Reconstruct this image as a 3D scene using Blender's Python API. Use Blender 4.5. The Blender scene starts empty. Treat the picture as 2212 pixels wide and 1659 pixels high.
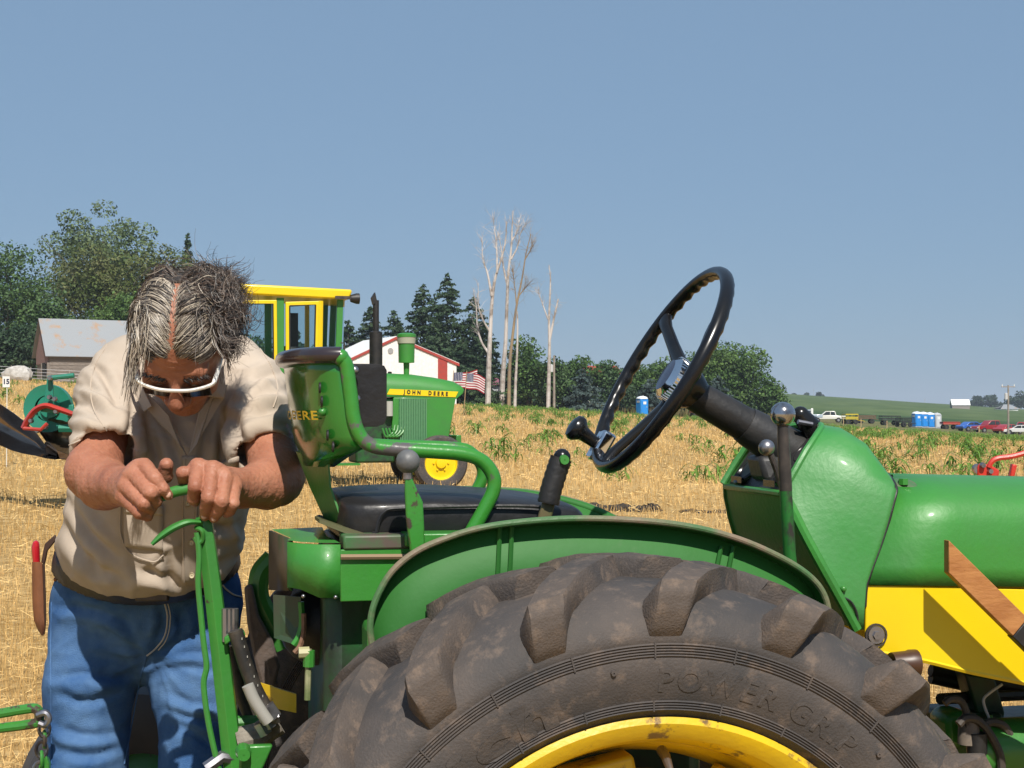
import bpy, bmesh, math, random
import numpy as np
from mathutils import Vector, Matrix
from mathutils.bvhtree import BVHTree

# ------------------------------------------------------------------ camera, sky, sun, exposure
scene = bpy.context.scene
COL = scene.collection
F, CX, HY, H = 3320.0, 1106.0, 890.0, 1.48      # focal length, centre column, horizon row (units of a 2212-wide frame), eye height
R = math.radians

cam_data = bpy.data.cameras.new('camera')
cam_data.sensor_width = 36.0
cam_data.lens = 36.0 * F / 2212.0
cam_data.shift_y = (HY - 829.5) / 2212.0
cam_data.clip_start = 0.05
cam_data.clip_end = 12000
cam = bpy.data.objects.new('camera', cam_data)
COL.objects.link(cam)
cam.location = (0, 0, H)
cam.rotation_euler = (R(90), 0, 0)
scene.camera = cam

SUN_EL, SUN_AZ = 50.0, 169.0      # azimuth clockwise from +Y: behind the camera, a little to the right
world = bpy.data.worlds.new('World')
scene.world = world
world.use_nodes = True
wn = world.node_tree
wn.nodes.clear()
sky = wn.nodes.new('ShaderNodeTexSky')
sky.sky_type = 'NISHITA'
sky.sun_disc = False
sky.sun_elevation = R(SUN_EL)
sky.sun_rotation = R(SUN_AZ)
sky.altitude = 300
sky.air_density = 1.0
sky.dust_density = 0.6
sky.ozone_density = 4.0
bg = wn.nodes.new('ShaderNodeBackground')
bg.inputs['Strength'].default_value = 0.085
hsv = wn.nodes.new('ShaderNodeHueSaturation')
hsv.inputs['Saturation'].default_value = 1.0
wo = wn.nodes.new('ShaderNodeOutputWorld')
wn.links.new(sky.outputs[0], hsv.inputs['Color'])
# a thick even summer haze layer veils the clear sky
veil = wn.nodes.new('ShaderNodeMix'); veil.data_type = 'RGBA'; veil.inputs['Factor'].default_value = 0.78
veil.inputs['B'].default_value = (2.12, 3.34, 4.92, 1)
wn.links.new(hsv.outputs[0], veil.inputs['A'])
wn.links.new(veil.outputs['Result'], bg.inputs[0])
wn.links.new(bg.outputs[0], wo.inputs[0])

sun_data = bpy.data.lights.new('sun', 'SUN')
sun_data.energy = 4.8
sun_data.angle = R(0.55)
sun_data.color = (1.0, 0.94, 0.85)
sun = bpy.data.objects.new('sun', sun_data)
COL.objects.link(sun)
to_sun = Vector((math.sin(R(SUN_AZ)) * math.cos(R(SUN_EL)), math.cos(R(SUN_AZ)) * math.cos(R(SUN_EL)), math.sin(R(SUN_EL))))
sun.rotation_euler = to_sun.to_track_quat('Z', 'Y').to_euler()
sun.location = to_sun * 30

scene.view_settings.view_transform = 'Standard'
scene.view_settings.look = 'None'
scene.view_settings.gamma = 1.0
scene.view_settings.exposure = 0.30
scene.view_settings.use_curve_mapping = False
scene.render.engine = 'CYCLES'
scene.cycles.use_denoising = True
scene.cycles.max_bounces = 6
scene.cycles.transparent_max_bounces = 12
scene.cycles.caustics_reflective = False
scene.cycles.caustics_refractive = False
scene.cycles.volume_bounces = 0

# ------------------------------------------------------------------ helpers
def P(x, y, d):
    """a point of the place at distance d along the view, from the row and column it shows at"""
    return Vector(((x - CX) * d / F, d, H + (HY - y) * d / F))

MATS = {}
def mat(name, col, rough=0.5, metal=0.0, col2=None, scale=6.0, lo=0.4, hi=0.62, detail=6.0, bump=0.0, bscale=60.0,
        coat=0.0, spec=0.5, island=0.0, transl=0.0, stretch=None, emission=0.0, rough2=None, col3=None, scale3=2.0, lo3=.55, hi3=.7):
    """procedural material: base colour varied by noise, optional bump, optional random shade per loose piece"""
    if name in MATS: return MATS[name]
    m = bpy.data.materials.new(name); m.use_nodes = True
    nt = m.node_tree; N = nt.nodes; L = nt.links
    N.clear()
    out = N.new('ShaderNodeOutputMaterial')
    b = N.new('ShaderNodeBsdfPrincipled')
    b.inputs['Roughness'].default_value = rough
    b.inputs['Metallic'].default_value = metal
    b.inputs['Specular IOR Level'].default_value = spec
    b.inputs['Coat Weight'].default_value = coat
    b.inputs['Coat Roughness'].default_value = 0.12
    tc = N.new('ShaderNodeTexCoord')
    vec = tc.outputs['Object']
    if stretch:
        mp = N.new('ShaderNodeMapping'); mp.inputs['Scale'].default_value = stretch
        L.new(vec, mp.inputs['Vector']); vec = mp.outputs[0]
    c = (*col, 1)
    cur = None
    rgb = N.new('ShaderNodeRGB'); rgb.outputs[0].default_value = c; cur = rgb.outputs[0]
    def noise(sc, a, z, det):
        n = N.new('ShaderNodeTexNoise'); n.inputs['Scale'].default_value = sc; n.inputs['Detail'].default_value = det
        n.inputs['Roughness'].default_value = 0.65
        L.new(vec, n.inputs['Vector'])
        mr = N.new('ShaderNodeMapRange'); mr.inputs['From Min'].default_value = a; mr.inputs['From Max'].default_value = z
        L.new(n.outputs['Fac'], mr.inputs['Value'])
        return mr.outputs[0]
    if col2 is not None:
        mx = N.new('ShaderNodeMix'); mx.data_type = 'RGBA'
        fac = noise(scale, lo, hi, detail)
        L.new(fac, mx.inputs['Factor']); L.new(cur, mx.inputs['A']); mx.inputs['B'].default_value = (*col2, 1)
        cur = mx.outputs['Result']
        if rough2 is not None:
            mr = N.new('ShaderNodeMapRange'); mr.inputs['To Min'].default_value = rough; mr.inputs['To Max'].default_value = rough2
            L.new(fac, mr.inputs['Value']); L.new(mr.outputs[0], b.inputs['Roughness'])
    if col3 is not None:
        mx = N.new('ShaderNodeMix'); mx.data_type = 'RGBA'
        fac = noise(scale3, lo3, hi3, 8)
        L.new(fac, mx.inputs['Factor']); L.new(cur, mx.inputs['A']); mx.inputs['B'].default_value = (*col3, 1)
        cur = mx.outputs['Result']
    if island:
        g = N.new('ShaderNodeNewGeometry')
        mr = N.new('ShaderNodeMapRange'); mr.inputs['To Min'].default_value = 1 - island; mr.inputs['To Max'].default_value = 1 + island
        L.new(g.outputs['Random Per Island'], mr.inputs['Value'])
        vm = N.new('ShaderNodeVectorMath'); vm.operation = 'SCALE'
        L.new(cur, vm.inputs[0]); L.new(mr.outputs[0], vm.inputs['Scale'])
        cur = vm.outputs[0]
    L.new(cur, b.inputs['Base Color'])
    if bump:
        n = N.new('ShaderNodeTexNoise'); n.inputs['Scale'].default_value = bscale; n.inputs['Detail'].default_value = 5
        L.new(vec, n.inputs['Vector'])
        bp = N.new('ShaderNodeBump'); bp.inputs['Strength'].default_value = bump; bp.inputs['Distance'].default_value = 0.01
        L.new(n.outputs['Fac'], bp.inputs['Height']); L.new(bp.outputs[0], b.inputs['Normal'])
    if emission:
        L.new(cur, b.inputs['Emission Color']); b.inputs['Emission Strength'].default_value = emission
    sh = b.outputs[0]
    if transl:
        t = N.new('ShaderNodeBsdfTranslucent'); L.new(cur, t.inputs['Color'])
        ms = N.new('ShaderNodeMixShader'); ms.inputs[0].default_value = transl
        L.new(sh, ms.inputs[1]); L.new(t.outputs[0], ms.inputs[2]); sh = ms.outputs[0]
    L.new(sh, out.inputs['Surface'])
    m['bsdf'] = b.name
    MATS[name] = m
    return m

def tag(o, label=None, cat=None, group=None, kind=None):
    if label: o['label'] = label
    if cat: o['category'] = cat
    if group: o['group'] = group
    if kind: o['kind'] = kind
    return o

def empty(name, loc=(0, 0, 0), rz=0.0, label=None, cat=None, group=None):
    o = bpy.data.objects.new(name, None)
    o.empty_display_size = 0.1
    COL.objects.link(o); o.location = loc; o.rotation_euler = (0, 0, rz)
    return tag(o, label, cat, group)

def place(o, parent):
    COL.objects.link(o)
    if parent is not None: o.parent = parent
    return o

def mesh_np(name, V, Fc, smooth=False, sharp=None):
    """mesh from numpy verts and equal-size faces"""
    V = np.asarray(V, dtype=np.float32); Fc = np.asarray(Fc, dtype=np.int32)
    me = bpy.data.meshes.new(name)
    k = Fc.shape[1]
    me.vertices.add(len(V)); me.vertices.foreach_set('co', V.ravel())
    me.loops.add(Fc.size); me.loops.foreach_set('vertex_index', Fc.ravel())
    me.polygons.add(len(Fc))
    me.polygons.foreach_set('loop_start', np.arange(0, Fc.size, k, dtype=np.int32))
    me.polygons.foreach_set('loop_total', np.full(len(Fc), k, dtype=np.int32))
    if smooth: me.polygons.foreach_set('use_smooth', np.ones(len(Fc), dtype=bool))
    me.update(calc_edges=True); me.validate()
    return me

def obj_np(name, V, Fc, m, parent=None, smooth=False):
    me = mesh_np(name, V, Fc, smooth); me.materials.append(m)
    return place(bpy.data.objects.new(name, me), parent)

class MB:
    """collects shapes, then links them as one mesh object"""
    def __init__(s): s.v = []; s.f = []
    def add(s, vs, fs):
        b = len(s.v); s.v += [tuple(v) for v in vs]; s.f += [tuple(i + b for i in f) for f in fs]; return s
    def box(s, lo, hi, M=None):
        x0, y0, z0 = lo; x1, y1, z1 = hi
        vs = [Vector(p) for p in ((x0,y0,z0),(x1,y0,z0),(x1,y1,z0),(x0,y1,z0),(x0,y0,z1),(x1,y0,z1),(x1,y1,z1),(x0,y1,z1))]
        if M is not None: vs = [M @ v for v in vs]
        return s.add(vs, [(0,3,2,1),(4,5,6,7),(0,1,5,4),(1,2,6,5),(2,3,7,6),(3,0,4,7)])
    def tube(s, pts, rad, n=10, cap=True, flat=1.0):
        pts = [Vector(p) for p in pts]
        if not hasattr(rad, '__len__'): rad = [rad] * len(pts)
        rings = []
        up = None
        for i, p in enumerate(pts):
            t = (pts[min(i + 1, len(pts) - 1)] - pts[max(i - 1, 0)])
            if t.length < 1e-9: t = Vector((0, 0, 1))
            t.normalize()
            if up is None:
                up = Vector((0, 0, 1)) if abs(t.z) < 0.9 else Vector((1, 0, 0))
            a = t.cross(up); 
            if a.length < 1e-6: a = t.orthogonal()
            a.normalize(); b2 = a.cross(t).normalized(); up = b2
            rings.append([p + a * math.cos(2 * math.pi * k / n) * rad[i] + b2 * math.sin(2 * math.pi * k / n) * rad[i] * flat for k in range(n)])
        return s.loft(rings, closed=True, cap=cap)
    def loft(s, rings, closed=True, cap=False):
        n = len(rings[0]); vs = [v for r in rings for v in r]; fs = []
        for i in range(len(rings) - 1):
            for k in range(n if closed else n - 1):
                k2 = (k + 1) % n
                fs.append((i*n+k, i*n+k2, (i+1)*n+k2, (i+1)*n+k))
        if cap:
            fs.append(tuple(reversed(range(n)))); fs.append(tuple((len(rings)-1)*n + k for k in range(n)))
        return s.add(vs, fs)
    def lathe(s, prof, axis='y', c=(0, 0, 0), n=32, a0=0.0, a1=2 * math.pi):
        """prof: list of (along, radius)"""
        full = abs(a1 - a0 - 2 * math.pi) < 1e-6
        rings = []
        for k in range(n if full else n + 1):
            a = a0 + (a1 - a0) * k / n; ca, sa = math.cos(a), math.sin(a)
            r_ = []
            for (t, r) in prof:
                if axis == 'y': p = (r * ca, t, r * sa)
                elif axis == 'z': p = (r * ca, r * sa, t)
                else: p = (t, r * ca, r * sa)
                r_.append(Vector(p) + Vector(c))
            rings.append(r_)
        m = len(prof); vs = [v for r in rings for v in r]; fs = []
        K = len(rings)
        for k in range(K if full else K - 1):
            k2 = (k + 1) % K
            for j in range(m - 1):
                fs.append((k*m+j, k*m+j+1, k2*m+j+1, k2*m+j))
        return s.add(vs, fs)
    def sphere(s, c, r, n=16, sq=(1, 1, 1)):
        c = Vector(c); rings = []
        m = max(6, n // 2)
        for i in range(1, m):
            th = math.pi * i / m
            rings.append([c + Vector((r*sq[0]*math.sin(th)*math.cos(2*math.pi*k/n), r*sq[1]*math.sin(th)*math.sin(2*math.pi*k/n), r*sq[2]*math.cos(th))) for k in range(n)])
        b = len(s.v); s.loft(rings)
        top = len(s.v); s.v.append(tuple(c + Vector((0, 0, r*sq[2])))); s.v.append(tuple(c - Vector((0, 0, r*sq[2]))))
        for k in range(n):
            s.f.append((b + (k + 1) % n, b + k, top)); s.f.append((b + (m-2)*n + k, b + (m-2)*n + (k+1) % n, top + 1))
        return s
    def prism(s, poly, off):
        """closed polygon of 3D points swept by the vector off"""
        n = len(poly); off = Vector(off)
        vs = [Vector(p) for p in poly] + [Vector(p) + off for p in poly]
        fs = [tuple(range(n)), tuple(reversed(range(n, 2*n)))] + [(k, k + n, (k+1) % n + n, (k+1) % n) for k in range(n)]
        return s.add(vs, fs)
    def build(s, name, m, parent=None, smooth=True, ang=35, bevel=0.0, seg=2, sub=0):
        me = bpy.data.meshes.new(name); me.from_pydata(s.v, [], s.f); me.materials.append(m)
        bm = bmesh.new(); bm.from_mesh(me); bmesh.ops.recalc_face_normals(bm, faces=bm.faces); bm.to_mesh(me); bm.free()
        if smooth:
            me.polygons.foreach_set('use_smooth', [True] * len(me.polygons)); me.set_sharp_from_angle(angle=R(ang))
        o = place(bpy.data.objects.new(name, me), parent)
        if bevel:
            b = o.modifiers.new('bevel', 'BEVEL'); b.width = bevel; b.segments = seg; b.limit_method = 'ANGLE'; b.angle_limit = R(30)
            b.harden_normals = False
        if sub:
            b = o.modifiers.new('sub', 'SUBSURF'); b.levels = sub; b.render_levels = sub
        return o

def spline(pts, n=8):
    """Catmull-Rom through the points"""
    pts = [Vector(p) for p in pts]; out = []
    q = [pts[0] * 2 - pts[1]] + pts + [pts[-1] * 2 - pts[-2]]
    for i in range(1, len(q) - 2):
        a, b, c, d = q[i-1], q[i], q[i+1], q[i+2]
        for k in range(n):
            t = k / n
            out.append(0.5 * ((2*b) + (c-a)*t + (2*a-5*b+4*c-d)*t*t + (3*b-a-3*c+d)*t*t*t))
    out.append(pts[-1]); return out

def text_mesh(txt, size=1.0, extrude=0.0, bold=0.0, space=1.0):
    """lettering as mesh verts/faces lying in XY, centred"""
    cu = bpy.data.curves.new('lettering', 'FONT'); cu.body = txt; cu.size = size; cu.extrude = extrude; cu.offset = bold
    cu.space_character = space; cu.align_x = 'CENTER'; cu.align_y = 'CENTER'; cu.resolution_u = 4
    o = bpy.data.objects.new('lettering', cu); COL.objects.link(o)
    dg = bpy.context.evaluated_depsgraph_get(); dg.update()
    me = o.evaluated_get(dg).to_mesh()
    v = [Vector(p.co) for p in me.vertices]; f = [tuple(p.vertices) for p in me.polygons]
    o.evaluated_get(dg).to_mesh_clear()
    bpy.data.objects.remove(o); bpy.data.curves.remove(cu)
    return v, f

def letters(v, f):
    """split lettering into its characters: pieces whose widths overlap belong together"""
    par = list(range(len(v)))
    def find(a):
        while par[a] != a: par[a] = par[par[a]]; a = par[a]
        return a
    for fc_ in f:
        for i in fc_[1:]: par[find(i)] = find(fc_[0])
    isl = {}
    for i in range(len(v)): isl.setdefault(find(i), []).append(i)
    sp = sorted(((min(v[i].x for i in k), max(v[i].x for i in k), k) for k in isl.values()), key=lambda t: t[0]); out = []
    for a, b, k in sp:
        if out and a < out[-1][1] - 1e-4: out[-1][2].extend(k); out[-1][1] = max(out[-1][1], b)
        else: out.append([a, b, list(k)])
    res = []
    for _, _, k in out:
        mp = {i: n for n, i in enumerate(k)}; res.append(([v[i] for i in k], [tuple(mp[i] for i in fc_) for fc_ in f if fc_[0] in mp]))
    return res

def copy_tree(o, parent=None):
    c = o.copy(); COL.objects.link(c)
    if parent is not None: c.parent = parent
    for ch in o.children: copy_tree(ch, c)
    return c

# value noise for shaping meshes
_rng = np.random.default_rng(5)
_lat = _rng.random((32, 32, 32)).astype(np.float32)
def vnoise(p):
    p = np.asarray(p, dtype=np.float32); i = np.floor(p).astype(np.int32); f = p - i; f = f * f * (3 - 2 * f)
    x0, y0, z0 = (i[:, 0] & 31), (i[:, 1] & 31), (i[:, 2] & 31); x1, y1, z1 = (x0+1) & 31, (y0+1) & 31, (z0+1) & 31
    fx, fy, fz = f[:, 0], f[:, 1], f[:, 2]
    def l(a, b, t): return a + (b - a) * t
    return l(l(l(_lat[x0,y0,z0], _lat[x1,y0,z0], fx), l(_lat[x0,y1,z0], _lat[x1,y1,z0], fx), fy),
             l(l(_lat[x0,y0,z1], _lat[x1,y0,z1], fx), l(_lat[x0,y1,z1], _lat[x1,y1,z1], fx), fy), fz) * 2 - 1
# ------------------------------------------------------------------ ground
GY = [-60, 4, 9, 14, 22, 50, 120, 190, 260, 420, 900, 1500, 6000]
GZ = [.05, .05, .10, .19, .40, .80, 1.55, 2.05, 2.4, 6.0, 23.0, 8.0, -20.0]
SY = [-60, 6, 22, 60, 120, 190, 260, 420, 900, 1500, 6000]
SS = [0, 0, -.022, -.045, -.058, -.060, -.045, -.052, -.066, -.03, 0]
def ground(x, y):
    x = np.asarray(x, dtype=float); y = np.asarray(y, dtype=float)
    z = np.interp(y, GY, GZ) + np.interp(y, SY, SS) * np.clip(x, -260, 420)
    z = z + 0.02 * np.sin(x * .9 + y * .31) * np.clip((y - 8) / 20, 0, 1) + .03 * np.sin(x * .21 - y * .13) * np.clip((y - 20) / 40, 0, 1)
    return z
def gz(x, y): return float(ground(x, y))
def on_ground(px, d): 
    X = (px - CX) * d / F
    return Vector((X, d, gz(X, d)))

def ground_material():
    m = bpy.data.materials.new('stubble soil and far crops'); m.use_nodes = True
    nt = m.node_tree; N = nt.nodes; L = nt.links; b = N['Principled BSDF']
    b.inputs['Roughness'].default_value = 0.9; b.inputs['Specular IOR Level'].default_value = 0.15
    geo = N.new('ShaderNodeNewGeometry'); sep = N.new('ShaderNodeSeparateXYZ'); L.new(geo.outputs['Position'], sep.inputs[0])
    def noise(sc, det=6, vec=None):
        n = N.new('ShaderNodeTexNoise'); n.inputs['Scale'].default_value = sc; n.inputs['Detail'].default_value = det
        L.new(vec if vec is not None else geo.outputs['Position'], n.inputs['Vector']); return n.outputs['Fac']
    def rng(v, a, z, lo=0.0, hi=1.0):
        r = N.new('ShaderNodeMapRange'); r.inputs['From Min'].default_value = a; r.inputs['From Max'].default_value = z
        r.inputs['To Min'].default_value = lo; r.inputs['To Max'].default_value = hi; L.new(v, r.inputs['Value']); return r.outputs[0]
    def mix(f, a, c):
        x = N.new('ShaderNodeMix'); x.data_type = 'RGBA'
        L.new(f, x.inputs['Factor'])
        for k, s in (('A', a), ('B', c)):
            if isinstance(s, tuple): x.inputs[k].default_value = (*s, 1)
            else: L.new(s, x.inputs[k])
        return x.outputs['Result']
    # straw covered soil: pale gold straw, darker soil in patches, drill rows
    mp = N.new('ShaderNodeMapping'); mp.inputs['Scale'].default_value = (1.2, 9.0, 1); mp.inputs['Rotation'].default_value = (0, 0, R(8))
    L.new(geo.outputs['Position'], mp.inputs['Vector'])
    straw = mix(rng(noise(14, 8), .35, .68), (.22, .135, .05), (.50, .335, .135))
    straw = mix(rng(noise(1.4, 5, mp.outputs[0]), .45, .72), straw, (.53, .375, .175))
    straw = mix(rng(noise(.06, 3), .45, .7), straw, (.52, .35, .15))
    # strip of grass at the field's end, then a dark crop and a paler one
    wob = noise(.03, 3)
    yy = N.new('ShaderNodeMath'); yy.operation = 'MULTIPLY_ADD'; yy.inputs[1].default_value = 40.0
    L.new(wob, yy.inputs[0]); L.new(sep.outputs['Y'], yy.inputs[2])
    grass = mix(rng(noise(.35, 6), .4, .65), (.085, .11, .032), (.20, .16, .07))
    dark = mix(rng(noise(.1, 6), .4, .6), (.028, .062, .018), (.05, .09, .025))
    mp2 = N.new('ShaderNodeMapping'); mp2.inputs['Scale'].default_value = (.05, .012, 1); mp2.inputs['Rotation'].default_value = (0, 0, R(-20))
    L.new(geo.outputs['Position'], mp2.inputs['Vector'])
    pale = mix(rng(noise(1.0, 7, mp2.outputs[0]), .4, .65), (.060, .098, .028), (.095, .135, .045))
    c = mix(rng(yy.outputs[0], 205, 215), straw, grass)
    c = mix(rng(yy.outputs[0], 292, 300), c, dark)
    c = mix(rng(yy.outputs[0], 430, 445), c, pale)
    L.new(c, b.inputs['Base Color'])
    bp = N.new('ShaderNodeBump'); bp.inputs['Strength'].default_value = .7; bp.inputs['Distance'].default_value = .04
    L.new(noise(30, 8), bp.inputs['Height']); L.new(bp.outputs[0], b.inputs['Normal'])
    return m

def warped(n, lo, hi, k):
    t = np.linspace(-1, 1, n); s = np.sinh(k * t) / math.sinh(k)
    return np.where(s < 0, -s * lo, s * hi)
gx = warped(221, -3500, 3500, 7.0); gy = warped(261, -3000, 6000, 7.2)
XX, YY = np.meshgrid(gx, gy); ZZ = ground(XX, YY)
nx, ny = len(gx), len(gy)
idx = np.arange(nx * ny).reshape(ny, nx)
fc = np.stack([idx[:-1, :-1], idx[:-1, 1:], idx[1:, 1:], idx[1:, :-1]], -1).reshape(-1, 4)
g = obj_np('field', np.stack([XX, YY, ZZ], -1).reshape(-1, 3), fc, ground_material(), smooth=True)
tag(g, kind='structure')

rng = np.random.default_rng(11)
# --- standing stubble and loose straw lying on it
def blades(x, y, h, w, lean, rs):
    n = len(x); z = ground(x, y)
    a = rs.random(n) * 2 * math.pi; ld = rs.random(n) * 2 * math.pi; la = np.abs(rs.normal(0, lean, n))
    dx, dy = np.cos(a) * w / 2, np.sin(a) * w / 2
    tx, ty, tz = np.cos(ld) * np.sin(la) * h, np.sin(ld) * np.sin(la) * h, np.cos(la) * h
    b0 = np.stack([x - dx, y - dy, z - .01], -1); b1 = np.stack([x + dx, y + dy, z - .01], -1)
    t0 = np.stack([x + tx + dx * .6, y + ty + dy * .6, z + tz], -1); t1 = np.stack([x + tx - dx * .6, y + ty - dy * .6, z + tz], -1)
    V = np.stack([b0, b1, t0, t1], 1).reshape(-1, 3); Fq = np.arange(n * 4).reshape(-1, 4)
    return V, Fq
def wedge(n, y0, y1, spread, rs, row=0.19):
    y = np.sqrt(rs.random(n) * (y1**2 - y0**2) + y0**2); x = (rs.random(n) * 2 - 1) * spread * y
    # drill rows running nearly across the view
    u = y * math.cos(R(8)) - x * math.sin(R(8)); v = x * math.cos(R(8)) + y * math.sin(R(8))
    u = np.round(u / row) * row + rs.normal(0, row * .17, n)
    return v * math.cos(R(8)) - u * math.sin(R(8)), u * math.cos(R(8)) + v * math.sin(R(8))
VS, FS = [], []; base = 0
def push(V, Fq):
    global base
    VS.append(V); FS.append(Fq + base); base += len(V)
n = 215000
y = 3.2 * (188 / 3.2) ** rng.random(n); x = (rng.random(n) * 2 - 1) * .46 * y
rot = R(8); row = .19
u = y * math.cos(rot) - x * math.sin(rot); v = x * math.cos(rot) + y * math.sin(rot)
ur = np.round(u / row) * row + rng.normal(0, row * .17, n); u = np.where(y < 45, ur, u)
x, y = v * math.cos(rot) - u * math.sin(rot), u * math.cos(rot) + v * math.sin(rot)
k = vnoise(np.stack([x * .5, y * .5, x * 0], -1)) * .25 + 1
push(*blades(x, y, (.11 + .0004 * y) * k * (0.5 + .65 * rng.random(n)), np.maximum(.0034, .00040 * y) * (.6 + .7 * rng.random(n)), .30, rng))
straw_mat = mat('dry straw', (.66, .45, .19), rough=.75, spec=.2, island=.36, transl=.2, col2=(.47, .295, .10), scale=.9, stretch=(.22, 1.6, 1), col3=(.72, .50, .22), scale3=.35, lo3=.48, hi3=.65)
o = obj_np('stubble', np.concatenate(VS), np.concatenate(FS), straw_mat)
tag(o, 'short golden wheat stubble covering the harvested field', 'stubble', kind='stuff')
# loose straw
n = 60000
y = 3.0 * (70 / 3.0) ** rng.random(n); x = (rng.random(n) * 2 - 1) * .46 * y
z = ground(x, y) + .005 + .10 * rng.random(n) ** 1.5
a = rng.random(n) * 2 * math.pi; el = rng.normal(0, .35, n); ln = .025 + .10 * rng.random(n) ** 2; w = np.maximum(.0016, .00022 * y)
dx, dy, dz = np.cos(a) * np.cos(el) * ln, np.sin(a) * np.cos(el) * ln, np.sin(el) * ln
c0 = np.stack([x, y, z], -1); d = np.stack([dx, dy, dz], -1) / 2; up = np.stack([-np.sin(a) * w * .7, np.cos(a) * w * .7, w], -1) * .7
V = np.stack([c0 - d - up, c0 + d - up, c0 + d + up, c0 - d + up], 1).reshape(-1, 3)
o = obj_np('loose_straw', V, np.arange(n * 4).reshape(-1, 4), mat('bright straw', (.68, .475, .20), rough=.7, spec=.3, island=.35, transl=.15))
tag(o, 'loose pale straw lying over the stubble', 'straw', kind='stuff')

# --- ragged ridge of turned dark soil behind the tractor
def soil_ridge(name, pts, w, h, label, seed):
    rs = np.random.default_rng(seed); mb = MB(); path = spline(pts, 18); rings = []
    for i, p in enumerate(path):
        e = min(1, i / 4, (len(path) - 1 - i) / 4); hh = h * (.8 + .25 * (.5 + .5 * math.sin(i * .37 + seed)) + .25 * rs.random()) * (.1 + .9 * e); ww = w * (.8 + .35 * rs.random())
        zz = gz(p.x, p.y)
        rings.append([Vector((p.x + rs.normal(0, .02), p.y + ww * math.cos(t) + rs.normal(0, .015), zz - .03 + hh * max(0, math.sin(t)) * (1 + .06 * rs.normal()))) for t in np.linspace(0, math.pi, 9)])
    mb.loft(rings, closed=False)
    o = mb.build(name, mat('turned black soil', (.030, .022, .016), rough=.95, col2=(.06, .045, .03), scale=20, bump=1, bscale=40), ang=60)
    return tag(o, label, 'soil ridge')
soil_ridge('soil_ridge', [on_ground(1215, 18.7), on_ground(1300, 18.6), on_ground(1370, 18.5), on_ground(1430, 18.6)], .16, .095, 'ragged dark soil ridge turned up behind the black brake lever', 3)
soil_ridge('soil_ridge', [on_ground(1455, 18.4), on_ground(1530, 18.4), on_ground(1600, 18.4), on_ground(1700, 18.3)], .12, .055, 'low dark soil ridge left of the instrument cowl', 4)

# --- volunteer corn
def corn_mesh(seed, leaves):
    rs = np.random.default_rng(seed); V, Fq = [], []
    def strip(path, wid, side):
        b = len(V)
        for p, w in zip(path, wid): V.append(p - side * w); V.append(p + side * w)
        for i in range(len(path) - 1): Fq.append((b+2*i, b+2*i+1, b+2*i+3, b+2*i+2))
    for st in range(rs.integers(2, 4)):
        o0 = np.array([rs.normal(0, .10), rs.normal(0, .10), 0.0]); hh = .30 + .22 * rs.random()
        strip([o0 - [0, 0, .03], o0 + [.01, 0, hh * .8]], [.012, .007], np.array([1., 0, 0]))
        strip([o0 - [0, 0, .03], o0 + [.01, 0, hh * .8]], [.012, .007], np.array([0., 1, 0]))
        for k in range(leaves):
            a = rs.random() * 2 * math.pi; d = np.array([math.cos(a), math.sin(a), 0]); side = np.array([-d[1], d[0], 0])
            z0 = hh * (.12 + .75 * k / leaves); ln = .28 + .26 * rs.random(); rise = .16 + .22 * rs.random(); droop = .30 + .35 * rs.random()
            ts = np.linspace(0, 1, 6)
            path = [o0 + d * ln * t + np.array([0, 0, z0 + rise * t - droop * t * t * t]) + side * .04 * math.sin(3 * t + k) for t in ts]
            strip(path, [.014 * 1.0, .024, .026, .022, .014, .002], side)
    return mesh_np('corn_plant', V, Fq, smooth=False)
corn_mat = mat('corn leaf', (.115, .24, .034), rough=.5, spec=.3, island=.35, transl=.35, col2=(.19, .30, .055), scale=3)
corn_meshes = []
for i in range(6):
    me = corn_mesh(40 + i, 5 + i % 3); me.materials.append(corn_mat); corn_meshes.append(me)
rs = np.random.default_rng(77)
spots = []
for (px, d, s) in ((1515, 24.5, 1.0), (1340, 24.0, .9), (1500, 25, .9), (1545, 25.5, .9), (1075, 30, 1.0), (1110, 29.5, .9), (1250, 33, .8), (1090, 35, 1.2), (1135, 36, 1.0), (1060, 34, 1.0), (1345, 33, .8),
                   (1930, 26.5, 1.2), (1900, 31, 1.3), (1870, 36, 1.4), (2010, 29, 1.0), (2090, 25, .9), (1830, 40, 1.3), (1960, 35, 1.2), (2150, 31, 1.1), (2195, 36, 1.0), (1230, 27.5, .7), (1170, 41, 1.1), (1240, 43, 1.0)):
    spots.append((px, d, s * .78))
def corn_density(px, d):
    base = .22 + .40 * min(1, max(0, (d - 35) / 60)) + .22 * min(1, max(0, (d - 130) / 50))
    if px > 1750: base = max(base, .55)
    n_ = vnoise(np.array([[px * .011 + d * .03, d * .09, 3.3]]))[0]
    return max(0, base + n_ * .8 - .1)
while len(spots) < 1500:
    d = 22 + 160 * rs.random() ** .75; px = rs.uniform(0, 2330)
    if px < 1000 and rs.random() < .75: continue
    if px < 1330 and d < 38 and rs.random() < .9: continue
    if rs.random() < corn_density(px, d): spots.append((px, d, .62 + .45 * rs.random()))
shown = [s for s in spots if s[0] > 960]; hidden_ = [s for s in spots if s[0] <= 960]
shown.sort(key=lambda s: s[1])
named = {(1515, 24.5): 'largest corn clump in the open stubble, left of the instrument cowl', (1340, 24.0): 'small corn plant below the spinner knob of the steering wheel', (1075, 30): 'corn plant just right of the cab tractor front, nearest the frame rail',
         (1250, 33): 'lone small corn plant midway between the seat and the steering wheel', (1930, 26.5): 'corn plant directly above the dash end of the bonnet', (2090, 25): 'corn plant left of the bright red implement lever', (1345, 33): 'corn plant showing inside the lower steering wheel rim'}
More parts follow.
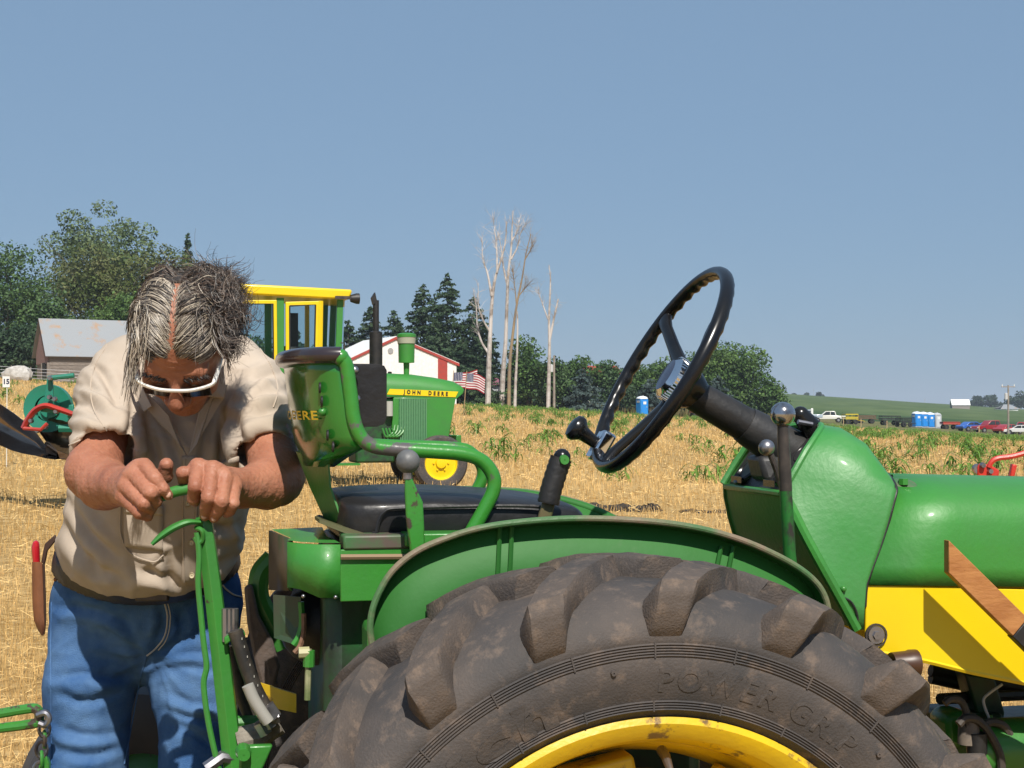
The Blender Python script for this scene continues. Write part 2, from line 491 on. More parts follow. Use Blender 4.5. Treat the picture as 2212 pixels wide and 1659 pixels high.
for i, (px, d, s) in enumerate(shown[:290]):
    o = bpy.data.objects.new('corn_plant', corn_meshes[i % 6]); COL.objects.link(o)
    o.location = on_ground(px, d); o.rotation_euler = (0, 0, rs.random() * 6.28); o.scale = (s, s, s * .95)
    tag(o, named.get((px, d), 'young green corn plant growing wild in the stubble'), 'corn plant', 'volunteer corn plants in the stubble')
VS, FS = [], []; base = 0
raw = []
for me in corn_meshes:
    v = np.empty(len(me.vertices) * 3, np.float32); me.vertices.foreach_get('co', v)
    f = np.empty(len(me.loops), np.int32); me.loops.foreach_get('vertex_index', f); raw.append((v.reshape(-1, 3), f.reshape(-1, 4)))
for i, (px, d, s) in enumerate(shown[290:] + hidden_):
    v, f = raw[i % 6]; a = rs.random() * 6.28; c, s_ = math.cos(a), math.sin(a)
    p = on_ground(px, d); q = v * s
    push(np.stack([q[:, 0] * c - q[:, 1] * s_ + p.x, q[:, 0] * s_ + q[:, 1] * c + p.y, q[:, 2] + p.z], -1), f)
o = obj_np('far_corn', np.concatenate(VS), np.concatenate(FS), corn_mat)
tag(o, 'far corn plants scattered over the back of the field', 'corn', kind='stuff')

# --- weeds along the far edge of the field
VS, FS = [], []; base = 0
n = 26000
px = rs.uniform(-250, 1715, n); d = rs.uniform(186, 200, n) ; x = (px - CX) * d / F
V, Fq = blades(x, d, .4 + .9 * rs.random(n) ** 2, .10 + .08 * rs.random(n), .3, rs); push(V, Fq)
o = obj_np('edge_weeds', np.concatenate(VS), np.concatenate(FS), mat('dry weeds', (.17, .13, .062), rough=.9, spec=.1, island=.5, transl=.2, col2=(.075, .10, .03), scale=.12, lo=.45, hi=.55))
tag(o, 'tall dry weeds and grass along the far edge of the field', 'weeds', kind='stuff')

# ------------------------------------------------------------------ trees
bark = mat('bark', (.085, .068, .05), rough=.95, spec=.1, col2=(.15, .125, .10), scale=4, bump=.6, bscale=12)
def leafmat(name, c1, c2, island=.45, scale=.25):
    return mat(name, c1, rough=.6, spec=.25, col2=c2, scale=scale, lo=.42, hi=.6, island=island, transl=.28)
LM = dict(dark=leafmat('dark leaves', (.055, .108, .036), (.092, .155, .048)),
          cotton=leafmat('cottonwood leaves', (.10, .15, .062), (.165, .215, .11)),
          olive=leafmat('yellow green leaves', (.080, .120, .028), (.145, .15, .06)),
          mid=leafmat('green leaves', (.065, .128, .032), (.108, .18, .046)),
          conif=leafmat('conifer needles', (.036, .070, .032), (.058, .096, .043)),
          blue=leafmat('blue spruce needles', (.055, .085, .080), (.085, .125, .115)),
          far=leafmat('far leaves', (.030, .055, .030), (.045, .075, .04)))
def quads(c, nrm, size, rs, asp=.6):
    n = len(c)
    nrm = nrm / (np.linalg.norm(nrm, axis=1, keepdims=True) + 1e-9)
    r = rs.normal(size=(n, 3)); a = np.cross(nrm, r); a /= (np.linalg.norm(a, axis=1, keepdims=True) + 1e-9); b = np.cross(nrm, a)
    s = size[:, None] / 2
    V = np.stack([c - a * s, c - b * s * asp, c + a * s, c + b * s * asp], 1).reshape(-1, 3)
    return V, np.arange(n * 4).reshape(-1, 4)
def trunk_mesh(h, r, rs, limbs=7, spread=.4, top=.75):
    mb = MB()
    path = [Vector((0, 0, -.4)), Vector((rs.normal(0, .1), rs.normal(0, .1), h * .25)), Vector((rs.normal(0, .25), rs.normal(0, .25), h * .5)), Vector((rs.normal(0, .4), rs.normal(0, .4), h * top))]
    mb.tube(spline(path, 4), [r * (1 - .8 * t) for t in np.linspace(0, 1, 13)], 7)
    for i in range(limbs):
        z0 = h * (.2 + .32 * rs.random()); a = rs.random() * 6.28; l = h * spread * (.45 + .35 * rs.random())
        p0 = Vector((0, 0, z0)); p1 = p0 + Vector((math.cos(a) * l * .5, math.sin(a) * l * .5, l * .35)); p2 = p0 + Vector((math.cos(a) * l, math.sin(a) * l, l * .85))
        mb.tube(spline([p0, p1, p2], 3), [r * .4, r * .33, r * .27, r * .2, r * .14, r * .1, r * .05], 5)
    return mb
def leafy_tree(px, d, top, w, kind, label, seed, cat='tree', bottom=.12, leaf=.38, n_leaf=9000, n_cl=60, loose=.0, name='leafy_tree', depth=.8, group=None):
    """top: row of the crown's top; w: crown width in metres"""
    rs = np.random.default_rng(seed); base_ = on_ground(px, d); h = (H + (HY - top) * d / F) - base_.z
    root = empty(name, base_, 0, label, cat, group)
    trunk_mesh(h, .018 * h + .06, rs).build('trunk', bark, root)
    cl = []
    while len(cl) < n_cl:
        u = rs.normal(size=3); u /= np.linalg.norm(u); rad = rs.random() ** .45
        p = u * rad
        zz = (p[2] + 1) / 2
        wid = (.55 + .9 * zz - .55 * zz * zz) if not loose else 1.0
        c = np.array([p[0] * w / 2 * wid * .86, p[1] * w / 2 * wid * depth * .86, h * (bottom + (1 - bottom) * .5 * (1 + p[2] * .9))])
        cl.append((c, (w * .11 + .35) * (.6 + .7 * rs.random()) * (1 - .3 * loose)))
    wts = np.array([r ** 2 for _, r in cl]); cnt = (wts / wts.sum() * n_leaf).astype(int)
    C, Nn = [], []
    for (c, r), k in zip(cl, cnt):
        u = rs.normal(size=(k, 3)); u /= np.linalg.norm(u, axis=1, keepdims=True)
        rr = r * (.55 + .5 * rs.random(k) ** .6)
        sq = np.array([1.25, 1.25, .8])
        C.append(c + u * rr[:, None] * sq); Nn.append(u * .7 + rs.normal(size=(k, 3)) * .6 + [0, 0, .35])
    C = np.concatenate(C); Nn = np.concatenate(Nn)
    keep = C[:, 2] > .15
    C, Nn = C[keep], Nn[keep]
    V, Fq = quads(C, Nn, leaf * (.6 + .8 * rs.random(len(C))), rs)
    tag(obj_np('crown', V, Fq, LM[kind], root), kind='stuff')
    return root
def conifer(px, d, top, w, label, seed, kind='conif', name='conifer_tree', n=9000, leaf=.55, group=None, bottom=.04):
    rs = np.random.default_rng(seed); base_ = on_ground(px, d); h = (H + (HY - top) * d / F) - base_.z
    root = empty(name, base_, 0, label, 'conifer', group)
    mb = MB(); mb.tube([(0, 0, -.3), (0, 0, h * .5), (0, 0, h * .97)], [.012 * h + .05, .008 * h + .03, .02], 6); mb.build('trunk', bark, root)
    nb = int(40 + h * 17)
    t = bottom + (1 - bottom) * rs.random(nb) ** 1.25; a = rs.random(nb) * 6.28
    w = w * 1.7; bl = (w / 2) * (1 - t) ** .8 * (.7 + .45 * rs.random(nb)) + .15
    per = np.maximum(6, (n * bl / bl.sum())).astype(int)
    C, Nn = [], []
    for i in range(nb):
        k = per[i]; s = rs.random(k) ** .7
        side = rs.normal(0, .13, k) * bl[i] * (1.25 - s)
        x = np.cos(a[i]) * s * bl[i] - np.sin(a[i]) * side; y = np.sin(a[i]) * s * bl[i] + np.cos(a[i]) * side
        z = t[i] * h + bl[i] * (.16 * s - .42 * s * s) + .18 * bl[i] * s ** 3 - np.abs(rs.normal(0, .10, k)) * (.4 + bl[i] * .2)
        C.append(np.stack([x, y, z], -1)); Nn.append(np.stack([np.cos(a[i]) * np.ones(k) * .5, np.sin(a[i]) * np.ones(k) * .5, np.ones(k) * .5], -1) + rs.normal(size=(k, 3)) * .55)
    C = np.concatenate(C); Nn = np.concatenate(Nn); C[:, 2] = np.maximum(C[:, 2], .08)
    V, Fq = quads(C, Nn, leaf * (.55 + .8 * rs.random(len(C))), rs, asp=.42)
    tag(obj_np('crown', V, Fq, LM[kind], root), kind='stuff')
    return root
T = leafy_tree
# left group behind the barn
T(15, 172, 515, 14, 'dark', 'dark green tree at the left edge of the picture, beside the barn', 101, n_leaf=12000, n_cl=80)
T(225, 196, 418, 18, 'cotton', 'tallest leafy tree, pale grey green cottonwood above the barn', 102, n_leaf=13000, n_cl=64, loose=1, bottom=.30, leaf=.42)
T(215, 180, 500, 14, 'olive', 'yellow green tree with bare twigs in front of the tall cottonwood', 103, n_leaf=11000, n_cl=80)
T(345, 184, 512, 12, 'olive', 'olive brown tree right behind the man on the left', 104, n_leaf=10000, n_cl=70)
T(110, 165, 640, 8, 'dark', 'low dark green tree directly behind the barn gable', 105, n_leaf=7000)
T(275, 166, 630, 10, 'mid', 'green tree rising just over the barn roof', 106, n_leaf=9000, n_cl=70)
T(-75, 176, 600, 10, 'dark', 'dark tree mostly out of frame at the far left', 107, n_leaf=5000)
T(40, 160, 700, 7, 'conif', 'low shadowed bush left of the barn', 108, n_leaf=6000, cat='bush', name='bush', bottom=.02)
T(-40, 160, 715, 8, 'conif', 'low shadowed bush at the left border behind the wire fence', 109, n_leaf=5000, cat='bush', name='bush', bottom=.02)
conifer(405, 200, 505, 3.6, 'thin conifer tip just above the man, left of his hair', 110)
T(430, 185, 600, 9, 'mid', 'green tree hidden behind the man\'s head', 111, n_leaf=6000)
T(545, 190, 728, 9, 'dark', 'dark tree seen through the rear glass of the cab', 112, n_leaf=6000)
conifer(640, 190, 712, 4.5, 'small conifer seen through the side window of the cab', 113)
T(690, 186, 748, 7, 'mid', 'small leafy tree seen through the front cab window', 114, n_leaf=5000)
T(600, 184, 760, 7, 'dark', 'low bushy tree behind the cab door', 115, n_leaf=5000)
# conifers behind the white shed
conifer(752, 192, 690, 5, 'short conifer right beside the cab post', 120)
conifer(800, 194, 662, 5.5, 'conifer behind the exhaust stack', 121)
conifer(850, 196, 668, 5.5, 'conifer between exhaust stack and green air intake', 122)
conifer(915, 190, 613, 8, 'broad dark conifer behind the white shed', 123, n=13000)
conifer(966, 188, 592, 7.6, 'tallest dark conifer, right of the broad one behind the shed', 124, n=13000)
conifer(1022, 186, 640, 6.6, 'dark conifer close to the left dead tree', 125, n=8000)
conifer(890, 182, 720, 6, 'lower conifer in front of the broad one', 126)
conifer(1000, 180, 730, 6.5, 'lower conifer above the two flags', 127)
conifer(862, 184, 700, 5, 'conifer filling the gap left of the broad one', 145)
conifer(940, 182, 690, 6, 'conifer between the broad one and the tallest one', 146)
conifer(1045, 190, 700, 5, 'slim dark conifer behind the left dead trunk', 147)
conifer(775, 186, 735, 5, 'low conifer left of the exhaust stack', 148)
T(1065, 186, 800, 4, 'dark', 'dark bush between the dead trunks', 128, n_leaf=3500, cat='bush', name='bush', bottom=.02)
# green row to the right of the dead trees
T(1140, 186, 733, 6.5, 'mid', 'green tree directly right of the dead trunks', 130, n_leaf=7000, bottom=.05)
T(1195, 184, 775, 5.5, 'dark', 'dark green bush around the single dead tree', 131, n_leaf=5500, bottom=.03, cat='bush', name='bush')
T(1250, 194, 768, 6, 'mid', 'light green tree behind the grey blue spruce', 132, n_leaf=5500, bottom=.05)
T(1310, 196, 782, 5.5, 'dark', 'dark bush in front of the red roof', 133, n_leaf=5500, bottom=.03, cat='bush', name='bush')
T(1375, 200, 785, 6, 'mid', 'green tree behind the single blue toilet', 134, n_leaf=5500, bottom=.04)
T(1425, 202, 772, 6.5, 'mid', 'green tree seen through the steering wheel, left of its hub', 135, n_leaf=6500, bottom=.04)
T(1345, 188, 832, 4, 'conif', 'low dark bush left of the single blue toilet', 136, n_leaf=4000, bottom=.02, cat='bush', name='bush')
conifer(1258, 184, 796, 5.2, 'grey blue spruce left of the red roof', 137, kind='blue', name='spruce_tree', n=6000, leaf=.42)
conifer(1405, 190, 818, 5, 'grey blue spruce right behind the single blue toilet', 138, kind='blue', name='spruce_tree', n=4500, leaf=.42)
conifer(1550, 190, 812, 5, 'grey blue spruce below the steering wheel hub', 139, kind='blue', name='spruce_tree', n=4500, leaf=.42)
T(1590, 204, 742, 11.5, 'mid', 'big round green tree to the right of the steering wheel', 140, n_leaf=15000, n_cl=95, bottom=.03, leaf=.42)
T(1500, 206, 757, 7.5, 'mid', 'green tree inside the upper right of the steering wheel', 141, n_leaf=7500, bottom=.04)
T(1480, 196, 830, 5, 'dark', 'dark bush behind the steering column', 142, n_leaf=4500, bottom=.02, cat='bush', name='bush')
T(1660, 200, 815, 4.5, 'mid', 'small shrub at the right foot of the big round tree', 143, n_leaf=4000, bottom=.02, cat='bush', name='bush')
T(1692, 230, 845, 2.2, 'mid', 'slim sapling at the end of the tree row, above the silver pickup', 144, n_leaf=900, bottom=.05, leaf=.3)
# far trees on the horizon
for i, (px, d, tp, w, lb) in enumerate(((1742, 1150, 846, 7, 'small far tree on the skyline left of the radio mast'), (1770, 1150, 847, 10, 'round far tree on the skyline right of the radio mast'),
        (1715, 1100, 850, 8, 'tiny far tree at the left end of the green hill'),
        (2112, 1000, 856, 14, 'far round tree left of the right utility pole'), (2140, 1000, 850, 12, 'taller far tree left of the right utility pole'), (2090, 1050, 866, 16, 'low far trees beside the white barn roof'),
        (2200, 900, 849, 18, 'far tree at the right edge of the picture'), (2165, 1050, 866, 12, 'low far tree behind the right utility pole'), (2245, 900, 856, 20, 'far tree just beyond the right border'))):
    T(px, d, tp, w, 'far', lb, 160 + i, n_leaf=1500, n_cl=22, leaf=1.3, bottom=.02)

# --- dead trees
dead_mat = mat('bleached dead wood', (.50, .46, .43), rough=.85, spec=.2, col2=(.25, .21, .18), scale=.8, lo=.45, hi=.62, bump=.4, bscale=8)
dead_tan = mat('tan dead wood', (.30, .22, .13), rough=.85, spec=.2, col2=(.20, .155, .11), scale=.8, bump=.4, bscale=8)
def dead_tree(px, d, paths, label, seed, m=None, twigs=30, tw=1.9):
    """paths: list of (r0, r1, [(px,row,depth offset)...])"""
    rs = np.random.default_rng(seed); base_ = on_ground(px, d); root = empty('dead_tree', base_, 0, label, 'dead tree')
    for j, (r0, r1, pts) in enumerate(paths):
        mb = MB(); w = [P(a, b, d + c) - base_ for a, b, c in pts]
        if j == 0: w[0].z = -.3
        path = spline(w, 5); n = len(path)
        mb.tube(path, [r0 + (r1 - r0) * (i / (n - 1)) ** .8 for i in range(n)], 7)
        if twigs:
            for q in range(twigs if j else twigs // 2):
                i0 = rs.integers(n // 3, n - 1); p = path[i0]; t = (path[i0 + 1] - path[i0]).normalized()
                dr = (t * .8 + Vector(rs.normal(size=3)) * .55 + Vector((0, 0, .35))).normalized(); l = tw * (.3 + rs.random())
                p1 = p + dr * l * .5 + Vector(rs.normal(size=3)) * .08; p2 = p1 + (dr + Vector(rs.normal(size=3)) * .45).normalized() * l * .5
                mb.tube([p, p1, p2], [.022, .014, .005], 3, cap=False)
                p3 = p1 + (dr + Vector(rs.normal(size=3)) * .6).normalized() * l * .45
                mb.tube([p1, p3], [.012, .004], 3, cap=False)
        mb.build('trunk' if j == 0 else 'limb', m or dead_mat, root)
    return root
dead_tree(1055, 176, [(.34, .05, [(1054, 866, 0), (1056, 790, 0), (1059, 720, 0), (1063, 650, .3), (1070, 600, .2), (1084, 555, 0), (1092, 520, 0), (1094, 478, 0)]),
    (.16, .03, [(1055, 762, 0), (1040, 738, .5), (1031, 705, 1), (1029, 665, 1), (1022, 622, 1.2)]), (.14, .03, [(1058, 716, 0), (1043, 690, -.5), (1034, 662, -.7), (1033, 610, -1)]),
    (.16, .03, [(1062, 640, .2), (1053, 590, .4), (1043, 560, .6), (1041, 515, .8)]), (.13, .02, [(1074, 590, 0), (1073, 540, .4), (1069, 500, .4), (1065, 470, .6)])],
    'tall forked dead tree, leftmost of the bleached bare trunks', 201)
dead_tree(1086, 180, [(.34, .05, [(1083, 866, 0), (1087, 800, 0), (1092, 740, 0), (1095, 660, 0), (1098, 590, 0), (1104, 540, 0), (1106, 500, 0), (1108, 455, 0)]),
    (.15, .03, [(1097, 620, 0), (1088, 580, .4), (1084, 545, .6), (1076, 500, .8)]), (.12, .02, [(1104, 560, 0), (1117, 535, .3), (1124, 505, .3), (1136, 480, .3)]), (.1, .02, [(1106, 520, 0), (1117, 500, 0), (1121, 478, 0)])],
    'tallest dead tree with the highest bare tip', 202)
dead_tree(1099, 178, [(.24, .04, [(1099, 866, 0), (1101, 790, 0), (1108, 720, 0), (1116, 660, 0), (1128, 600, 0), (1136, 550, 0), (1147, 505, 0)]),
    (.1, .02, [(1116, 660, 0), (1112, 620, .5), (1106, 580, .5)]), (.1, .02, [(1120, 640, 0), (1132, 625, .2), (1144, 612, .2)]), (.09, .02, [(1134, 560, 0), (1146, 540, 0), (1153, 520, 0)])],
    'slender tan dead tree leaning right among the bare trunks', 203, m=dead_tan)
dead_tree(1113, 177, [(.20, .07, [(1112, 868, 0), (1114, 820, 0), (1117, 760, 0), (1118, 700, 0), (1117, 672, 0)])], 'bare white limbless snag right of the tall dead trees', 204, twigs=0)
dead_tree(1184, 177, [(.26, .04, [(1184, 866, 0), (1186, 800, 0), (1187, 740, 0), (1186, 690, 0), (1188, 640, 0), (1189, 600, 0), (1186, 572, 0)]),
    (.17, .08, [(1187, 735, 0), (1193, 705, 0), (1200, 672, 0), (1206, 646, 0)]), (.1, .02, [(1184, 690, 0), (1175, 665, .3), (1166, 640, .3), (1162, 625, .3)])],
    'single dead tree with a broken fork, standing apart on the right', 205, twigs=22, tw=1.2)
# ------------------------------------------------------------------ buildings and things at the far edge of the field
white = mat('white paint', (.78, .78, .76), rough=.5, col2=(.68, .68, .66), scale=3)
red_trim = mat('red trim', (.38, .045, .03), rough=.5, col2=(.30, .05, .04), scale=3)
grey_wood = mat('weathered grey boards', (.26, .225, .195), rough=.9, spec=.15, col2=(.17, .14, .12), scale=2.0, stretch=(1, 1, 8), bump=.5, bscale=20)
old_siding = mat('faded pink shingles', (.27, .17, .15), rough=.9, spec=.15, col2=(.20, .13, .12), scale=5)
tin = mat('rusty galvanised roof', (.27, .285, .30), rough=.6, metal=.2, col2=(.36, .22, .12), scale=.7, lo=.56, hi=.70, detail=8)
black_hole = mat('dark doorway', (.012, .011, .010), rough=.95)

def frame_box(base_, rz): return Matrix.Translation(base_) @ Matrix.Rotation(rz, 4, 'Z')

# old barn at the left: gable end faces left-front, long side faces the camera
def barn():
    d = 150.0; s = d / F
    b0 = on_ground(104, d); rz = R(29)
    root = empty('old_barn', b0, rz, 'weathered grey wooden barn with a rusty tin roof behind the man', 'barn')
    L_, W_, hw, hr = 14.0, 5.5, 2.9, 6.3
    # long wall of boards
    nb = 9
    for i in range(nb):
        z0 = hw * i / nb; z1 = hw * (i + 1) / nb - .03
        mb = MB(); off = .02 * (i % 2)
        mb.box((.15, -off - .04, z0), (L_ - .1, .02, z1)); mb.build('siding_board', grey_wood, root, smooth=False)
    mb = MB(); mb.box((.1, .02, -.5), (L_, W_, hw - .02)); mb.build('wall_core', grey_wood, root, smooth=False)
    mb = MB(); mb.prism([(.1, 0, hw), (.1, W_, hw), (.1, W_ / 2, hr - .1)], (.25, 0, 0)); mb.build('gable_wall', old_siding, root, smooth=False)
    mb = MB(); mb.prism([(-.02, .1, hw * .62), (-.02, W_ - .1, hw * .62), (-.02, W_ - .1, hw), (-.02, W_ / 2, hr - .15), (-.02, .1, hw)], (.10, 0, 0)); mb.build('gable_shingles', old_siding, root, smooth=False)
    mb = MB(); mb.box((-.03, 1.2, 0), (.08, 2.6, 1.9)); mb.build('doorway', black_hole, root, smooth=False)
    mb = MB(); mb.box((-.10, .0, -.3), (.12, .18, hw * .65)); mb.build('corner_post', grey_wood, root, smooth=False)
    mb = MB(); mb.box((-.10, 2.7, -.3), (.10, 2.85, hw * .65)); mb.build('door_post', grey_wood, root, smooth=False)
    # roof sheets, each a slightly proud strip of tin
    n = 2
    for k in range(n):
        for side in (0, 1):
            t0, t1 = k / n, (k + 1) / n
            def pt(x, t, up):
                yy = (-.35 + t * (W_ / 2 + .35)) if side == 0 else (W_ + .35 - t * (W_ / 2 + .35))
                return Vector((x, yy, hw - .35 + t * (hr - hw + .35) + up))
            mb = MB(); up = .03 * (n - k)
            mb.add([pt(-.35, t0 - .03, up + .02), pt(L_ + .3, t0 - .03, up + .02), pt(L_ + .3, t1, up), pt(-.35, t1, up),
                    pt(-.35, t0 - .03, up - .04), pt(L_ + .3, t0 - .03, up - .04), pt(L_ + .3, t1, up - .06), pt(-.35, t1, up - .06)],
                   [(0, 1, 2, 3), (7, 6, 5, 4), (0, 4, 5, 1), (1, 5, 6, 2), (2, 6, 7, 3), (3, 7, 4, 0)])
            mb.build('roof_sheet', tin, root, smooth=False)
barn()

# white machine shed with red trim
def shed():
    d = 165.0; b0 = on_ground(745, d); b0.z -= 1.0
    root = empty('machine_shed', b0, R(24), 'white metal machine shed with red corner trim behind the cab tractor', 'shed')
    ppm = F / d
    W_, L_ = 12.9, 11.0
    hw = (H + (HY - 786) * d / F) - b0.z; hr = (H + (HY - 736) * d / F) - b0.z + .2
    mb = MB(); mb.prism([(0, 0, -1.5), (W_, 0, -1.5), (W_, 0, hw), (W_ * .45, 0, hr), (0, 0, hw)], (0, L_, 0)); mb.build('wall', white, root, smooth=False)
    for i in range(33):       # ribs of the metal siding
        x = W_ * (i + .5) / 33; top = hw + (hr - hw) * (x / (W_ * .45) if x < W_ * .45 else (W_ - x) / (W_ * .55))
        mb = MB(); mb.box((x - .03, -.035, -1), (x + .03, 0, top - .05)); mb.build('siding_rib', white, root, smooth=False)
    for x0, x1 in ((.0, .75), (W_ - 2.2, W_ - 1.1)):
        mb = MB(); mb.box((x0, -.06, -1), (x1, -.005, hw + (.25 if x0 < 1 else .75))); mb.build('red_panel', red_trim, root, smooth=False)
    for (xa, za, xb, zb) in ((-.3, hw - .1, W_ * .45, hr + .05), (W_ + .3, hw - .1, W_ * .45, hr + .05)):
        mb = MB(); mb.add([(xa, -.15, za), (xb, -.15, zb), (xb, -.15, zb + .30), (xa, -.15, za + .30), (xa, .02, za), (xb, .02, zb), (xb, .02, zb + .30), (xa, .02, za + .30)],
                          [(0, 1, 2, 3), (7, 6, 5, 4), (0, 4, 5, 1), (1, 5, 6, 2), (2, 6, 7, 3), (3, 7, 4, 0)]); mb.build('eave_trim', red_trim, root, smooth=False)
        mb = MB(); mb.add([(xa, -.1, za + .30), (xb, -.1, zb + .30), (xb, L_ + .2, zb + .30), (xa, L_ + .2, za + .30), (xa, -.1, za + .36), (xb, -.1, zb + .36), (xb, L_ + .2, zb + .36), (xa, L_ + .2, za + .36)],
                          [(0, 1, 2, 3), (7, 6, 5, 4), (0, 4, 5, 1), (1, 5, 6, 2), (2, 6, 7, 3), (3, 7, 4, 0)]); mb.build('roof', white, root, smooth=False)
    mb = MB(); mb.lathe([(-.06, .001), (-.06, .32), (.0, .32)], 'y', (W_ * .40, -.02, hw + .55 * (hr - hw)), 14); mb.build('wall_vent', mat('grey vent', (.3, .3, .3), rough=.6), root)
shed()

# red roofed house, far among the trees
def red_house():
    d = 215.0; b0 = on_ground(1292, d); root = empty('red_roofed_house', b0, R(-10), 'house with a red roof showing above the dark bushes', 'house')
    z1 = (H + (HY - 790) * d / F) - b0.z
    mb = MB(); mb.box((-3.2, 0, -1), (3.2, 6, z1 - 1.5)); mb.build('wall', white, root, smooth=False)
    mb = MB(); mb.prism([(-3.6, -.4, z1 - 1.6), (3.6, -.4, z1 - 1.6), (2.2, 3, z1), (-3.6, 3, z1)], (0, 0, .08)); mb.build('roof', red_trim, root, smooth=False)
    mb = MB(); mb.prism([(-3.6, 6.4, z1 - 1.6), (3.6, 6.4, z1 - 1.6), (2.2, 3.01, z1), (-3.6, 3.01, z1)], (0, 0, .08)); mb.build('roof', red_trim, root, smooth=False)
red_house()

# far white barn on the hill
def far_barn():
    d = 640.0; b0 = on_ground(2076, d); root = empty('far_barn', b0, R(-6), 'far white barn roof on the green hill at the right', 'barn')
    zt = (H + (HY - 863) * d / F) - b0.z
    zt = max(zt, 2.5)
    mb = MB(); mb.box((-3.6, 0, -4), (3.6, 5, zt - 2.2)); mb.build('wall', mat('far barn wall', (.25, .22, .2), rough=.8), root, smooth=False)
    for s in (0, 1):
        y0, y1 = (-.3, 2.5) if s == 0 else (5.3, 2.51)
        mb = MB(); mb.prism([(-3.8, y0, zt - 2.4), (3.8, y0, zt - 2.4), (3.8, y1, zt), (-3.8, y1, zt)], (0, 0, .1)); mb.build('roof', white, root, smooth=False)
far_barn()
def far_house():
    d = 700.0; b0 = on_ground(2182, d); root = empty('far_house', b0, R(12), 'far pale roof beside the right utility pole', 'house')
    zt = max((H + (HY - 874) * d / F) - b0.z, 2.5)
    mb = MB(); mb.box((-4, 0, -4), (4, 6, zt - 2)); mb.build('wall', white, root, smooth=False)
    for s in (0, 1):
        y0, y1 = (-.3, 3) if s == 0 else (6.3, 3.01)
        mb = MB(); mb.prism([(-5, y0, zt - 2.1), (5, y0, zt - 2.1), (1.5, y1, zt), (-1.5, y1, zt)], (0, 0, .1)); mb.build('roof', tin, root, smooth=False)
far_house()
# radio masts
for px, tp, lb in ((1758, 838, 'thin far radio mast between the two skyline trees'), (1998, 860, 'thin far radio mast above the row of blue toilets')):
    d = 1300.0; b0 = on_ground(px, d); zt = (H + (HY - tp) * d / F) - b0.z
    r_ = empty('radio_mast', b0, 0, lb, 'mast'); MB().tube([(0, 0, -3), (0, 0, zt)], [.25, .12], 5).build('pole', mat('mast steel', (.5, .5, .52), rough=.6), r_)
    MB().tube([(-.8, 0, zt * .9), (.8, 0, zt * .9)], .1, 4).build('antenna_arm', MATS['mast steel'], r_)

# utility poles
pole_mat = mat('pole wood', (.30, .26, .22), rough=.9, col2=(.2, .17, .14), scale=2)
def utility_pole(px, d, top, label, arm=True):
    b0 = on_ground(px, d); zt = (H + (HY - top) * d / F) - b0.z; root = empty('utility_pole', b0, 0, label, 'utility pole')
    MB().tube([(0, 0, -.5), (0, 0, zt)], [.16, .11], 8).build('pole', pole_mat, root)
    if arm:
        MB().box((-.9, -.06, zt - .28), (.9, .06, zt - .16)).build('crossarm', pole_mat, root, smooth=False)
        for sx in (-.8, .8): MB().lathe([(zt - .16, .001), (zt - .16, .07), (zt + .12, .05), (zt + .12, .001)], 'z', (sx, 0, 0), 8).build('insulator', white, root)
    MB().lathe([(zt - 1.9, .001), (zt - 1.9, .22), (zt - 1.1, .22), (zt - 1.0, .001)], 'z', (-.32, -.1, 0), 10).build('transformer', mat('grey transformer', (.5, .5, .5), rough=.5), root)
    return root
utility_pole(2178, 205, 832, 'utility pole with a transformer at the right above the parked cars')
MB_ = utility_pole(1197, 178, 768, 'short utility pole with a grey box among the bushes', arm=False)

# wire fence left of the barn
def wire_fence():
    d = 143.0; b0 = on_ground(-60, d); root = empty('wire_fence', b0, 0, 'grey wire fence in front of the barn at the left edge', 'fence')
    for i in range(9):
        p = on_ground(-60 + i * 42, d) - b0
        MB().tube([p + Vector((0, 0, -.3)), p + Vector((.02, 0, 1.35))], .06, 5).build('post', pole_mat, root)
    for k in range(4):
        MB().tube([on_ground(-60 + i * 42, d) - b0 + Vector((0, -.05, .3 + .3 * k)) for i in range(9)], .018, 4).build('wire', MATS['mast steel'], root)
wire_fence()
# pale boulder by the fence
def boulder(px, d, r, label, seed, m):
    rs = np.random.default_rng(seed); mb = MB(); mb.sphere((0, 0, 0), 1, 14)
    V = np.array(mb.v); k = 1 + .28 * vnoise(V * 1.7 + seed) + .12 * vnoise(V * 4.1 + seed)
    mb.v = [tuple(p) for p in V * k[:, None] * np.array(r)]
    o = mb.build('boulder', m, ang=25); o.location = on_ground(px, d) + Vector((0, 0, r[2] * .6)); tag(o, label, 'boulder')
boulder(38, 142, (1.3, .7, .85), 'pale jagged boulder in front of the wire fence at the left', 7, mat('pale stone', (.5, .48, .45), rough=.9, col2=(.35, .33, .3), scale=3))

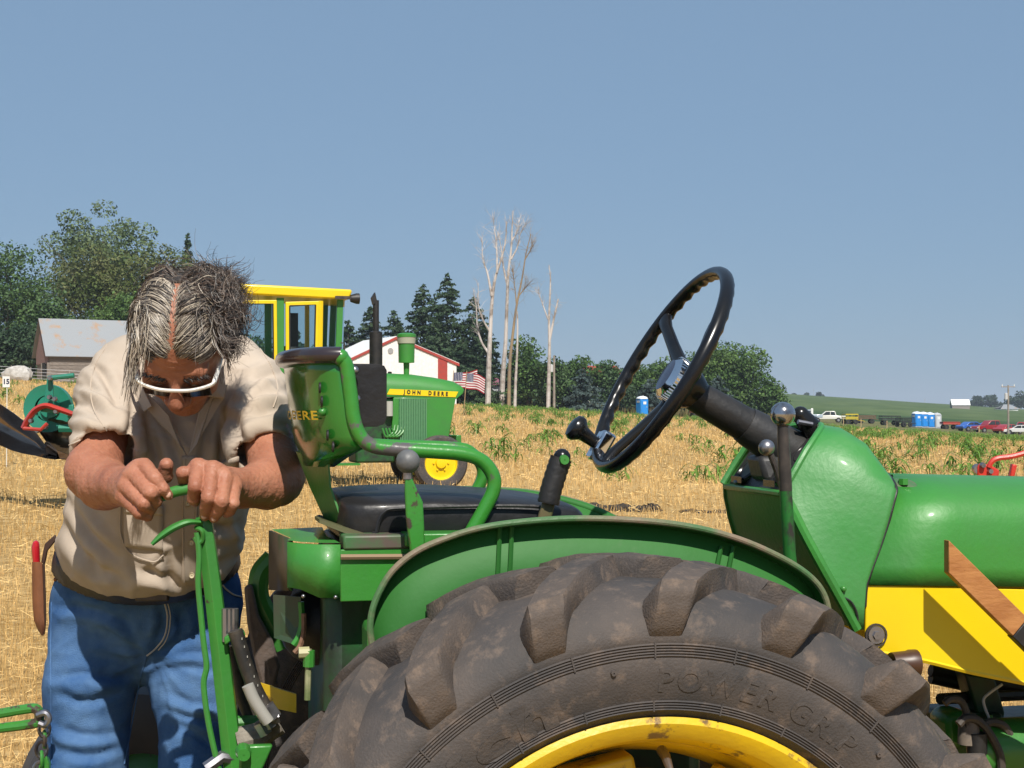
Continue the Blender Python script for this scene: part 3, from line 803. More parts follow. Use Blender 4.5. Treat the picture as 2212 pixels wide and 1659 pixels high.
# --- portable toilets
blue_pl = mat('blue plastic', (.015, .19, .55), rough=.4, col2=(.02, .25, .65), scale=2)
grey_pl = mat('grey plastic', (.42, .44, .46), rough=.45)
def toilet(px, d, rz, label, m, roof, group=None):
    b0 = on_ground(px, d); root = empty('portable_toilet', b0, rz, label, 'portable toilet', group)
    MB().box((-.55, -.55, .1), (.55, .55, 2.0)).build('cabin', m, root, bevel=.06)
    MB().box((-.60, -.60, 0), (.60, .60, .12)).build('base', grey_pl, root, smooth=False)
    rings = []
    for z, s in ((2.0, .60), (2.08, .60), (2.22, .50), (2.32, .30), (2.36, .05)): rings.append([Vector((s * math.copysign(abs(math.cos(a)) ** .5, math.cos(a)), s * math.copysign(abs(math.sin(a)) ** .5, math.sin(a)), z)) for a in np.linspace(0, 2 * math.pi, 20, endpoint=False)])
    MB().loft(rings, cap=True).build('roof', roof, root)
    dr = MB().box((-.36, -.60, .18), (.36, -.55, 1.85)).build('door', mat('door ' + m.name, tuple(1.25 * c for c in m.node_tree.nodes['RGB'].outputs[0].default_value[:3]), rough=.45), root, bevel=.02)
    MB().box((-.2, -.615, 1.35), (.2, -.60, 1.68)).build('door_sign', white, dr, smooth=False)
    MB().box((.24, -.63, .95), (.30, -.60, 1.1)).build('handle', grey_pl, dr, smooth=False)
    MB().box((-.575, -.3, 1.55), (-.55, .3, 1.8)).build('vent', grey_pl, root, smooth=False)
    MB().tube([(.4, .4, 2.0), (.4, .4, 2.45)], .05, 8).build('vent_pipe', grey_pl, root)
roof_w = mat('pale toilet roof', (.72, .78, .85), rough=.4)
toilet(1387, 186, R(28), 'single blue portable toilet seen through the steering wheel', blue_pl, roof_w)
for i, (px, m, lb) in enumerate(((1980, blue_pl, 'leftmost blue portable toilet of the row by the parked cars'), (1994, blue_pl, 'second blue portable toilet of the row'), (2008, blue_pl, 'third blue portable toilet, next to the grey one'), (2023, grey_pl, 'grey portable toilet at the right end of the row'))):
    toilet(px, 232 + i * .7, R(20), lb, m, roof_w if m is blue_pl else grey_pl, 'toilets in a row')

# --- pickups and cars
tyre_far = mat('far tyre rubber', (.02, .02, .02), rough=.8); glass_far = mat('dark car glass', (.03, .04, .05), rough=.15); steel_far = mat('wheel steel', (.4, .4, .4), rough=.4, metal=.6)
def vehicle(px, d, rz, col, label, kind='pickup'):
    b0 = on_ground(px, d); root = empty(kind + '_truck' if kind == 'pickup' else 'parked_car', b0, rz, label, 'pickup' if kind == 'pickup' else 'car')
    m = mat('car paint %s' % (col,), col, rough=.3, coat=.5)
    if kind == 'pickup':
        prof = [(-2.7, .55), (-2.75, .95), (-2.65, 1.05), (-1.35, 1.08), (-1.3, 1.1), (.3, 1.12), (1.0, 1.12), (2.45, 1.0), (2.65, .85), (2.7, .5)]
        cab = [(-1.3, 1.08), (-1.1, 1.72), (-.95, 1.8), (.35, 1.78), (1.1, 1.12)]
        wins = [[(-1.12, 1.18), (-1.0, 1.65), (-.4, 1.7), (-.4, 1.18)], [(-.3, 1.18), (-.3, 1.7), (.3, 1.68), (.85, 1.18)]]
    else:
        prof = [(-2.2, .45), (-2.25, .8), (-2.0, .92), (-1.0, .95), (1.0, .95), (2.0, .82), (2.2, .7), (2.2, .42)]
        cab = [(-1.6, .92), (-1.0, 1.36), (-.7, 1.42), (.3, 1.40), (1.1, .95)]
        wins = [[(-1.3, 1.0), (-.9, 1.32), (-.35, 1.35), (-.35, 1.0)], [(-.25, 1.0), (-.25, 1.35), (.25, 1.33), (.75, 1.0)]]
    MB().prism([(x, -.92, z) for x, z in prof], (0, 1.84, 0)).build('body', m, root, bevel=.06)
    MB().prism([(x, -.82, z) for x, z in cab], (0, 1.64, 0)).build('cabin', m, root, bevel=.06)
    for w in wins:
        for y in (-.835, .815): MB().prism([(x, y, z) for x, z in w], (0, .02, 0)).build('side_window', glass_far, root, smooth=False)
    fx = 1.6 if kind == 'pickup' else 1.35
    for x in (-fx, fx):
        for s in (-1, 1):
            w = MB().lathe([(-.12, .19), (-.12, .36), (-.08, .39), (.08, .39), (.12, .36), (.12, .19)], 'y', (x, s * .86, .39), 18).build('tyre', tyre_far, root)
            MB().lathe([(-.125 * s, .001), (-.125 * s, .20), (-.11 * s, .2)], 'y', (x, s * -.0 + s * .86 + s * .24, .39), 12).build('rim', steel_far, w)
    if kind == 'pickup':
        MB().box((-2.6, -.8, 1.06), (-1.4, .8, 1.065)).build('bed', glass_far, root, smooth=False)
    MB().box((2.66 if kind == 'pickup' else 2.16, -.8, .45), (2.8 if kind == 'pickup' else 2.28, .8, .6)).build('bumper', steel_far, root, bevel=.03)
    for s in (-1, 1): MB().box((2.6 if kind == 'pickup' else 2.1, s * .8 - .1, .72), (2.72 if kind == 'pickup' else 2.24, s * .8 + .1, .86)).build('headlight', white, root, bevel=.02)
vehicle(1738, 238, R(170), (.35, .42, .50), 'silver blue pickup parked left of the white pickup')
vehicle(1788, 240, R(172), (.70, .68, .62), 'white pickup truck parked at the foot of the green hill')
vehicle(2100, 222, R(20), (.03, .12, .45), 'blue car at the left end of the parked car cluster', 'car')
vehicle(2128, 228, R(160), (.04, .16, .5), 'blue car half hidden behind the red pickup', 'car')
vehicle(2138, 220, R(200), (.28, .015, .02), 'red pickup left of the utility pole foot')
vehicle(2178, 216, R(30), (.34, .02, .025), 'red car right below the utility pole', 'car')
vehicle(2205, 214, R(150), (.72, .72, .70), 'white car at the right edge of the parked car cluster', 'car')
vehicle(2215, 222, R(-15), (.30, .02, .02), 'dark red pickup partly out of frame at the right border')
# white door panel standing by the silver pickup
o = MB().box((-.18, -.12, 0), (.18, .12, 2.1)).build('white_tank', white, bevel=.1); o.location = on_ground(1754, 234); tag(o, 'slim white upright tank standing before the silver pickup', 'tank')

# farm machines parked along the field end
yel_far = mat('faded yellow machine', (.55, .42, .03), rough=.5); blk_far = mat('black machine paint', (.018, .018, .018), rough=.6); red_far = mat('red machine', (.42, .05, .03), rough=.5)
def wagon(px, d, rz, m, L_, hh, label, name='farm_wagon', rail=True):
    b0 = on_ground(px, d); root = empty(name, b0, rz, label, 'wagon')
    MB().box((-L_ / 2, -.8, .75), (L_ / 2, .8, .9)).build('deck', m, root, bevel=.02)
    if rail:
        for k in (0, 1):
            z0_ = .98 + k * (hh - .2)
            for y in (-.8, .76): MB().box((-L_ / 2, y, z0_), (L_ / 2, y + .04, z0_ + .16)).build('side_rail', m, root, smooth=False)
            for x in (-L_ / 2, L_ / 2 - .04): MB().box((x, -.76, z0_), (x + .04, .76, z0_ + .16)).build('end_rail', m, root, smooth=False)
        for x in (-L_ / 2, -.02, L_ / 2 - .05):
            for y in (-.79, .77): MB().box((x, y - .02, .9), (x + .05, y + .04, .9 + hh)).build('stake_post', m, root, smooth=False)
    for x in (-L_ * .3, L_ * .3):
        for s in (-1, 1): MB().lathe([(-.1, .1), (-.1, .34), (-.07, .37), (.07, .37), (.1, .34), (.1, .1)], 'y', (x, s * .8, .37), 14).build('tyre', tyre_far, root)
        MB().tube([(x, -.8, .37), (x, .8, .37)], .05, 6).build('axle', m, root)
    MB().tube([(L_ / 2, 0, .7), (L_ / 2 + 1.4, 0, .45)], .05, 6).build('tongue', m, root)
wagon(1836, 232, R(10), yel_far, 2.0, .65, 'yellow farm wagon right of the white pickup')
wagon(1922, 240, R(5), blk_far, 3.0, .55, 'black trailer left of the row of toilets')
wagon(1952, 226, R(25), blk_far, 1.8, .45, 'small black cart in front of the black trailer')
wagon(2052, 230, R(4), red_far, 2.6, .15, 'low red hay wagon right of the grey toilet')
wagon(1510, 186, R(8), red_far, 2.0, .3, 'low orange red wagon at the field edge below the column')
wagon(1870, 250, R(0), mat('brown machine', (.12, .07, .04), rough=.8), 3.0, .4, 'low brown wagon between yellow wagon and black trailer')
# lath stakes at the end of the plots
stake_m = mat('lath wood', (.45, .33, .18), rough=.8)
for i, (px, d, lb) in enumerate(((1822, 200, 'thin wooden lath stake left of the yellow wagon'), (1860, 195, 'thin wooden lath stake right of the yellow wagon'), (1916, 190, 'thin wooden lath stake before the black trailer'), (2115, 178, 'thin wooden lath stake before the parked car cluster'), (1700, 205, 'pale lath stake at the foot of the slim sapling'))):
    o = MB().box((-.04, -.02, -.2), (.04, .02, 1.15)).build('lath_stake', stake_m, smooth=False); o.location = on_ground(px, d)
    tag(o, lb, 'stake', 'lath stakes along the field end')

# --- flags
def flag_material(name, w, h):
    m = bpy.data.materials.new(name); m.use_nodes = True; nt = m.node_tree; N = nt.nodes; L = nt.links; b = N['Principled BSDF']; b.inputs['Roughness'].default_value = .8
    tc = N.new('ShaderNodeUVMap'); sp = N.new('ShaderNodeSeparateXYZ'); L.new(tc.outputs[0], sp.inputs[0])
    def math_(op, a, bb):
        n = N.new('ShaderNodeMath'); n.operation = op
        for i, v in enumerate((a, bb)):
            if isinstance(v, (int, float)): n.inputs[i].default_value = v
            else: L.new(v, n.inputs[i])
        return n.outputs[0]
    st = math_('MODULO', math_('FLOOR', math_('MULTIPLY', sp.outputs['Y'], 13.0), 0.0), 2.0)
    mx = N.new('ShaderNodeMix'); mx.data_type = 'RGBA'; L.new(st, mx.inputs['Factor']); mx.inputs['A'].default_value = (.36, .02, .035, 1); mx.inputs['B'].default_value = (.75, .72, .72, 1)
    cant = math_('MULTIPLY', math_('LESS_THAN', sp.outputs['X'], .4), math_('GREATER_THAN', sp.outputs['Y'], 6 / 13))
    # stars: small dots on a staggered grid
    fx = math_('FRACT', math_('MULTIPLY', sp.outputs['X'], 15.0), 0.0); fy = math_('FRACT', math_('MULTIPLY', sp.outputs['Y'], 15.0), 0.0)
    dd = math_('ADD', math_('POWER', math_('SUBTRACT', fx, .5), 2.0), math_('POWER', math_('SUBTRACT', fy, .5), 2.0))
    star = math_('LESS_THAN', dd, .07)
    m2 = N.new('ShaderNodeMix'); m2.data_type = 'RGBA'; L.new(star, m2.inputs['Factor']); m2.inputs['A'].default_value = (.02, .03, .11, 1); m2.inputs['B'].default_value = (.75, .75, .78, 1)
    m3 = N.new('ShaderNodeMix'); m3.data_type = 'RGBA'; L.new(cant, m3.inputs['Factor']); L.new(mx.outputs['Result'], m3.inputs['A']); L.new(m2.outputs['Result'], m3.inputs['B'])
    L.new(m3.outputs['Result'], b.inputs['Base Color'])
    t = N.new('ShaderNodeBsdfTranslucent'); L.new(m3.outputs['Result'], t.inputs['Color']); ms = N.new('ShaderNodeMixShader'); ms.inputs[0].default_value = .3
    L.new(b.outputs[0], ms.inputs[1]); L.new(t.outputs[0], ms.inputs[2]); L.new(ms.outputs[0], N['Material Output'].inputs['Surface'])
    return m
flag_m = flag_material('flag cloth', 1.5, .9)
def flag(p_top, p_bot_row, w, h, rz, label, seed, droop):
    """p_top: (px,row,d) of the upper hoist corner"""
    px, row, d = p_top; b0 = on_ground(px - 6, d); hoist = P(px, row, d) - b0
    root = empty('flag', b0, 0, label, 'flag')
    MB().tube([(0, 0, -.2), hoist + Vector((.03, 0, .12))], .022, 6).build('pole', mat('flag pole wood', (.32, .22, .12), rough=.7), root)
    nx_, nz_ = 26, 16; V = []; UV = []
    dirp = (hoist - Vector((0, 0, 0))).normalized()
    for j in range(nz_ + 1):
        for i in range(nx_ + 1):
            u, v = i / nx_, j / nz_
            p = hoist - dirp * h * (1 - v) + Vector((math.cos(rz), math.sin(rz), 0)) * w * u + Vector((0, .09 * math.sin(u * 9 + v * 2 + seed) * u, -droop * u * u + .05 * math.sin(u * 7 + seed) * u))
            V.append(p); UV.append((u, v))
    Fq = [(j*(nx_+1)+i, j*(nx_+1)+i+1, (j+1)*(nx_+1)+i+1, (j+1)*(nx_+1)+i) for j in range(nz_) for i in range(nx_)]
    me = bpy.data.meshes.new('cloth'); me.from_pydata(V, [], Fq); uv = me.uv_layers.new(name='UVMap')
    for l in me.loops: uv.data[l.index].uv = UV[l.vertex_index]
    me.polygons.foreach_set('use_smooth', [True] * len(Fq)); me.materials.append(flag_m)
    place(bpy.data.objects.new('cloth', me), root)
flag((979, 805, 84), 0, 1.35, .85, R(-10), 'left flag with stars and stripes, partly behind the cab tractor hood', 1, -.12)
flag((1007, 806, 80), 0, 1.0, .82, R(8), 'right flag with stars and stripes beside the dead trunks', 4, .22)
# person-sized dummy seen between the trunks: purple awning folded on a grey cart
def awning():
    d = 182.0; b0 = on_ground(1072, d); root = empty('lawn_umbrella', b0, 0, 'faded purple umbrella beside a grey cart behind the dead trunks', 'umbrella')
    z0 = (H + (HY - 828) * d / F) - b0.z
    MB().tube([(0, 0, -.2), (0, 0, z0)], .04, 6).build('pole', steel_far, root)
    MB().lathe([(z0 - .2, .75), (z0 + .25, .55), (z0 + .5, .3), (z0 + .62, .02)], 'z', (0, 0, 0), 14).build('canopy', mat('purple cloth', (.20, .07, .11), rough=.8), root)
    MB().box((-.5, -.3, z0 - 1.0), (.5, .3, z0 - .35)).build('cart_box', grey_pl, root, bevel=.05)
awning()

# plot sign at the left
def plot_sign():
    d = 24.0; b0 = on_ground(14, d); root = empty('plot_sign', b0, R(-4), 'small white plot number card on a thin stake at the far left', 'sign')
    top = P(18, 813, d) - b0; w = 16 / F * d / 2
    MB().tube([(0, 0, -.1), (.01, 0, top.z)], .007, 5).build('stake', mat('thin white stake', (.7, .68, .62), rough=.6), root)
    cd = MB().box((-w, -.014, top.z - .17), (w, -.008, top.z)).build('card', white, root, smooth=False)
    v, f = text_mesh('15', .11, .001, .004)
    mb = MB(); mb.add([(p.x, -.0165, p.y + top.z - .085) for p in v], f); mb.build('lettering', mat('sign ink', (.05, .06, .12), rough=.6), cd, smooth=False)
plot_sign()
# ------------------------------------------------------------------ paints and metals of the near machines
def paint(name, col, chip=(.055, .04, .03), lo3=.66, hi3=.70, rough=.28, bump=.08, bscale=90, dull=None):
    return mat(name, col, rough=rough + .10, coat=.12, col2=dull or tuple(c * .78 + .012 for c in col), scale=4, lo=.38, hi=.66, bump=bump, bscale=bscale, col3=chip, scale3=22, lo3=lo3, hi3=hi3)
GREEN = (.036, .212, .027)
green = paint('green tractor paint', GREEN)
green_clean = paint('clean green paint', (.037, .225, .030), lo3=.80, hi3=.9, rough=.38)
green_wet = mat('thick runny green paint', (.056, .225, .060), rough=.48, coat=.06, col2=(.038, .22, .042), scale=7, bump=.10, bscale=95, col3=(.055, .19, .05), scale3=3, lo3=.5, hi3=.7)
green_dull = mat('dull fender green', (.022, .128, .020), rough=.6, spec=.35, col2=(.028, .15, .027), scale=4, lo=.35, hi=.65, bump=.05, bscale=60, col3=(.06, .15, .05), scale3=9, lo3=.62, hi3=.75)
green_gloss = mat('glossy seat green', (.022, .15, .020), rough=.16, coat=.4, spec=.5, col2=(.026, .17, .024), scale=5, bump=.02, bscale=50)
green_chip = paint('chipped green paint', GREEN, lo3=.54, hi3=.57)
yellow = paint('yellow paint', (.78, .56, .0045), chip=(.45, .30, .02), lo3=.80, hi3=.9, rough=.3, bump=.02, dull=(.74, .52, .004))
yellow_rim = paint('yellow wheel paint', (.72, .47, .006), chip=(.16, .09, .03), lo3=.58, hi3=.66)
dark_iron = mat('worn dark iron', (.05, .045, .042), rough=.5, metal=.5, col2=(.10, .08, .07), scale=14, bump=.15, bscale=60)
bare_steel = mat('worn bare steel', (.32, .31, .33), rough=.35, metal=.9, col2=(.10, .08, .08), scale=12, lo=.5, hi=.66)
chrome = mat('chrome', (.75, .75, .77), rough=.08, metal=1.0, col2=(.6, .6, .62), scale=10)
black_pl = mat('black plastic', (.006, .006, .008), rough=.24, coat=.0, spec=.42, col2=(.010, .010, .010), scale=10)
black_mat = mat('dull black', (.011, .011, .012), rough=.5, col2=(.022, .020, .019), scale=12, bump=.15, bscale=80)
vinyl = mat('black vinyl', (.010, .010, .012), rough=.45, coat=.08, spec=.35, col2=(.018, .017, .017), scale=9, bump=.25, bscale=30)
hose_m = mat('black hydraulic hose', (.02, .019, .018), rough=.5, col2=(.06, .05, .04), scale=20)
rust = mat('rusty iron', (.14, .075, .045), rough=.8, col2=(.22, .12, .07), scale=18, bump=.4, bscale=70)
rubber = mat('dusty tyre rubber', (.060, .053, .050), rough=.8, spec=.3, col2=(.120, .092, .074), scale=7, lo=.36, hi=.68, detail=14, bump=.25, bscale=260, col3=(.17, .125, .095), scale3=40, lo3=.52, hi3=.72)
rubber_side = mat('tyre sidewall rubber', (.050, .047, .047), rough=.72, spec=.3, col2=(.098, .080, .070), scale=6, lo=.38, hi=.72, detail=14, bump=.2, bscale=260, col3=(.16, .12, .094), scale3=30, lo3=.53, hi3=.76)
glass = None
def glass_material():
    m = bpy.data.materials.new('window glass'); m.use_nodes = True; N = m.node_tree.nodes; L = m.node_tree.links
    N.remove(N['Principled BSDF'])
    g = N.new('ShaderNodeBsdfGlossy'); g.inputs['Roughness'].default_value = .02; g.inputs['Color'].default_value = (1, 1, 1, 1)
    t = N.new('ShaderNodeBsdfTransparent'); t.inputs['Color'].default_value = (.74, .84, .86, 1)
    fr = N.new('ShaderNodeFresnel'); fr.inputs['IOR'].default_value = 1.35
    ms = N.new('ShaderNodeMixShader'); L.new(fr.outputs[0], ms.inputs[0]); L.new(t.outputs[0], ms.inputs[1]); L.new(g.outputs[0], ms.inputs[2])
    L.new(ms.outputs[0], N['Material Output'].inputs['Surface']); return m
glass = glass_material()

class Frame:
    """local frame of a machine: x forward, y to its left, z up"""
    def __init__(s, origin, yaw):
        s.o = Vector(origin); s.f = Vector((math.cos(yaw), math.sin(yaw), 0)); s.l = Vector((-math.sin(yaw), math.cos(yaw), 0)); s.yaw = yaw
    def __call__(s, px, py, lat):
        """local point on the lengthwise plane lat that shows at column px, row py"""
        c = Vector((0, 0, H)); dr = Vector(((px - CX) / F, 1, (HY - py) / F))
        t = (lat - (c - s.o).dot(s.l)) / dr.dot(s.l); w = c + dr * t - s.o
        return Vector((w.dot(s.f), lat, w.z))

def tyre_profile(R_, rim, w):
    pass

# ------------------------------------------------------------------ cab tractor in the background
def cab_tractor():
    d = 21.5; yaw = R(17)
    b0 = on_ground(960, d); fr = Frame(b0, yaw)
    # origin: below the near front wheel; lateral 0 at the near side plane, positive away
    root = empty('cab_tractor', b0, yaw, 'green tractor with a yellow roofed cab parked behind the seat', 'tractor')
    q = lambda px, py, lat: fr(px, py, lat)
    # front wheels (near one at right, far one to its left)
    def wheel(c, r, rw, w, rr, near):
        t = MB().lathe([(-w*.38, rr), (-w*.5, r*.8), (-w*.48, r*.93), (-w*.3, r), (0, r*.99), (w*.3, r), (w*.48, r*.93), (w*.5, r*.8), (w*.38, rr)], 'y', c, 40).build('tyre', rubber_side, root)
        for k in (-.22, 0, .22): MB().lathe([(w*k-.014, r*.985), (w*k-.012, r*1.012), (w*k+.012, r*1.012), (w*k+.014, r*.985)], 'y', c, 40).build('tread_rib', rubber, t)
        rm = MB().lathe([(-w*.40, rr*1.04), (-w*.36, rr), (-w*.2, rr*.93), (-w*.18, rr*.8), (-w*.26, rr*.55), (-w*.26, rr*.34), (-w*.44, rr*.30), (-w*.46, rr*.2), (-w*.46, .001)], 'y', c, 32).build('rim', yellow, root)
        for k in range(6):
            a = k * math.pi / 3; MB().lathe([(-w*.26 - .02, .001), (-w*.26 - .02, .014), (-w*.26 + .01, .014)], 'y', (c[0] + rr*.45*math.cos(a), c[1], c[2] + rr*.45*math.sin(a)), 6).build('wheel_bolt', yellow, rm)
        return t
    c1 = q(951, 1000, .1); zc = c1.z; rw = .385
    wheel((c1.x, .12, zc), rw, 0, .20, .235, True)
    c2 = (c1.x + .02, 1.62, zc)
    wheel(c2, rw, 0, .20, .235, False)
    MB().tube([(c1.x, .15, zc + .02), (c1.x, 1.6, zc + .02)], .05, 8).build('front_axle', green, root)
    MB().tube([(c1.x, .25, zc + .02), (c1.x, .25, zc + .3), (c1.x, .85, zc + .35), (c1.x, 1.45, zc + .3), (c1.x, 1.45, zc + .02)], .045, 8).build('axle_beam', green, root)
    mid = .86                                   # centreline lateral
    near = mid - .33                            # hood side plane
    # hood: lofted from the cab to the nose; row of the upper edge and its end
    xa = q(745, 812, near).x; xb = q(1000, 835, near).x
    def zrow(px, row): return q(px, row, near).z
    rings = []
    for px, top, bot in ((745, 808, 852), (820, 806, 856), (900, 810, 858), (950, 817, 861), (985, 824, 862), (1000, 832, 850), (1004, 838, 842)):
        x = q(px, 900, near).x; zt = zrow(px, top); zb = zrow(px, bot); hw = .33 if px < 990 else (.31 if px < 1003 else .28)
        rings.append([Vector((x, mid - hw, zb)), Vector((x, mid - hw, zb + (zt - zb) * .45)), Vector((x, mid - hw * .86, zb + (zt - zb) * .82)), Vector((x, mid - hw * .55, zt)), Vector((x, mid, zt + .015)),
                      Vector((x, mid + hw * .55, zt)), Vector((x, mid + hw * .86, zb + (zt - zb) * .82)), Vector((x, mid + hw, zb + (zt - zb) * .45)), Vector((x, mid + hw, zb))])
    MB().loft(rings, closed=False, cap=False).build('hood', green_clean, root, ang=50)
    # side panel and grille screens
    pl = MB().prism([q(908, 858, near), q(985, 860, near), q(968, 955, near), q(963, 963, near), q(845, 960, near), q(850, 858, near)], (0, .62, 0)).build('side_panel', green_clean, root, bevel=.015)
    scr = MB().prism([q(862, 860, near - .01), q(922, 862, near - .01), q(921, 958, near - .01), q(860, 954, near - .01)], (0, .01, 0)).build('side_screen', mat('screen mesh green', (.03, .14, .05), rough=.5, col2=(.05, .2, .07), scale=30), root, smooth=False)
    for i in range(16):
        px = 864 + i * 3.7
        MB().prism([q(px, 862, near - .012), q(px + 1.9, 862, near - .012), q(px + 1.9, 956, near - .012), q(px, 955, near - .012)], (0, -.014, 0)).build('screen_slat', mat('pale screen slat', (.10, .24, .12), rough=.5), scr, smooth=False)
    # yellow stripe with lettering
    st = MB().prism([q(842, 840, near - .008), q(990, 846, near - .008), q(984, 858, near - .008), q(836, 852, near - .008)], (0, .012, 0)).build('hood_stripe', yellow, root, smooth=False)
    v, f = text_mesh('JOHN  DEERE', .075, .001, .003, 1.75)
    a = q(872, 846.5, near - .012); bb = q(968, 851.5, near - .012); cen = (a + bb) / 2; span = (bb - a).length
    wd = max(p.x for p in v) - min(p.x for p in v); k = span / wd; tilt = math.atan2(bb.z - a.z, bb.x - a.x)
    MB().add([(cen.x + (p.x * math.cos(tilt)) * k - p.y * math.sin(tilt), near - .014 - p.z, cen.z + p.x * math.sin(tilt) * k + p.y * math.cos(tilt)) for p in v], f).build('lettering', mat('black lettering', (.02, .02, .015), rough=.5), st, smooth=False)
    # frame rails and engine
    MB().box((q(800, 960, near).x, near + .08, zrow(900, 985)), (q(993, 960, near).x, near + .55, zrow(900, 957))).build('frame_rail', green, root, bevel=.02)
    MB().box((q(985, 960, near).x, near - .02, zrow(985, 988)), (q(996, 960, near).x, near + .7, zrow(985, 940))).build('front_weight_bracket', green, root, bevel=.01)
    MB().box((q(770, 960, near).x, near + .05, zrow(820, 1000)), (q(855, 960, near).x, near + .6, zrow(820, 858))).build('engine_block', mat('greasy green', (.012, .09, .018), rough=.5, col2=(.02, .03, .02), scale=10), root, bevel=.03)
    MB().lathe([(-.09, .001), (-.09, .055), (.12, .055), (.12, .001)], 'z', (q(840, 880, near).x, near - .02, zrow(840, 885)), 14).build('fuel_filter', mat('filter glass', (.4, .4, .36), rough=.3), root)
    for i in range(4):
        p = q(826 + i * 7, 925, near - .02); MB().tube(spline([p, p + Vector((.05, -.03, -.12)), p + Vector((.16, 0, -.05)), p + Vector((.2, .05, .1))], 5), .014, 6).build('fuel_line', green, root)
    # exhaust stack
    ex = q(812, 800, mid); gx_ = MB().lathe([(zrow(812, 812), .05), (zrow(812, 808), .095), (zrow(812, 715), .095), (zrow(812, 712), .045), (zrow(812, 645), .045), (zrow(812, 645), .035)], 'z', (ex.x, mid, 0), 18).build('exhaust_stack', black_mat, root)
    MB().prism([(ex.x - .07, mid - .045, zrow(812, 640)), (ex.x - .02, mid - .045, zrow(812, 628)), (ex.x + .01, mid - .045, zrow(812, 648)), (ex.x - .045, mid - .045, zrow(812, 655))], (0, .09, 0)).build('rain_flap', black_mat, gx_, smooth=False)
    # air intake
    ax = q(878, 800, mid).x
    MB().lathe([(zrow(878, 812), .04), (zrow(878, 782), .045)], 'z', (ax, mid, 0), 14).build('intake_pipe', green_clean, root)
    MB().lathe([(zrow(878, 783), .02), (zrow(878, 782), .115), (zrow(878, 742), .12), (zrow(878, 740), .13)], 'z', (ax, mid, 0), 20).build('precleaner_body', green_clean, root)
    MB().lathe([(zrow(878, 740), .128), (zrow(878, 726), .135)], 'z', (ax, mid, 0), 20).build('precleaner_bowl', mat('dusty clear bowl', (.35, .36, .28), rough=.35), root)
    MB().lathe([(zrow(878, 726), .14), (zrow(878, 720), .14), (zrow(878, 717), .09), (zrow(878, 716), .001)], 'z', (ax, mid, 0), 20).build('precleaner_cap', green_clean, root)
    MB().lathe([(zrow(855, 808), .03), (zrow(855, 802), .03), (zrow(855, 801), .001)], 'z', (q(842, 806, mid).x, mid, 0), 10).build('fuel_cap', black_mat, root)
    # cab
    cn = mid - .62; cf = mid + .62              # cab sides
    x0 = q(430, 700, cn).x; x1 = q(742, 700, cn).x
    ztop = q(700, 640, cn).z; zbot = q(700, 960, cn).z
    roof = MB()
    rr_ = []
    xr0 = q(420, 640, cn).x; xr1 = q(760, 640, cn).x
    roof.prism([(xr0, cn - .06, ztop + .02), (xr1 - .05, cn - .06, q(750, 648, cn).z), (xr1, cn - .06, q(757, 628, cn).z), (xr1 - .03, cn - .06, q(757, 626, cn).z), (xr0, cn - .06, q(520, 612, cn).z + .01)], (0, 1.36, 0)).build('roof', yellow, root, bevel=.025)
    # posts
    def post(pa, pb, name, m, w=.06, lat=None, pw=.06):
        a_, b_ = pa, pb
        MB().prism([a_, a_ + Vector((w, 0, 0)), b_ + Vector((w, 0, 0)), b_], (0, pw, 0)).build(name, m, root, bevel=.008)
    for lat in (cn, cf - .06):
        xo = 0
        post(q(729, 645, cn) * 1 + Vector((0, lat - cn, 0)), q(722, 850, cn) + Vector((0, lat - cn, 0)), 'cab_post', green_clean, .085)
        post(q(598, 643, cn) + Vector((0, lat - cn, 0)), q(598, 850, cn) + Vector((0, lat - cn, 0)), 'cab_post', green_clean, .10)
        post(q(440, 640, cn) + Vector((0, lat - cn, 0)), q(440, 850, cn) + Vector((0, lat - cn, 0)), 'cab_post', green_clean, .08)
    # lower cab body and rear fender
    MB().box((q(430, 850, cn).x, cn, q(600, 860, cn).z), (q(735, 850, cn).x, cf, q(600, 838, cn).z)).build('cab_floor', green_clean, root, bevel=.02)
    MB().box((q(600, 850, cn).x, mid - .3, zrow(700, 975)), (q(780, 850, cn).x, mid + .3, zrow(700, 850))).build('transmission_case', green, root, bevel=.03)
    MB().box((q(728, 850, cn).x, mid - .36, zrow(760, 880)), (q(765, 850, cn).x, mid + .36, zrow(760, 806))).build('cowl', green_clean, root, bevel=.03)
    # window frames with glass
    def window(p, name='door', m=yellow, t=.055):
        """p: four corners (px,row) clockwise from upper left, in the side plane"""
        c = [q(a, b, cn - .035) for a, b in p]; ctr = sum(c, Vector()) / 4
        inn = [ctr + (v - ctr) * .80 for v in c]
        for i, v in enumerate(inn):   # keep the frame an even width
            v.x = c[i].x + math.copysign(t, ctr.x - c[i].x); v.z = c[i].z + math.copysign(t, ctr.z - c[i].z)
        vs = c + inn; b_ = [v + Vector((0, .04, 0)) for v in vs]
        fs = [(i, (i+1) % 4, 4 + (i+1) % 4, 4 + i) for i in range(4)]; fs2 = [tuple(8 + k for k in reversed(f)) for f in fs]
        side = [(i, 8 + i, 8 + (i+1) % 4, (i+1) % 4) for i in range(4)] + [(4 + i, 4 + (i+1) % 4, 12 + (i+1) % 4, 12 + i) for i in range(4)]
        o = MB().add(vs + b_, fs + fs2 + side).build(name, m, root, smooth=False, bevel=.008)
        MB().add([v + Vector((0, .02, 0)) for v in inn], [(0, 1, 2, 3)]).build('pane', glass, o, smooth=False)
        MB().tube([v + Vector((0, .0, 0)) for v in inn] + [inn[0] * 1], .012, 5).build('rubber_seal', black_mat, o)
        return o
    window([(617, 652), (690, 650), (686, 850), (618, 850)], 'cab_door')
    window([(500, 648), (598, 648), (600, 850), (500, 850)], 'rear_side_window')
    window([(446, 646), (497, 648), (497, 850), (446, 850)], 'rear_quarter_window')
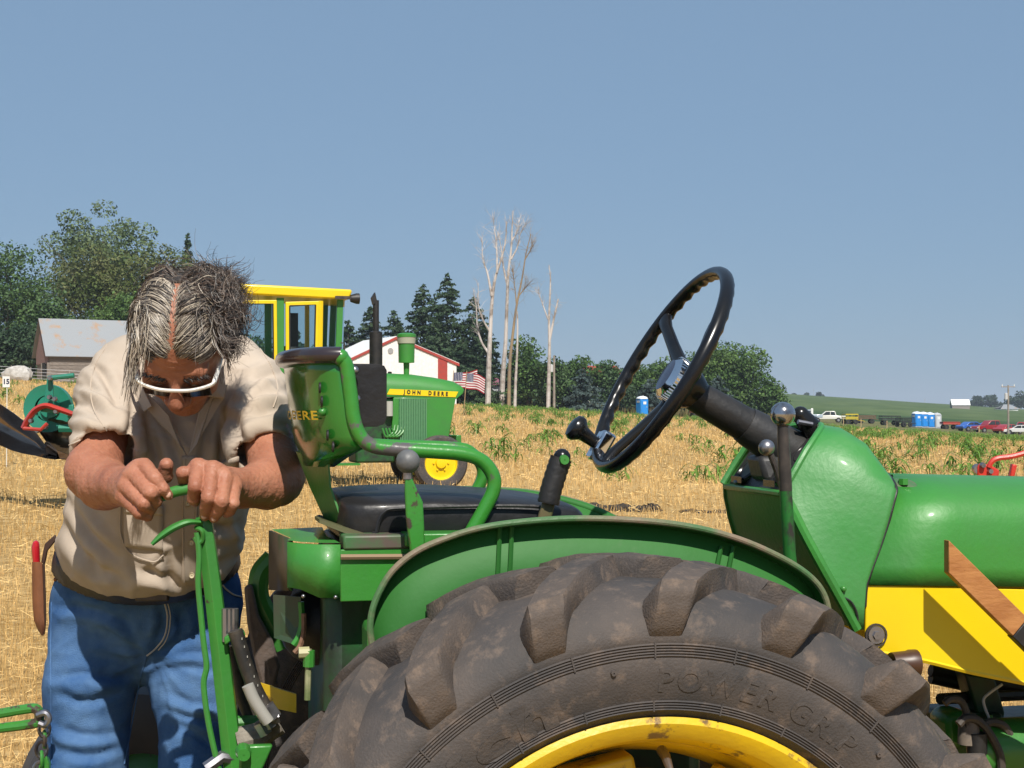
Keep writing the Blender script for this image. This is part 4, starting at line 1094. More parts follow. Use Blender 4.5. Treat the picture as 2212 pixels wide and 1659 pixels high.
    MB().add([q(694, 655, cn - .02), q(728, 658, cn - .02), q(722, 850, cn - .02), q(694, 850, cn - .02)], [(0, 1, 2, 3)]).build('front_quarter_pane', glass, root, smooth=False)
    MB().tube([q(693, 650, cn - .03), q(690, 850, cn - .03)], .035, 6).build('door_pillar', yellow, root)
    # far side panes, front and rear
    MB().add([(x0, cf, ztop), (x1, cf, ztop), (x1 - .05, cf, q(700, 850, cn).z), (x0, cf, q(700, 850, cn).z)], [(0, 1, 2, 3)]).build('far_side_pane', glass, root, smooth=False)
    for px in (500, 600, 690):
        x = q(px, 700, cn).x; MB().box((x, cf - .05, q(600, 850, cn).z), (x + .06, cf + .01, ztop)).build('far_window_bar', yellow if px != 600 else green_clean, root, smooth=False)
    MB().add([(x1 + .02, cn, ztop), (x1 + .02, cf, ztop), (x1 - .03, cf, q(700, 850, cn).z), (x1 - .03, cn, q(700, 850, cn).z)], [(0, 1, 2, 3)]).build('windshield', glass, root, smooth=False)
    MB().box((q(615, 640, cn).x, mid - .25, q(640, 842, cn).z), (q(655, 640, cn).x, mid + .25, q(640, 745, cn).z)).build('operator_seat', black_mat, root, bevel=.05)
    MB().tube([q(700, 845, mid), q(712, 760, mid)], .02, 6).build('steering_column', black_mat, root)
    MB().lathe([(-.012, .19), (0, .205), (.012, .19)], 'z', q(708, 775, mid), 20).build('steering_wheel', black_mat, root)
    MB().box((q(650, 700, cn).x, cf - .12, q(650, 845, cn).z), (q(672, 700, cn).x, cf - .06, q(650, 665, cn).z)).build('far_door_pillar', black_mat, root, smooth=False)
    # lamp on the roof corner and its bracket
    lp = q(765, 645, cn - .05)
    MB().box((q(722, 640, cn).x, cn - .09, lp.z - .015), (lp.x, cn - .06, lp.z + .03)).build('lamp_bracket', dark_iron, root, smooth=False)
    l_ = MB().lathe([(-.05, .001), (-.05, .05), (.03, .075), (.07, .075), (.07, .06), (.065, .001)], 'x', lp, 16).build('work_lamp', black_mat, root)
    # grab rail
    MB().tube([q(736, 740, cn - .06), q(744, 742, cn - .06), q(744, 778, cn - .06)], .012, 6).build('grab_rail', dark_iron, root)
    # rear wheels
    rc = q(520, 900, .0)
    for lat, nm in ((.05, 1), (1.67, 0)):
        c = (rc.x, lat, .78 + (zc - rw))
        t = MB().lathe([(-.17, .46), (-.22, .6), (-.2, .72), (0, .75), (.2, .72), (.22, .6), (.17, .46)], 'y', c, 40).build('tyre', rubber_side, root)
        for i in range(22):
            a = i * 2 * math.pi / 22
            for s in (-1, 1):
                mb = MB(); rings = []
                for u in np.linspace(0, 1, 4):
                    aa = a + .2 * u + (.14 if s > 0 else 0); r1 = .79 - .015 * (1 - u); yy = s * .21 * (1 - u)
                    rings.append([Vector((c[0] + rr * math.cos(aa + da), c[1] + yy, c[2] + rr * math.sin(aa + da))) for rr, da in ((.70, -.05), (r1, -.035), (r1, .035), (.70, .05))])
                mb.loft(rings, cap=True).build('lug', rubber, t, smooth=False)
        MB().lathe([(-.18, .48), (-.15, .44), (-.05, .42), (-.05, .2), (-.1, .18), (-.1, .001)], 'y', c, 32).build('rim', yellow, root)
    # rear fender
    fa = []
    for k in range(13):
        a = R(15 + k * 12); fa.append([Vector((rc.x + .86 * math.cos(a), y_, .78 + zc - rw + .86 * math.sin(a))) for y_ in (-.15, .30)])
    MB().loft(fa, closed=False).build('rear_fender', green_clean, root)
    # small step in front of the rear wheel
    s0 = q(720, 1003, near - .1); MB().box((s0.x, s0.y - .12, s0.z - .015), (s0.x + .36, s0.y + .15, s0.z + .015)).build('step', green, root, smooth=False)
    MB().tube([s0 + Vector((.1, .1, 0)), s0 + Vector((.1, .25, .5))], .02, 6).build('step_bracket', green, root)
    MB().tube([(rc.x, .05, .78 + zc - rw), (rc.x, 1.67, .78 + zc - rw)], .09, 8).build('rear_axle', green, root)
cab_tractor()

# ------------------------------------------------------------------ teal and red plough parked at the left
def teal_plough():
    d = 17.5; teal = paint('teal paint', (.012, .20, .13), lo3=.75, hi3=.8); redp = paint('red plough paint', (.42, .035, .022), lo3=.7, hi3=.76)
    b0 = on_ground(80, d); root = empty('mounted_plough', b0, 0, 'teal and red plough with polished mouldboards behind the man at the left', 'plough')
    q = lambda px, py, off=0.0: P(px, py, d + off) - b0
    c = q(98, 882); r = 52 / F * d
    MB().lathe([(-.03, r * .55), (-.05, r), (.06, r), (.09, r * .8), (.09, r * .5)], 'y', c + Vector((0, .12, 0)), 32).build('gauge_wheel', teal, root)
    MB().lathe([(-.06, .001), (-.06, r * .40), (-.02, r * .42), (-.02, r * .58)], 'y', c + Vector((.03, .12, 0)), 24).build('wheel_disc', teal, root)
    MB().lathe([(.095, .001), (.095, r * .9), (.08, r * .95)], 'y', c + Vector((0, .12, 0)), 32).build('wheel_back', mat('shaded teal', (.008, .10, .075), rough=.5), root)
    # wheel strut with pivots
    MB().prism([q(101, 815, -.15), q(112, 815, -.15), q(115, 862, -.15), q(117, 893, -.15), q(86, 889, -.15), q(94, 872, -.15)], (0, .05, 0)).build('wheel_strut', teal, root, bevel=.012)
    MB().tube([q(104, 817, -.18), q(160, 811, -.18)], .028, 8).build('link_rod', teal, root)
    for a, b in ((108, 817), (107, 858), (118, 862), (121, 889), (67, 909), (81, 930), (98, 922)):
        MB().lathe([(-.035, .001), (-.035, .022), (.0, .03), (.02, .03)], 'y', q(a, b, -.22), 8).build('bolt', bare_steel, root)
    # red curved beam
    path = spline([q(52, 925, -.2), q(62, 905, -.2), q(78, 885, -.2), q(100, 876, -.2), q(125, 883, -.2), q(160, 895, -.2)], 6)
    MB().tube(path, .075, 6, flat=.45).build('curved_beam', redp, root, ang=25)
    MB().prism([q(148, 875, -.2), q(158, 873, -.2), q(160, 905, -.2), q(145, 903, -.2)], (0, .05, 0)).build('clamp_plate', teal, root, bevel=.01)
    MB().tube([q(128, 925, -.1), q(165, 925, -.1)], .05, 6).build('frame_bar', teal, root)
    MB().tube([q(50, 925, -.25), q(88, 928, -.25), q(102, 915, -.25)], .022, 6).build('trip_rod', redp, root)
    MB().tube([q(150, 898, .3), q(330, 905, .9)], .07, 6).build('main_beam', redp, root)
    MB().prism([q(300, 880, .8), q(325, 880, .8), q(330, 980, .8), q(295, 980, .8)], (0, .08, 0)).build('headstock', redp, root, bevel=.01)
    for rw_, o_ in ((890, 0), (962, .25), (962, -.1)): MB().tube([q(315, rw_, .85 + o_), P(470, 962 + (rw_ - 962) * .6, 21.4 + o_) - b0], .04, 8).build('hitch_link', dark_iron, root)
    # polished mouldboards: twisted sheets
    pol = mat('polished mouldboard steel', (.24, .18, .145), rough=.14, metal=1.0, col2=(.12, .075, .05), scale=3, lo=.5, hi=.7, stretch=(1, 1, 3))  # brown tones put the mirrored ground into the steel's colour
    dull = mat('tarnished mouldboard', (.30, .22, .13), rough=.32, metal=.85, col2=(.20, .14, .08), scale=5, stretch=(4, 1, 1))
    def sheet(top, bot, depth, m, name, bulge):
        nU, nV = len(top), 9; rings = []
        for (ta, tb), (ba, bb), dz in zip(top, bot, depth):
            rings.append([q(ta + (ba - ta) * v, tb + (bb - tb) * v, dz + bulge * math.sin(math.pi * v) - .12 * v) for v in np.linspace(0, 1, nV)])
        f = [[p for p in r_] + [p + Vector((0, .015, 0)) for p in reversed(r_)] for r_ in rings]
        return MB().loft(f, closed=True, cap=True).build(name, m, root, ang=60)
    sheet([(-60, 850), (-20, 862), (5, 876), (30, 893), (55, 912), (78, 935), (95, 958), (120, 975), (140, 985)], [(-70, 960), (-25, 955), (0, 962), (25, 973), (50, 980), (78, 985), (98, 990), (120, 993), (140, 991)],
          [.5, .45, .35, .2, .05, -.1, -.2, -.3, -.35], pol, 'mouldboard', .28)
    sheet([(82, 925), (92, 910), (110, 904), (135, 908), (165, 920), (200, 940)], [(86, 935), (100, 955), (122, 972), (145, 984), (168, 990), (200, 996)], [.25, .15, .05, 0, -.05, -.1], dull, 'rear_mouldboard', .2)
    MB().prism([q(122, 972, -.35), q(168, 990, -.35), q(168, 998, -.35), q(130, 992, -.35)], (0, .03, 0)).build('share_point', pol, root, smooth=False)
    MB().prism([q(96, 955, -.1), q(128, 977, -.1), q(120, 985, -.1), q(100, 978, -.1)], (0, .25, 0)).build('frog', dark_iron, root)
teal_plough()

# ------------------------------------------------------------------ red implement behind the bonnet at the right
def red_implement():
    d = 9.0; redp = paint('bright red paint', (.55, .032, .018), lo3=.72, hi3=.78); b0 = on_ground(2160, d)
    root = empty('red_implement', b0, 0, 'bright red implement lever showing above the bonnet at the right', 'implement')
    q = lambda px, py, off=0.0: P(px, py, d + off) - b0
    MB().tube(spline([q(2136, 1010), q(2142, 998), q(2155, 990), q(2185, 986), q(2214, 978), q(2260, 960)], 5), .016, 8).build('lever', redp, root)
    MB().prism([q(2118, 1000), q(2140, 1004), q(2160, 1016), q(2158, 1030), q(2112, 1030), q(2112, 1008)], (0, .03, 0)).build('pivot_plate', redp, root, bevel=.01)
    for a, b in ((2122, 1005), (2138, 1018)): MB().lathe([(-.03, .001), (-.03, .014), (0, .018)], 'y', q(a, b), 8).build('bolt', bare_steel, root)
    MB().lathe([(-.02, .001), (-.02, .03), (.03, .03), (.03, .001)], 'y', q(2113, 1013, .03), 12).build('roller', bare_steel, root)
    MB().prism([q(2188, 1002), q(2198, 1005), q(2192, 1030), q(2182, 1030)], (0, .05, 0)).build('stop_bracket', redp, root, bevel=.006)
    MB().box(q(2080, 1070, .0), q(2300, 1040, .12)).build('frame_beam', redp, root, bevel=.01)
    MB().tube([q(2130, 1030, .02), q(2130, 1060, .05)], .03, 6).build('upright', redp, root)
    for px in (2090, 2290):
        MB().lathe([(-.05, .18), (-.05, .26), (.05, .26), (.05, .18)], 'y', on_ground(px, d) - b0 + Vector((0, .1, .27)), 20).build('tyre', rubber, root)
        MB().lathe([(-.03, .001), (-.03, .19), (.03, .19), (.03, .001)], 'y', on_ground(px, d) - b0 + Vector((0, .1, .27)), 20).build('rim', redp, root)
        MB().tube([on_ground(px, d) - b0 + Vector((0, .1, .27)), q(px, 1050, .06)], .025, 6).build('leg', redp, root)
red_implement()
# ------------------------------------------------------------------ the near tractor
YAW = R(12)
_wc = P(1425, 2115, 2.36)
ORG = Vector((_wc.x, _wc.y, 0)) + Vector((-math.sin(YAW), math.cos(YAW), 0)) * .64
tf = Frame(ORG, YAW)
tractor = empty('utility_tractor', ORG, YAW, 'green utility tractor with big dusty rear tyre filling the foreground', 'tractor')
TQ = lambda px, py, lat: tf(px, py, lat)
TR = .612                                       # rear tyre radius
LW = .66                                        # half track of the rear wheels
_ax = TQ(1428, 2160, -LW - .165); AX, AZ = _ax.x, _ax.z

def rear_wheel(lat, s):
    """s=-1: the near wheel, outer side towards -y; +1: the far one"""
    c = Vector((AX, lat, AZ))
    def pr(pts): return [(lat + s * y, r) for y, r in pts]
    ridges = lambda y, r0, r1, n: [(y + (.0022 if k % 2 else -.0004), r0 + (r1 - r0) * k / (2 * n)) for k in range(2 * n + 1)]
    half = [(0.0, .580), (.06, .579), (.105, .571), (.135, .556), (.154, .536), (.162, .519), (.1645, .509)] + ridges(.1635, .503, .483, 5) + [(.1645, .478), (.163, .455), (.156, .430)] + ridges(.1525, .420, .405, 4) + [(.147, .402), (.140, .394), (.130, .378), (.125, .362)]
    other = [(-y, r) for y, r in half[::-1]][:-1]
    t = MB().lathe(pr(other + half), 'y', (AX, 0, AZ), 200).build('tyre', rubber_side, tractor, ang=50)
    # tread lugs: a bar from the shoulder to just past the middle, leading towards the front
    def lug(side, seed):
        rs = np.random.default_rng(seed)
        st = [(.158, .505, .12, .500, .042, .0), (.172, .525, .12, .515, .044, .004), (.179, .552, .115, .53, .047, .012), (.178, .577, .11, .535, .049, .022), (.168, .594, .105, .54, .050, .035),
              (.12, .605, .09, .545, .052, .085), (.07, .610, .06, .55, .052, .140), (.025, .612, .025, .55, .052, .195), (-.014, .612, -.012, .55, .050, .240)]
        rings = []
        for (yo, ro, yi, ri, hw, off) in st:
            j = rs.normal(0, .0016, 4)
            sh = [(yi, ri, -hw * 1.75), (yo - .004, ro - .005, -hw * 1.03), (yo, ro, -hw * .90 + j[0]), (yo, ro + j[3] * .6, 0.0), (yo, ro, hw * .90 + j[1]), (yo - .004, ro - .005, hw * 1.03), (yi, ri, hw * 1.75)]
            rings.append([Vector((r * math.sin(off + a), side * y, r * math.cos(off + a))) for (y, r, a) in sh])
        mb = MB(); mb.loft(rings, closed=True, cap=True)
        bmm = bmesh.new(); me = bpy.data.meshes.new('lug'); me.from_pydata(mb.v, [], mb.f); bmm.from_mesh(me)
        bmesh.ops.recalc_face_normals(bmm, faces=bmm.faces)
        bmesh.ops.subdivide_edges(bmm, edges=bmm.edges[:], cuts=2, use_grid_fill=True)
        bmm.to_mesh(me); bmm.free()
        V = np.empty(len(me.vertices) * 3, np.float32); me.vertices.foreach_get('co', V); V = V.reshape(-1, 3)
        rad = np.hypot(V[:, 0], V[:, 2]); w = np.clip((rad - .51) / .04, 0, 1)
        dsp = (vnoise(V * 45 + seed) * .0008 + vnoise(V * 170 + seed) * .0007) * w
        V[:, 0] += V[:, 0] / rad * dsp; V[:, 2] += V[:, 2] / rad * dsp; V[:, 1] += side * vnoise(V * 50 + 9 + seed) * .0008 * w
        me.vertices.foreach_set('co', V.ravel()); me.polygons.foreach_set('use_smooth', [True] * len(me.polygons)); me.set_sharp_from_angle(angle=R(42)); me.materials.append(rubber)
        return me
    vars_ = {sd: [lug(sd, 10 * k + 3 + sd) for k in range(4)] for sd in (-1, 1)}
    NL = 19
    for i in range(NL):
        for sd in (-1, 1):
            a = 2 * math.pi * (i + (.5 if sd != s else 0)) / NL + .0105
            o = place(bpy.data.objects.new('lug', vars_[sd][i % 4]), t)
            o.location = (AX, lat, AZ); o.rotation_euler = (0, a, 0)
    if s < 0:
        # raised lettering on the outer sidewall
        def ring_text(txt, size, rmid, ang, space, bold, yb, squash=1.0):
            v, f = text_mesh(txt, size, .0007, bold, space); squash = squash / (max(p.x for p in v) - min(p.x for p in v))
            hr_ = sorted((r, y) for y, r in half)
            for lv, lf in letters(v, f):
                vs = []
                for p in lv:
                    r = rmid + p.y; a = ang + p.x * squash / rmid
                    yy = np.interp(r, [h_[0] for h_ in hr_], [h_[1] for h_ in hr_]) + .0006
                    vs.append((AX + r * math.sin(a), lat - yy - p.z, AZ + r * math.cos(a)))
                MB().add(vs, lf).build('raised_letter', rubber_side, t, ang=40, smooth=False)
        ring_text('POWER GRIP', .046, .448, R(20), 1.2, .001, .1585, .32)
        ring_text('Goodrich', .066, .440, R(-57.5), 1.2, .003, .1600, .575)
        for a in (-8.5, 45, 100): MB().lathe([(-.0035, .001), (-.0035, .004), (.001, .005)], 'y', Vector((AX + .468 * math.sin(R(a)), lat - .164, AZ + .468 * math.cos(R(a)))), 10).build('moulding_stud', rubber_side, t)
        for a in range(-60, 70, 14):
            for r0, r1, yb in ((.483, .504, .165), (.405, .420, .154)):
                MB().box((-.0012, lat - yb - .0012, r0), (.0012, lat - yb + .002, r1), Matrix.Translation((AX, 0, AZ)) @ Matrix.Rotation(R(a + 3), 4, 'Y')).build('moulding_seam', rubber_side, t, smooth=False)
    # rim
    rim = MB().lathe(pr([(.134, .362), (.144, .374), (.149, .386), (.145, .395), (.137, .395), (.130, .384), (.126, .372), (.112, .360), (.100, .350), (.07, .344), (.05, .342), (.045, .334), (.0, .318), (-.06, .330), (-.118, .36), (-.135, .395), (-.145, .386)]), 'y', (AX, 0, AZ), 120).build('rim', yellow_rim, tractor, ang=40)
    bead = MB().lathe(pr([(.1385, .3960), (.1445, .4010), (.138, .4055), (.132, .399)]), 'y', (AX, 0, AZ), 120).build('dusty_bead', mat('dust on the bead', (.30, .22, .15), rough=.95), rim)
    for k in range(8):
        a = R(45 * k - 12); M = Matrix.Translation(c) @ Matrix.Rotation(a, 4, 'Y')
        MB().box((-.055, s * .02, .262), (.055, s * .075, .322), M).build('rim_lug', yellow_rim, rim, bevel=.006)
        MB().lathe([(s * .075, .001), (s * .075, .014), (s * .06, .016)], 'y', M @ Vector((0, 0, .29)), 6).build('lug_bolt', yellow_rim, rim)
    MB().lathe(pr([(.0, .29), (.03, .28), (.045, .25), (.02, .18), (.06, .12), (.08, .10), (.09, .05), (.09, .001)]), 'y', (AX, 0, AZ), 48).build('wheel_disc', yellow_rim, rim)
    va = R(5)
    vb = Vector((AX + .333 * math.sin(va), lat + s * .075, AZ + .333 * math.cos(va)))
    vs_ = MB().tube([vb, vb + Vector((0, s * .02, -.005)), vb + Vector((0, s * .045, -.022))], [.008, .0075, .005], 10).build('valve_stem', bare_steel, rim)
rear_wheel(-LW, -1)
rear_wheel(LW, 1)

# --- fenders
lip_rows = [(815, 1470), (803, 1390), (800, 1345), (812, 1295), (845, 1237), (895, 1194), (955, 1166), (1035, 1141), (1130, 1127), (1250, 1120), (1390, 1125), (1500, 1139), (1600, 1166), (1690, 1206), (1748, 1244), (1780, 1285), (1793, 1340), (1800, 1420)]
LIP = [TQ(a, b, -.505) for a, b in lip_rows]
def fender(s):
    lp = spline([Vector((p.x, p.y * (1 if s < 0 else -1), p.z)) for p in LIP], 6)
    cen = Vector((AX, 0, AZ))
    inner = [Vector((cen.x + (p.x - cen.x) * .985, s * .482, cen.z + (p.z - cen.z) * .985)) for p in lp]
    outp = MB()
    # inner panel as a fan of strips down to the axle, slightly dished
    rows = [inner]
    for k in (.86, .7, .52): rows.append([Vector((cen.x + (p.x - cen.x) * k, s * (.482 - .012 * (1 - k)), max(.45, cen.z + (p.z - cen.z) * k))) for p in inner])
    pan = MB().loft(rows, closed=False).build('fender_panel', green_dull, tractor, ang=60)
    so = pan.modifiers.new('thickness', 'SOLIDIFY'); so.thickness = .004; so.offset = 0
    top = MB().loft([inner, [Vector((p.x, s * .490, p.z + .001)) for p in lp], lp], closed=False).build('fender_crown', green_dull, tractor, ang=70)
    so = top.modifiers.new('thickness', 'SOLIDIFY'); so.thickness = .004; so.offset = 0
    MB().tube(lp, .0054, 10).build('rolled_edge', mat('scuffed fender edge', (.06, .14, .05), rough=.55, col2=(.20, .15, .10), scale=7, lo=.40, hi=.60, bump=.2, bscale=60), tractor)
    # pressed ribs
    for px0, px1 in ((1078, 1102), (1555, 1590)):
        if s < 0:
            for off in (0, 26):
                a0 = TQ(px0 + off, 1150 if px0 < 1200 else 1192, -.48); a1 = TQ(px0 + off - (8 if px0 < 1200 else 30), 1330, -.48)
                MB().tube([Vector((a0.x, -.485, a0.z + .01)), Vector((a1.x, -.485, a1.z))], [.007, .007], 6, flat=.6).build('pressed_rib', green_dull, tractor)
fender(-1); fender(1)

# --- seat
bc = [TQ(700, 1040, .2), TQ(1240, 1100, -.2)]
zt = TQ(900, 1076, -.21).z; zb_ = TQ(900, 1170, -.21).z
x0 = TQ(806, 1100, -.22).x - .055; x1 = TQ(1238, 1100, -.22).x + .035
rings = []
for t, k, zz in ((0, .72, 0), (.015, .88, 0), (.06, 1, 0), (.3, 1, .006), (.55, 1, .0), (.8, 1, -.008), (.93, .98, -.018), (.985, .86, -.026), (1, .72, -.032)):
    x = x0 + (x1 - x0) * t; ring = []
    zt_ = zt + zz - (1 - k) * .02; zm = (zt_ + zb_) / 2; hh = (zt_ - zb_) / 2 * (.6 + .4 * k)
    for j in range(28):
        a = 2 * math.pi * j / 28; ca, sa = math.cos(a), math.sin(a); e = .38
        yy = .225 * k * math.copysign(abs(ca) ** e, ca); z_ = zm + hh * math.copysign(abs(sa) ** e, sa)
        if sa > 0: z_ += .010 * (1 - (yy / .225) ** 2)
        ring.append(Vector((x, yy, z_)))
    rings.append(ring)
cush = MB().loft(rings, cap=True).build('seat_cushion', vinyl, tractor, ang=60)
sub_ = cush.modifiers.new('sub', 'SUBSURF'); sub_.levels = 1; sub_.render_levels = 2
# piping on the near side of the cushion
zs = zt - .012
MB().tube(spline([Vector((x0 + .055, -.228, zb_ + .02)), Vector((x0 + .058, -.231, zs - .05)), Vector((x0 + .072, -.230, zs - .012)), Vector((x0 + .12, -.2305, zs - .004)), Vector((x0 + .34, -.2305, zs - .004)), Vector((x1 - .09, -.228, zs - .022)), Vector((x1 - .03, -.215, zs - .05))], 6), .0035, 6).build('piping', vinyl, cush)
# seat frame tube: round the top of the back, down the near side, forward as armrest and down to the base
ARM = [(736, 772), (748, 790), (757, 850), (764, 905), (779, 943), (805, 963), (850, 970), (930, 975), (1000, 981), (1040, 995), (1064, 1025), (1066, 1058), (1046, 1100), (1018, 1150), (1005, 1180)]
near_arm = [TQ(a, b, -.235) for a, b in ARM]
arm_r = .0128
for s in (-1, 1):
    MB().tube(spline([Vector((p.x + (.07 if s > 0 and i > 7 else .0), p.y * (-s), p.z)) for i, p in enumerate(near_arm)], 6), arm_r, 14).build('armrest_tube', mat('worn green tube', GREEN, rough=.3, coat=.2, col2=(.10, .09, .09), scale=14, lo=.56, hi=.60, detail=10, bump=.1, bscale=60) if s < 0 else MATS['worn green tube'], tractor)
# bowed back: superellipse in plan
top0 = near_arm[0]; XB = TQ(612, 768, 0).x
def back_pt(u, z, grow=0.0):
    """u in -1..1 across; rear-most in the middle"""
    lat = .235 * u; k = (1 - abs(u) ** 2.6) ** (1 / 2.0)
    return k, lat
def back_curve(xedge, xrear, z, n=24, uu=1.0, inset=0.0):
    out = []
    for u in np.linspace(-uu, uu, n):
        a = u * math.pi / 2; lat = -(.235 - inset) * math.sin(a) * -1; x = xedge - (xedge - xrear) * (abs(math.cos(a)) ** .75)
        out.append(Vector((x, lat, z)))
    return out
topc = back_curve(near_arm[0].x, XB, near_arm[0].z + .004)
MB().sphere(near_arm[0], .0148, 14).build('corner_joint', MATS['worn green tube'], tractor)
MB().tube(topc, .0145, 12).build('back_top_tube', mat('worn brown green tube', (.030, .022, .026), rough=.25, coat=.3, col2=(.02, .08, .025), scale=9, lo=.58, hi=.66), tractor)
rows = []
for z_row, ed, rr in ((775, 738, 613), (810, 750, 617), (850, 758, 622), (900, 765, 628), (940, 776, 634), (962, 792, 640)):
    z = TQ(740, z_row, -.1).z; xe = TQ(ed, z_row, -.235).x; xr = TQ(rr, z_row, 0).x
    rows.append(back_curve(xe, xr, z))
# lower skirt narrowing to the strap
for z_row, ed, rr, w in ((985, 765, 650, .75), (1008, 728, 655, .5)):
    z = TQ(740, z_row, -.1).z; xr = TQ(rr, z_row, 0).x
    rows.append([Vector((xr + (p.x - rows[5][12].x) * w * .9, p.y * w, z)) for p in rows[5]])
shell = MB().loft(rows, closed=False).build('back_shell', green_gloss, tractor, ang=60)
so = shell.modifiers.new('thickness', 'SOLIDIFY'); so.thickness = .004
# lettering on the back of the shell
def shell_pt(u, zr):
    z = TQ(740, zr, -.1).z
    k = min(max((z - rows[5][0].z) / (rows[0][0].z - rows[5][0].z), 0), 1)
    a = u * math.pi / 2
    import bisect
    # find bracket rows
    zs_ = [r_[0].z for r_ in rows[:6]]
    for i in range(5):
        if zs_[i] >= z >= zs_[i+1]:
            t = (zs_[i] - z) / (zs_[i] - zs_[i+1]); break
    else: i, t = (0, 0) if z > zs_[0] else (4, 1)
    j = (u + 1) / 2 * 23; j0 = int(min(22, max(0, math.floor(j)))); f = j - j0
    a_ = rows[i][j0] * (1 - f) + rows[i][j0+1] * f; b_ = rows[i+1][j0] * (1 - f) + rows[i+1][j0+1] * f
    return a_ * (1 - t) + b_ * t
v, f = text_mesh('JOHN DEERE', 1.0, 0, .02, 1.12)
wd = max(p.x for p in v)
dtx = []
for p in v:
    u = -p.x / wd * .66 if True else 0
    row = 898 - p.y * 26
    a_ = shell_pt(u, row); n_ = (shell_pt(u + .02, row) - shell_pt(u - .02, row)).cross(Vector((0, 0, 1))).normalized()
    if n_.x > 0: n_ = -n_
    dtx.append(a_ + n_ * .0045)
MB().add(dtx, f).build('lettering', mat('gold lettering', (.70, .47, .02), rough=.5, col2=(.45, .32, .05), scale=30, lo=.5, hi=.6), shell, smooth=False)
for zr in (840, 868, 938, 968):
    c = shell_pt(-.74, zr); MB().lathe([(-.002, .001), (-.002, .009), (.001, .010)], 'x', c + Vector((-.004, -.002, 0)), 12).build('bolt_hole', black_mat, shell)
c = shell_pt(-.72, 890); MB().sphere(c + Vector((-.003, -.002, 0)), .0075, 10).build('carriage_bolt', green, shell)
# strap from the back to the base
MB().loft([[TQ(639, 975, .02), TQ(708, 1000, -.13), TQ(712, 1000, -.13), TQ(645, 975, .02)], [TQ(668, 1050, .0), TQ(712, 1052, -.13), TQ(716, 1052, -.13), TQ(674, 1050, .0)], [TQ(700, 1120, -.02), TQ(740, 1135, -.15), TQ(745, 1135, -.15), TQ(706, 1120, -.02)]], cap=True).build('back_strap', green, tractor, ang=20)
# backrest cushion inside the bow
pad = []
for k, (z_row, g) in enumerate(((786, .6), (790, .9), (800, 1), (850, 1), (900, 1), (916, .9), (922, .6))):
    z = TQ(780, z_row, -.2).z; ring = []
    xe = TQ(764 + 4 * (z_row - 786) / 136, z_row, -.2).x; xr = TQ(640, z_row, 0).x; th = .044 * g
    outer = back_curve(xe, xr, z, 16, .92, .022)
    innr = [p + Vector((th * 1.05, 0, 0)) for p in outer]
    # the inside face is straighter
    innr = [Vector((max(p.x, xr + .1 + th), p.y * .97, p.z)) for p in innr]
    pad.append(outer + innr[::-1])
bp_ = MB().loft(pad, cap=True).build('back_cushion', vinyl, tractor, ang=70)
for a, b in ((766, 800), (770, 862), (772, 915)):
    MB().sphere(TQ(a, b, -.228), .008, 10).build('button', bare_steel, bp_)
# base plate under the seat
MB().prism([TQ(680, 1122, -.12), TQ(690, 1130, -.22), TQ(808, 1166, -.24), TQ(806, 1176, -.24), TQ(800, 1160, .1), TQ(690, 1118, .1)], (0, 0, .006)).build('seat_plate', mat('worn olive plate', (.09, .10, .04), rough=.5, col2=(.13, .10, .06), scale=8), tractor, smooth=False)
MB().box((x0 - .0, -.17, zb_ - .05), (x1 - .05, .17, zb_ - .004)).build('seat_base', dark_iron, tractor, bevel=.008)

# --- housing behind and below the seat
zt1 = TQ(735, 1187, -.27).z; zb1 = TQ(735, 1300, -.27).z
plan = [TQ(1080, 1187, -.27), TQ(735, 1187, -.27)]
a = plan[1]
e = TQ(628, 1160, -.15); f2 = TQ(586, 1150, .06)
plan2 = [Vector((plan[0].x, -.27, 0)), Vector((a.x, -.27, 0)), Vector((a.x - .035, -.262, 0)), Vector((a.x - .065, -.235, 0)), Vector((a.x - .085, -.195, 0)), Vector((e.x, e.y, 0)), Vector((f2.x, .06, 0)), Vector((f2.x, .27, 0)), Vector((plan[0].x, .27, 0))]
# side plate (near)
MB().prism([Vector((p.x, -.272, z)) for p, z in ((plan[0], zt1), (a, zt1), (a, zb1), (plan[0], zb1))], (0, .006, 0)).build('side_plate', green, tractor, bevel=.002)
ztc = TQ(680, 1170, -.2).z; zbc = TQ(690, 1285, -.22).z
rc_ = [[Vector((p.x, p.y, ztc)) for p in plan2[1:6]], [Vector((p.x, p.y, zbc + (.012 if i in (2, 3) else 0))) for i, p in enumerate(plan2[1:6])]]
o = MB().loft(rc_, closed=False).build('rounded_cover', green_clean, tractor, ang=60); so = o.modifiers.new('t', 'SOLIDIFY'); so.thickness = .004
zrr = TQ(600, 1282, 0).z
o = MB().loft([[Vector((plan2[5].x, plan2[5].y, ztc + .002)), Vector((plan2[6].x, plan2[6].y, ztc + .001))], [Vector((plan2[5].x, plan2[5].y, zbc)), Vector((plan2[6].x, plan2[6].y, zrr))]], closed=False).build('rear_plate', mat('scraped rear plate', (.03, .05, .022), rough=.5, col2=(.07, .05, .032), scale=6, lo=.42, hi=.55), tractor, ang=20); so = o.modifiers.new('t', 'SOLIDIFY'); so.thickness = .005
MB().add([Vector((p.x, p.y, ztc + .003)) for p in (plan2[1], plan2[2], plan2[3], plan2[4], plan2[5], plan2[6])] + [Vector((plan2[6].x + .10, .10, ztc + .003)), Vector((a.x - .01, -.12, ztc + .003))], [(0, 1, 2, 3, 4, 5, 6, 7)]).build('cover_top', green_clean, tractor, smooth=False)
MB().box((a.x - .01, -.24, ztc - .06), (plan[0].x, .24, ztc - .05)).build('battery_tray', black_mat, tractor, smooth=False)
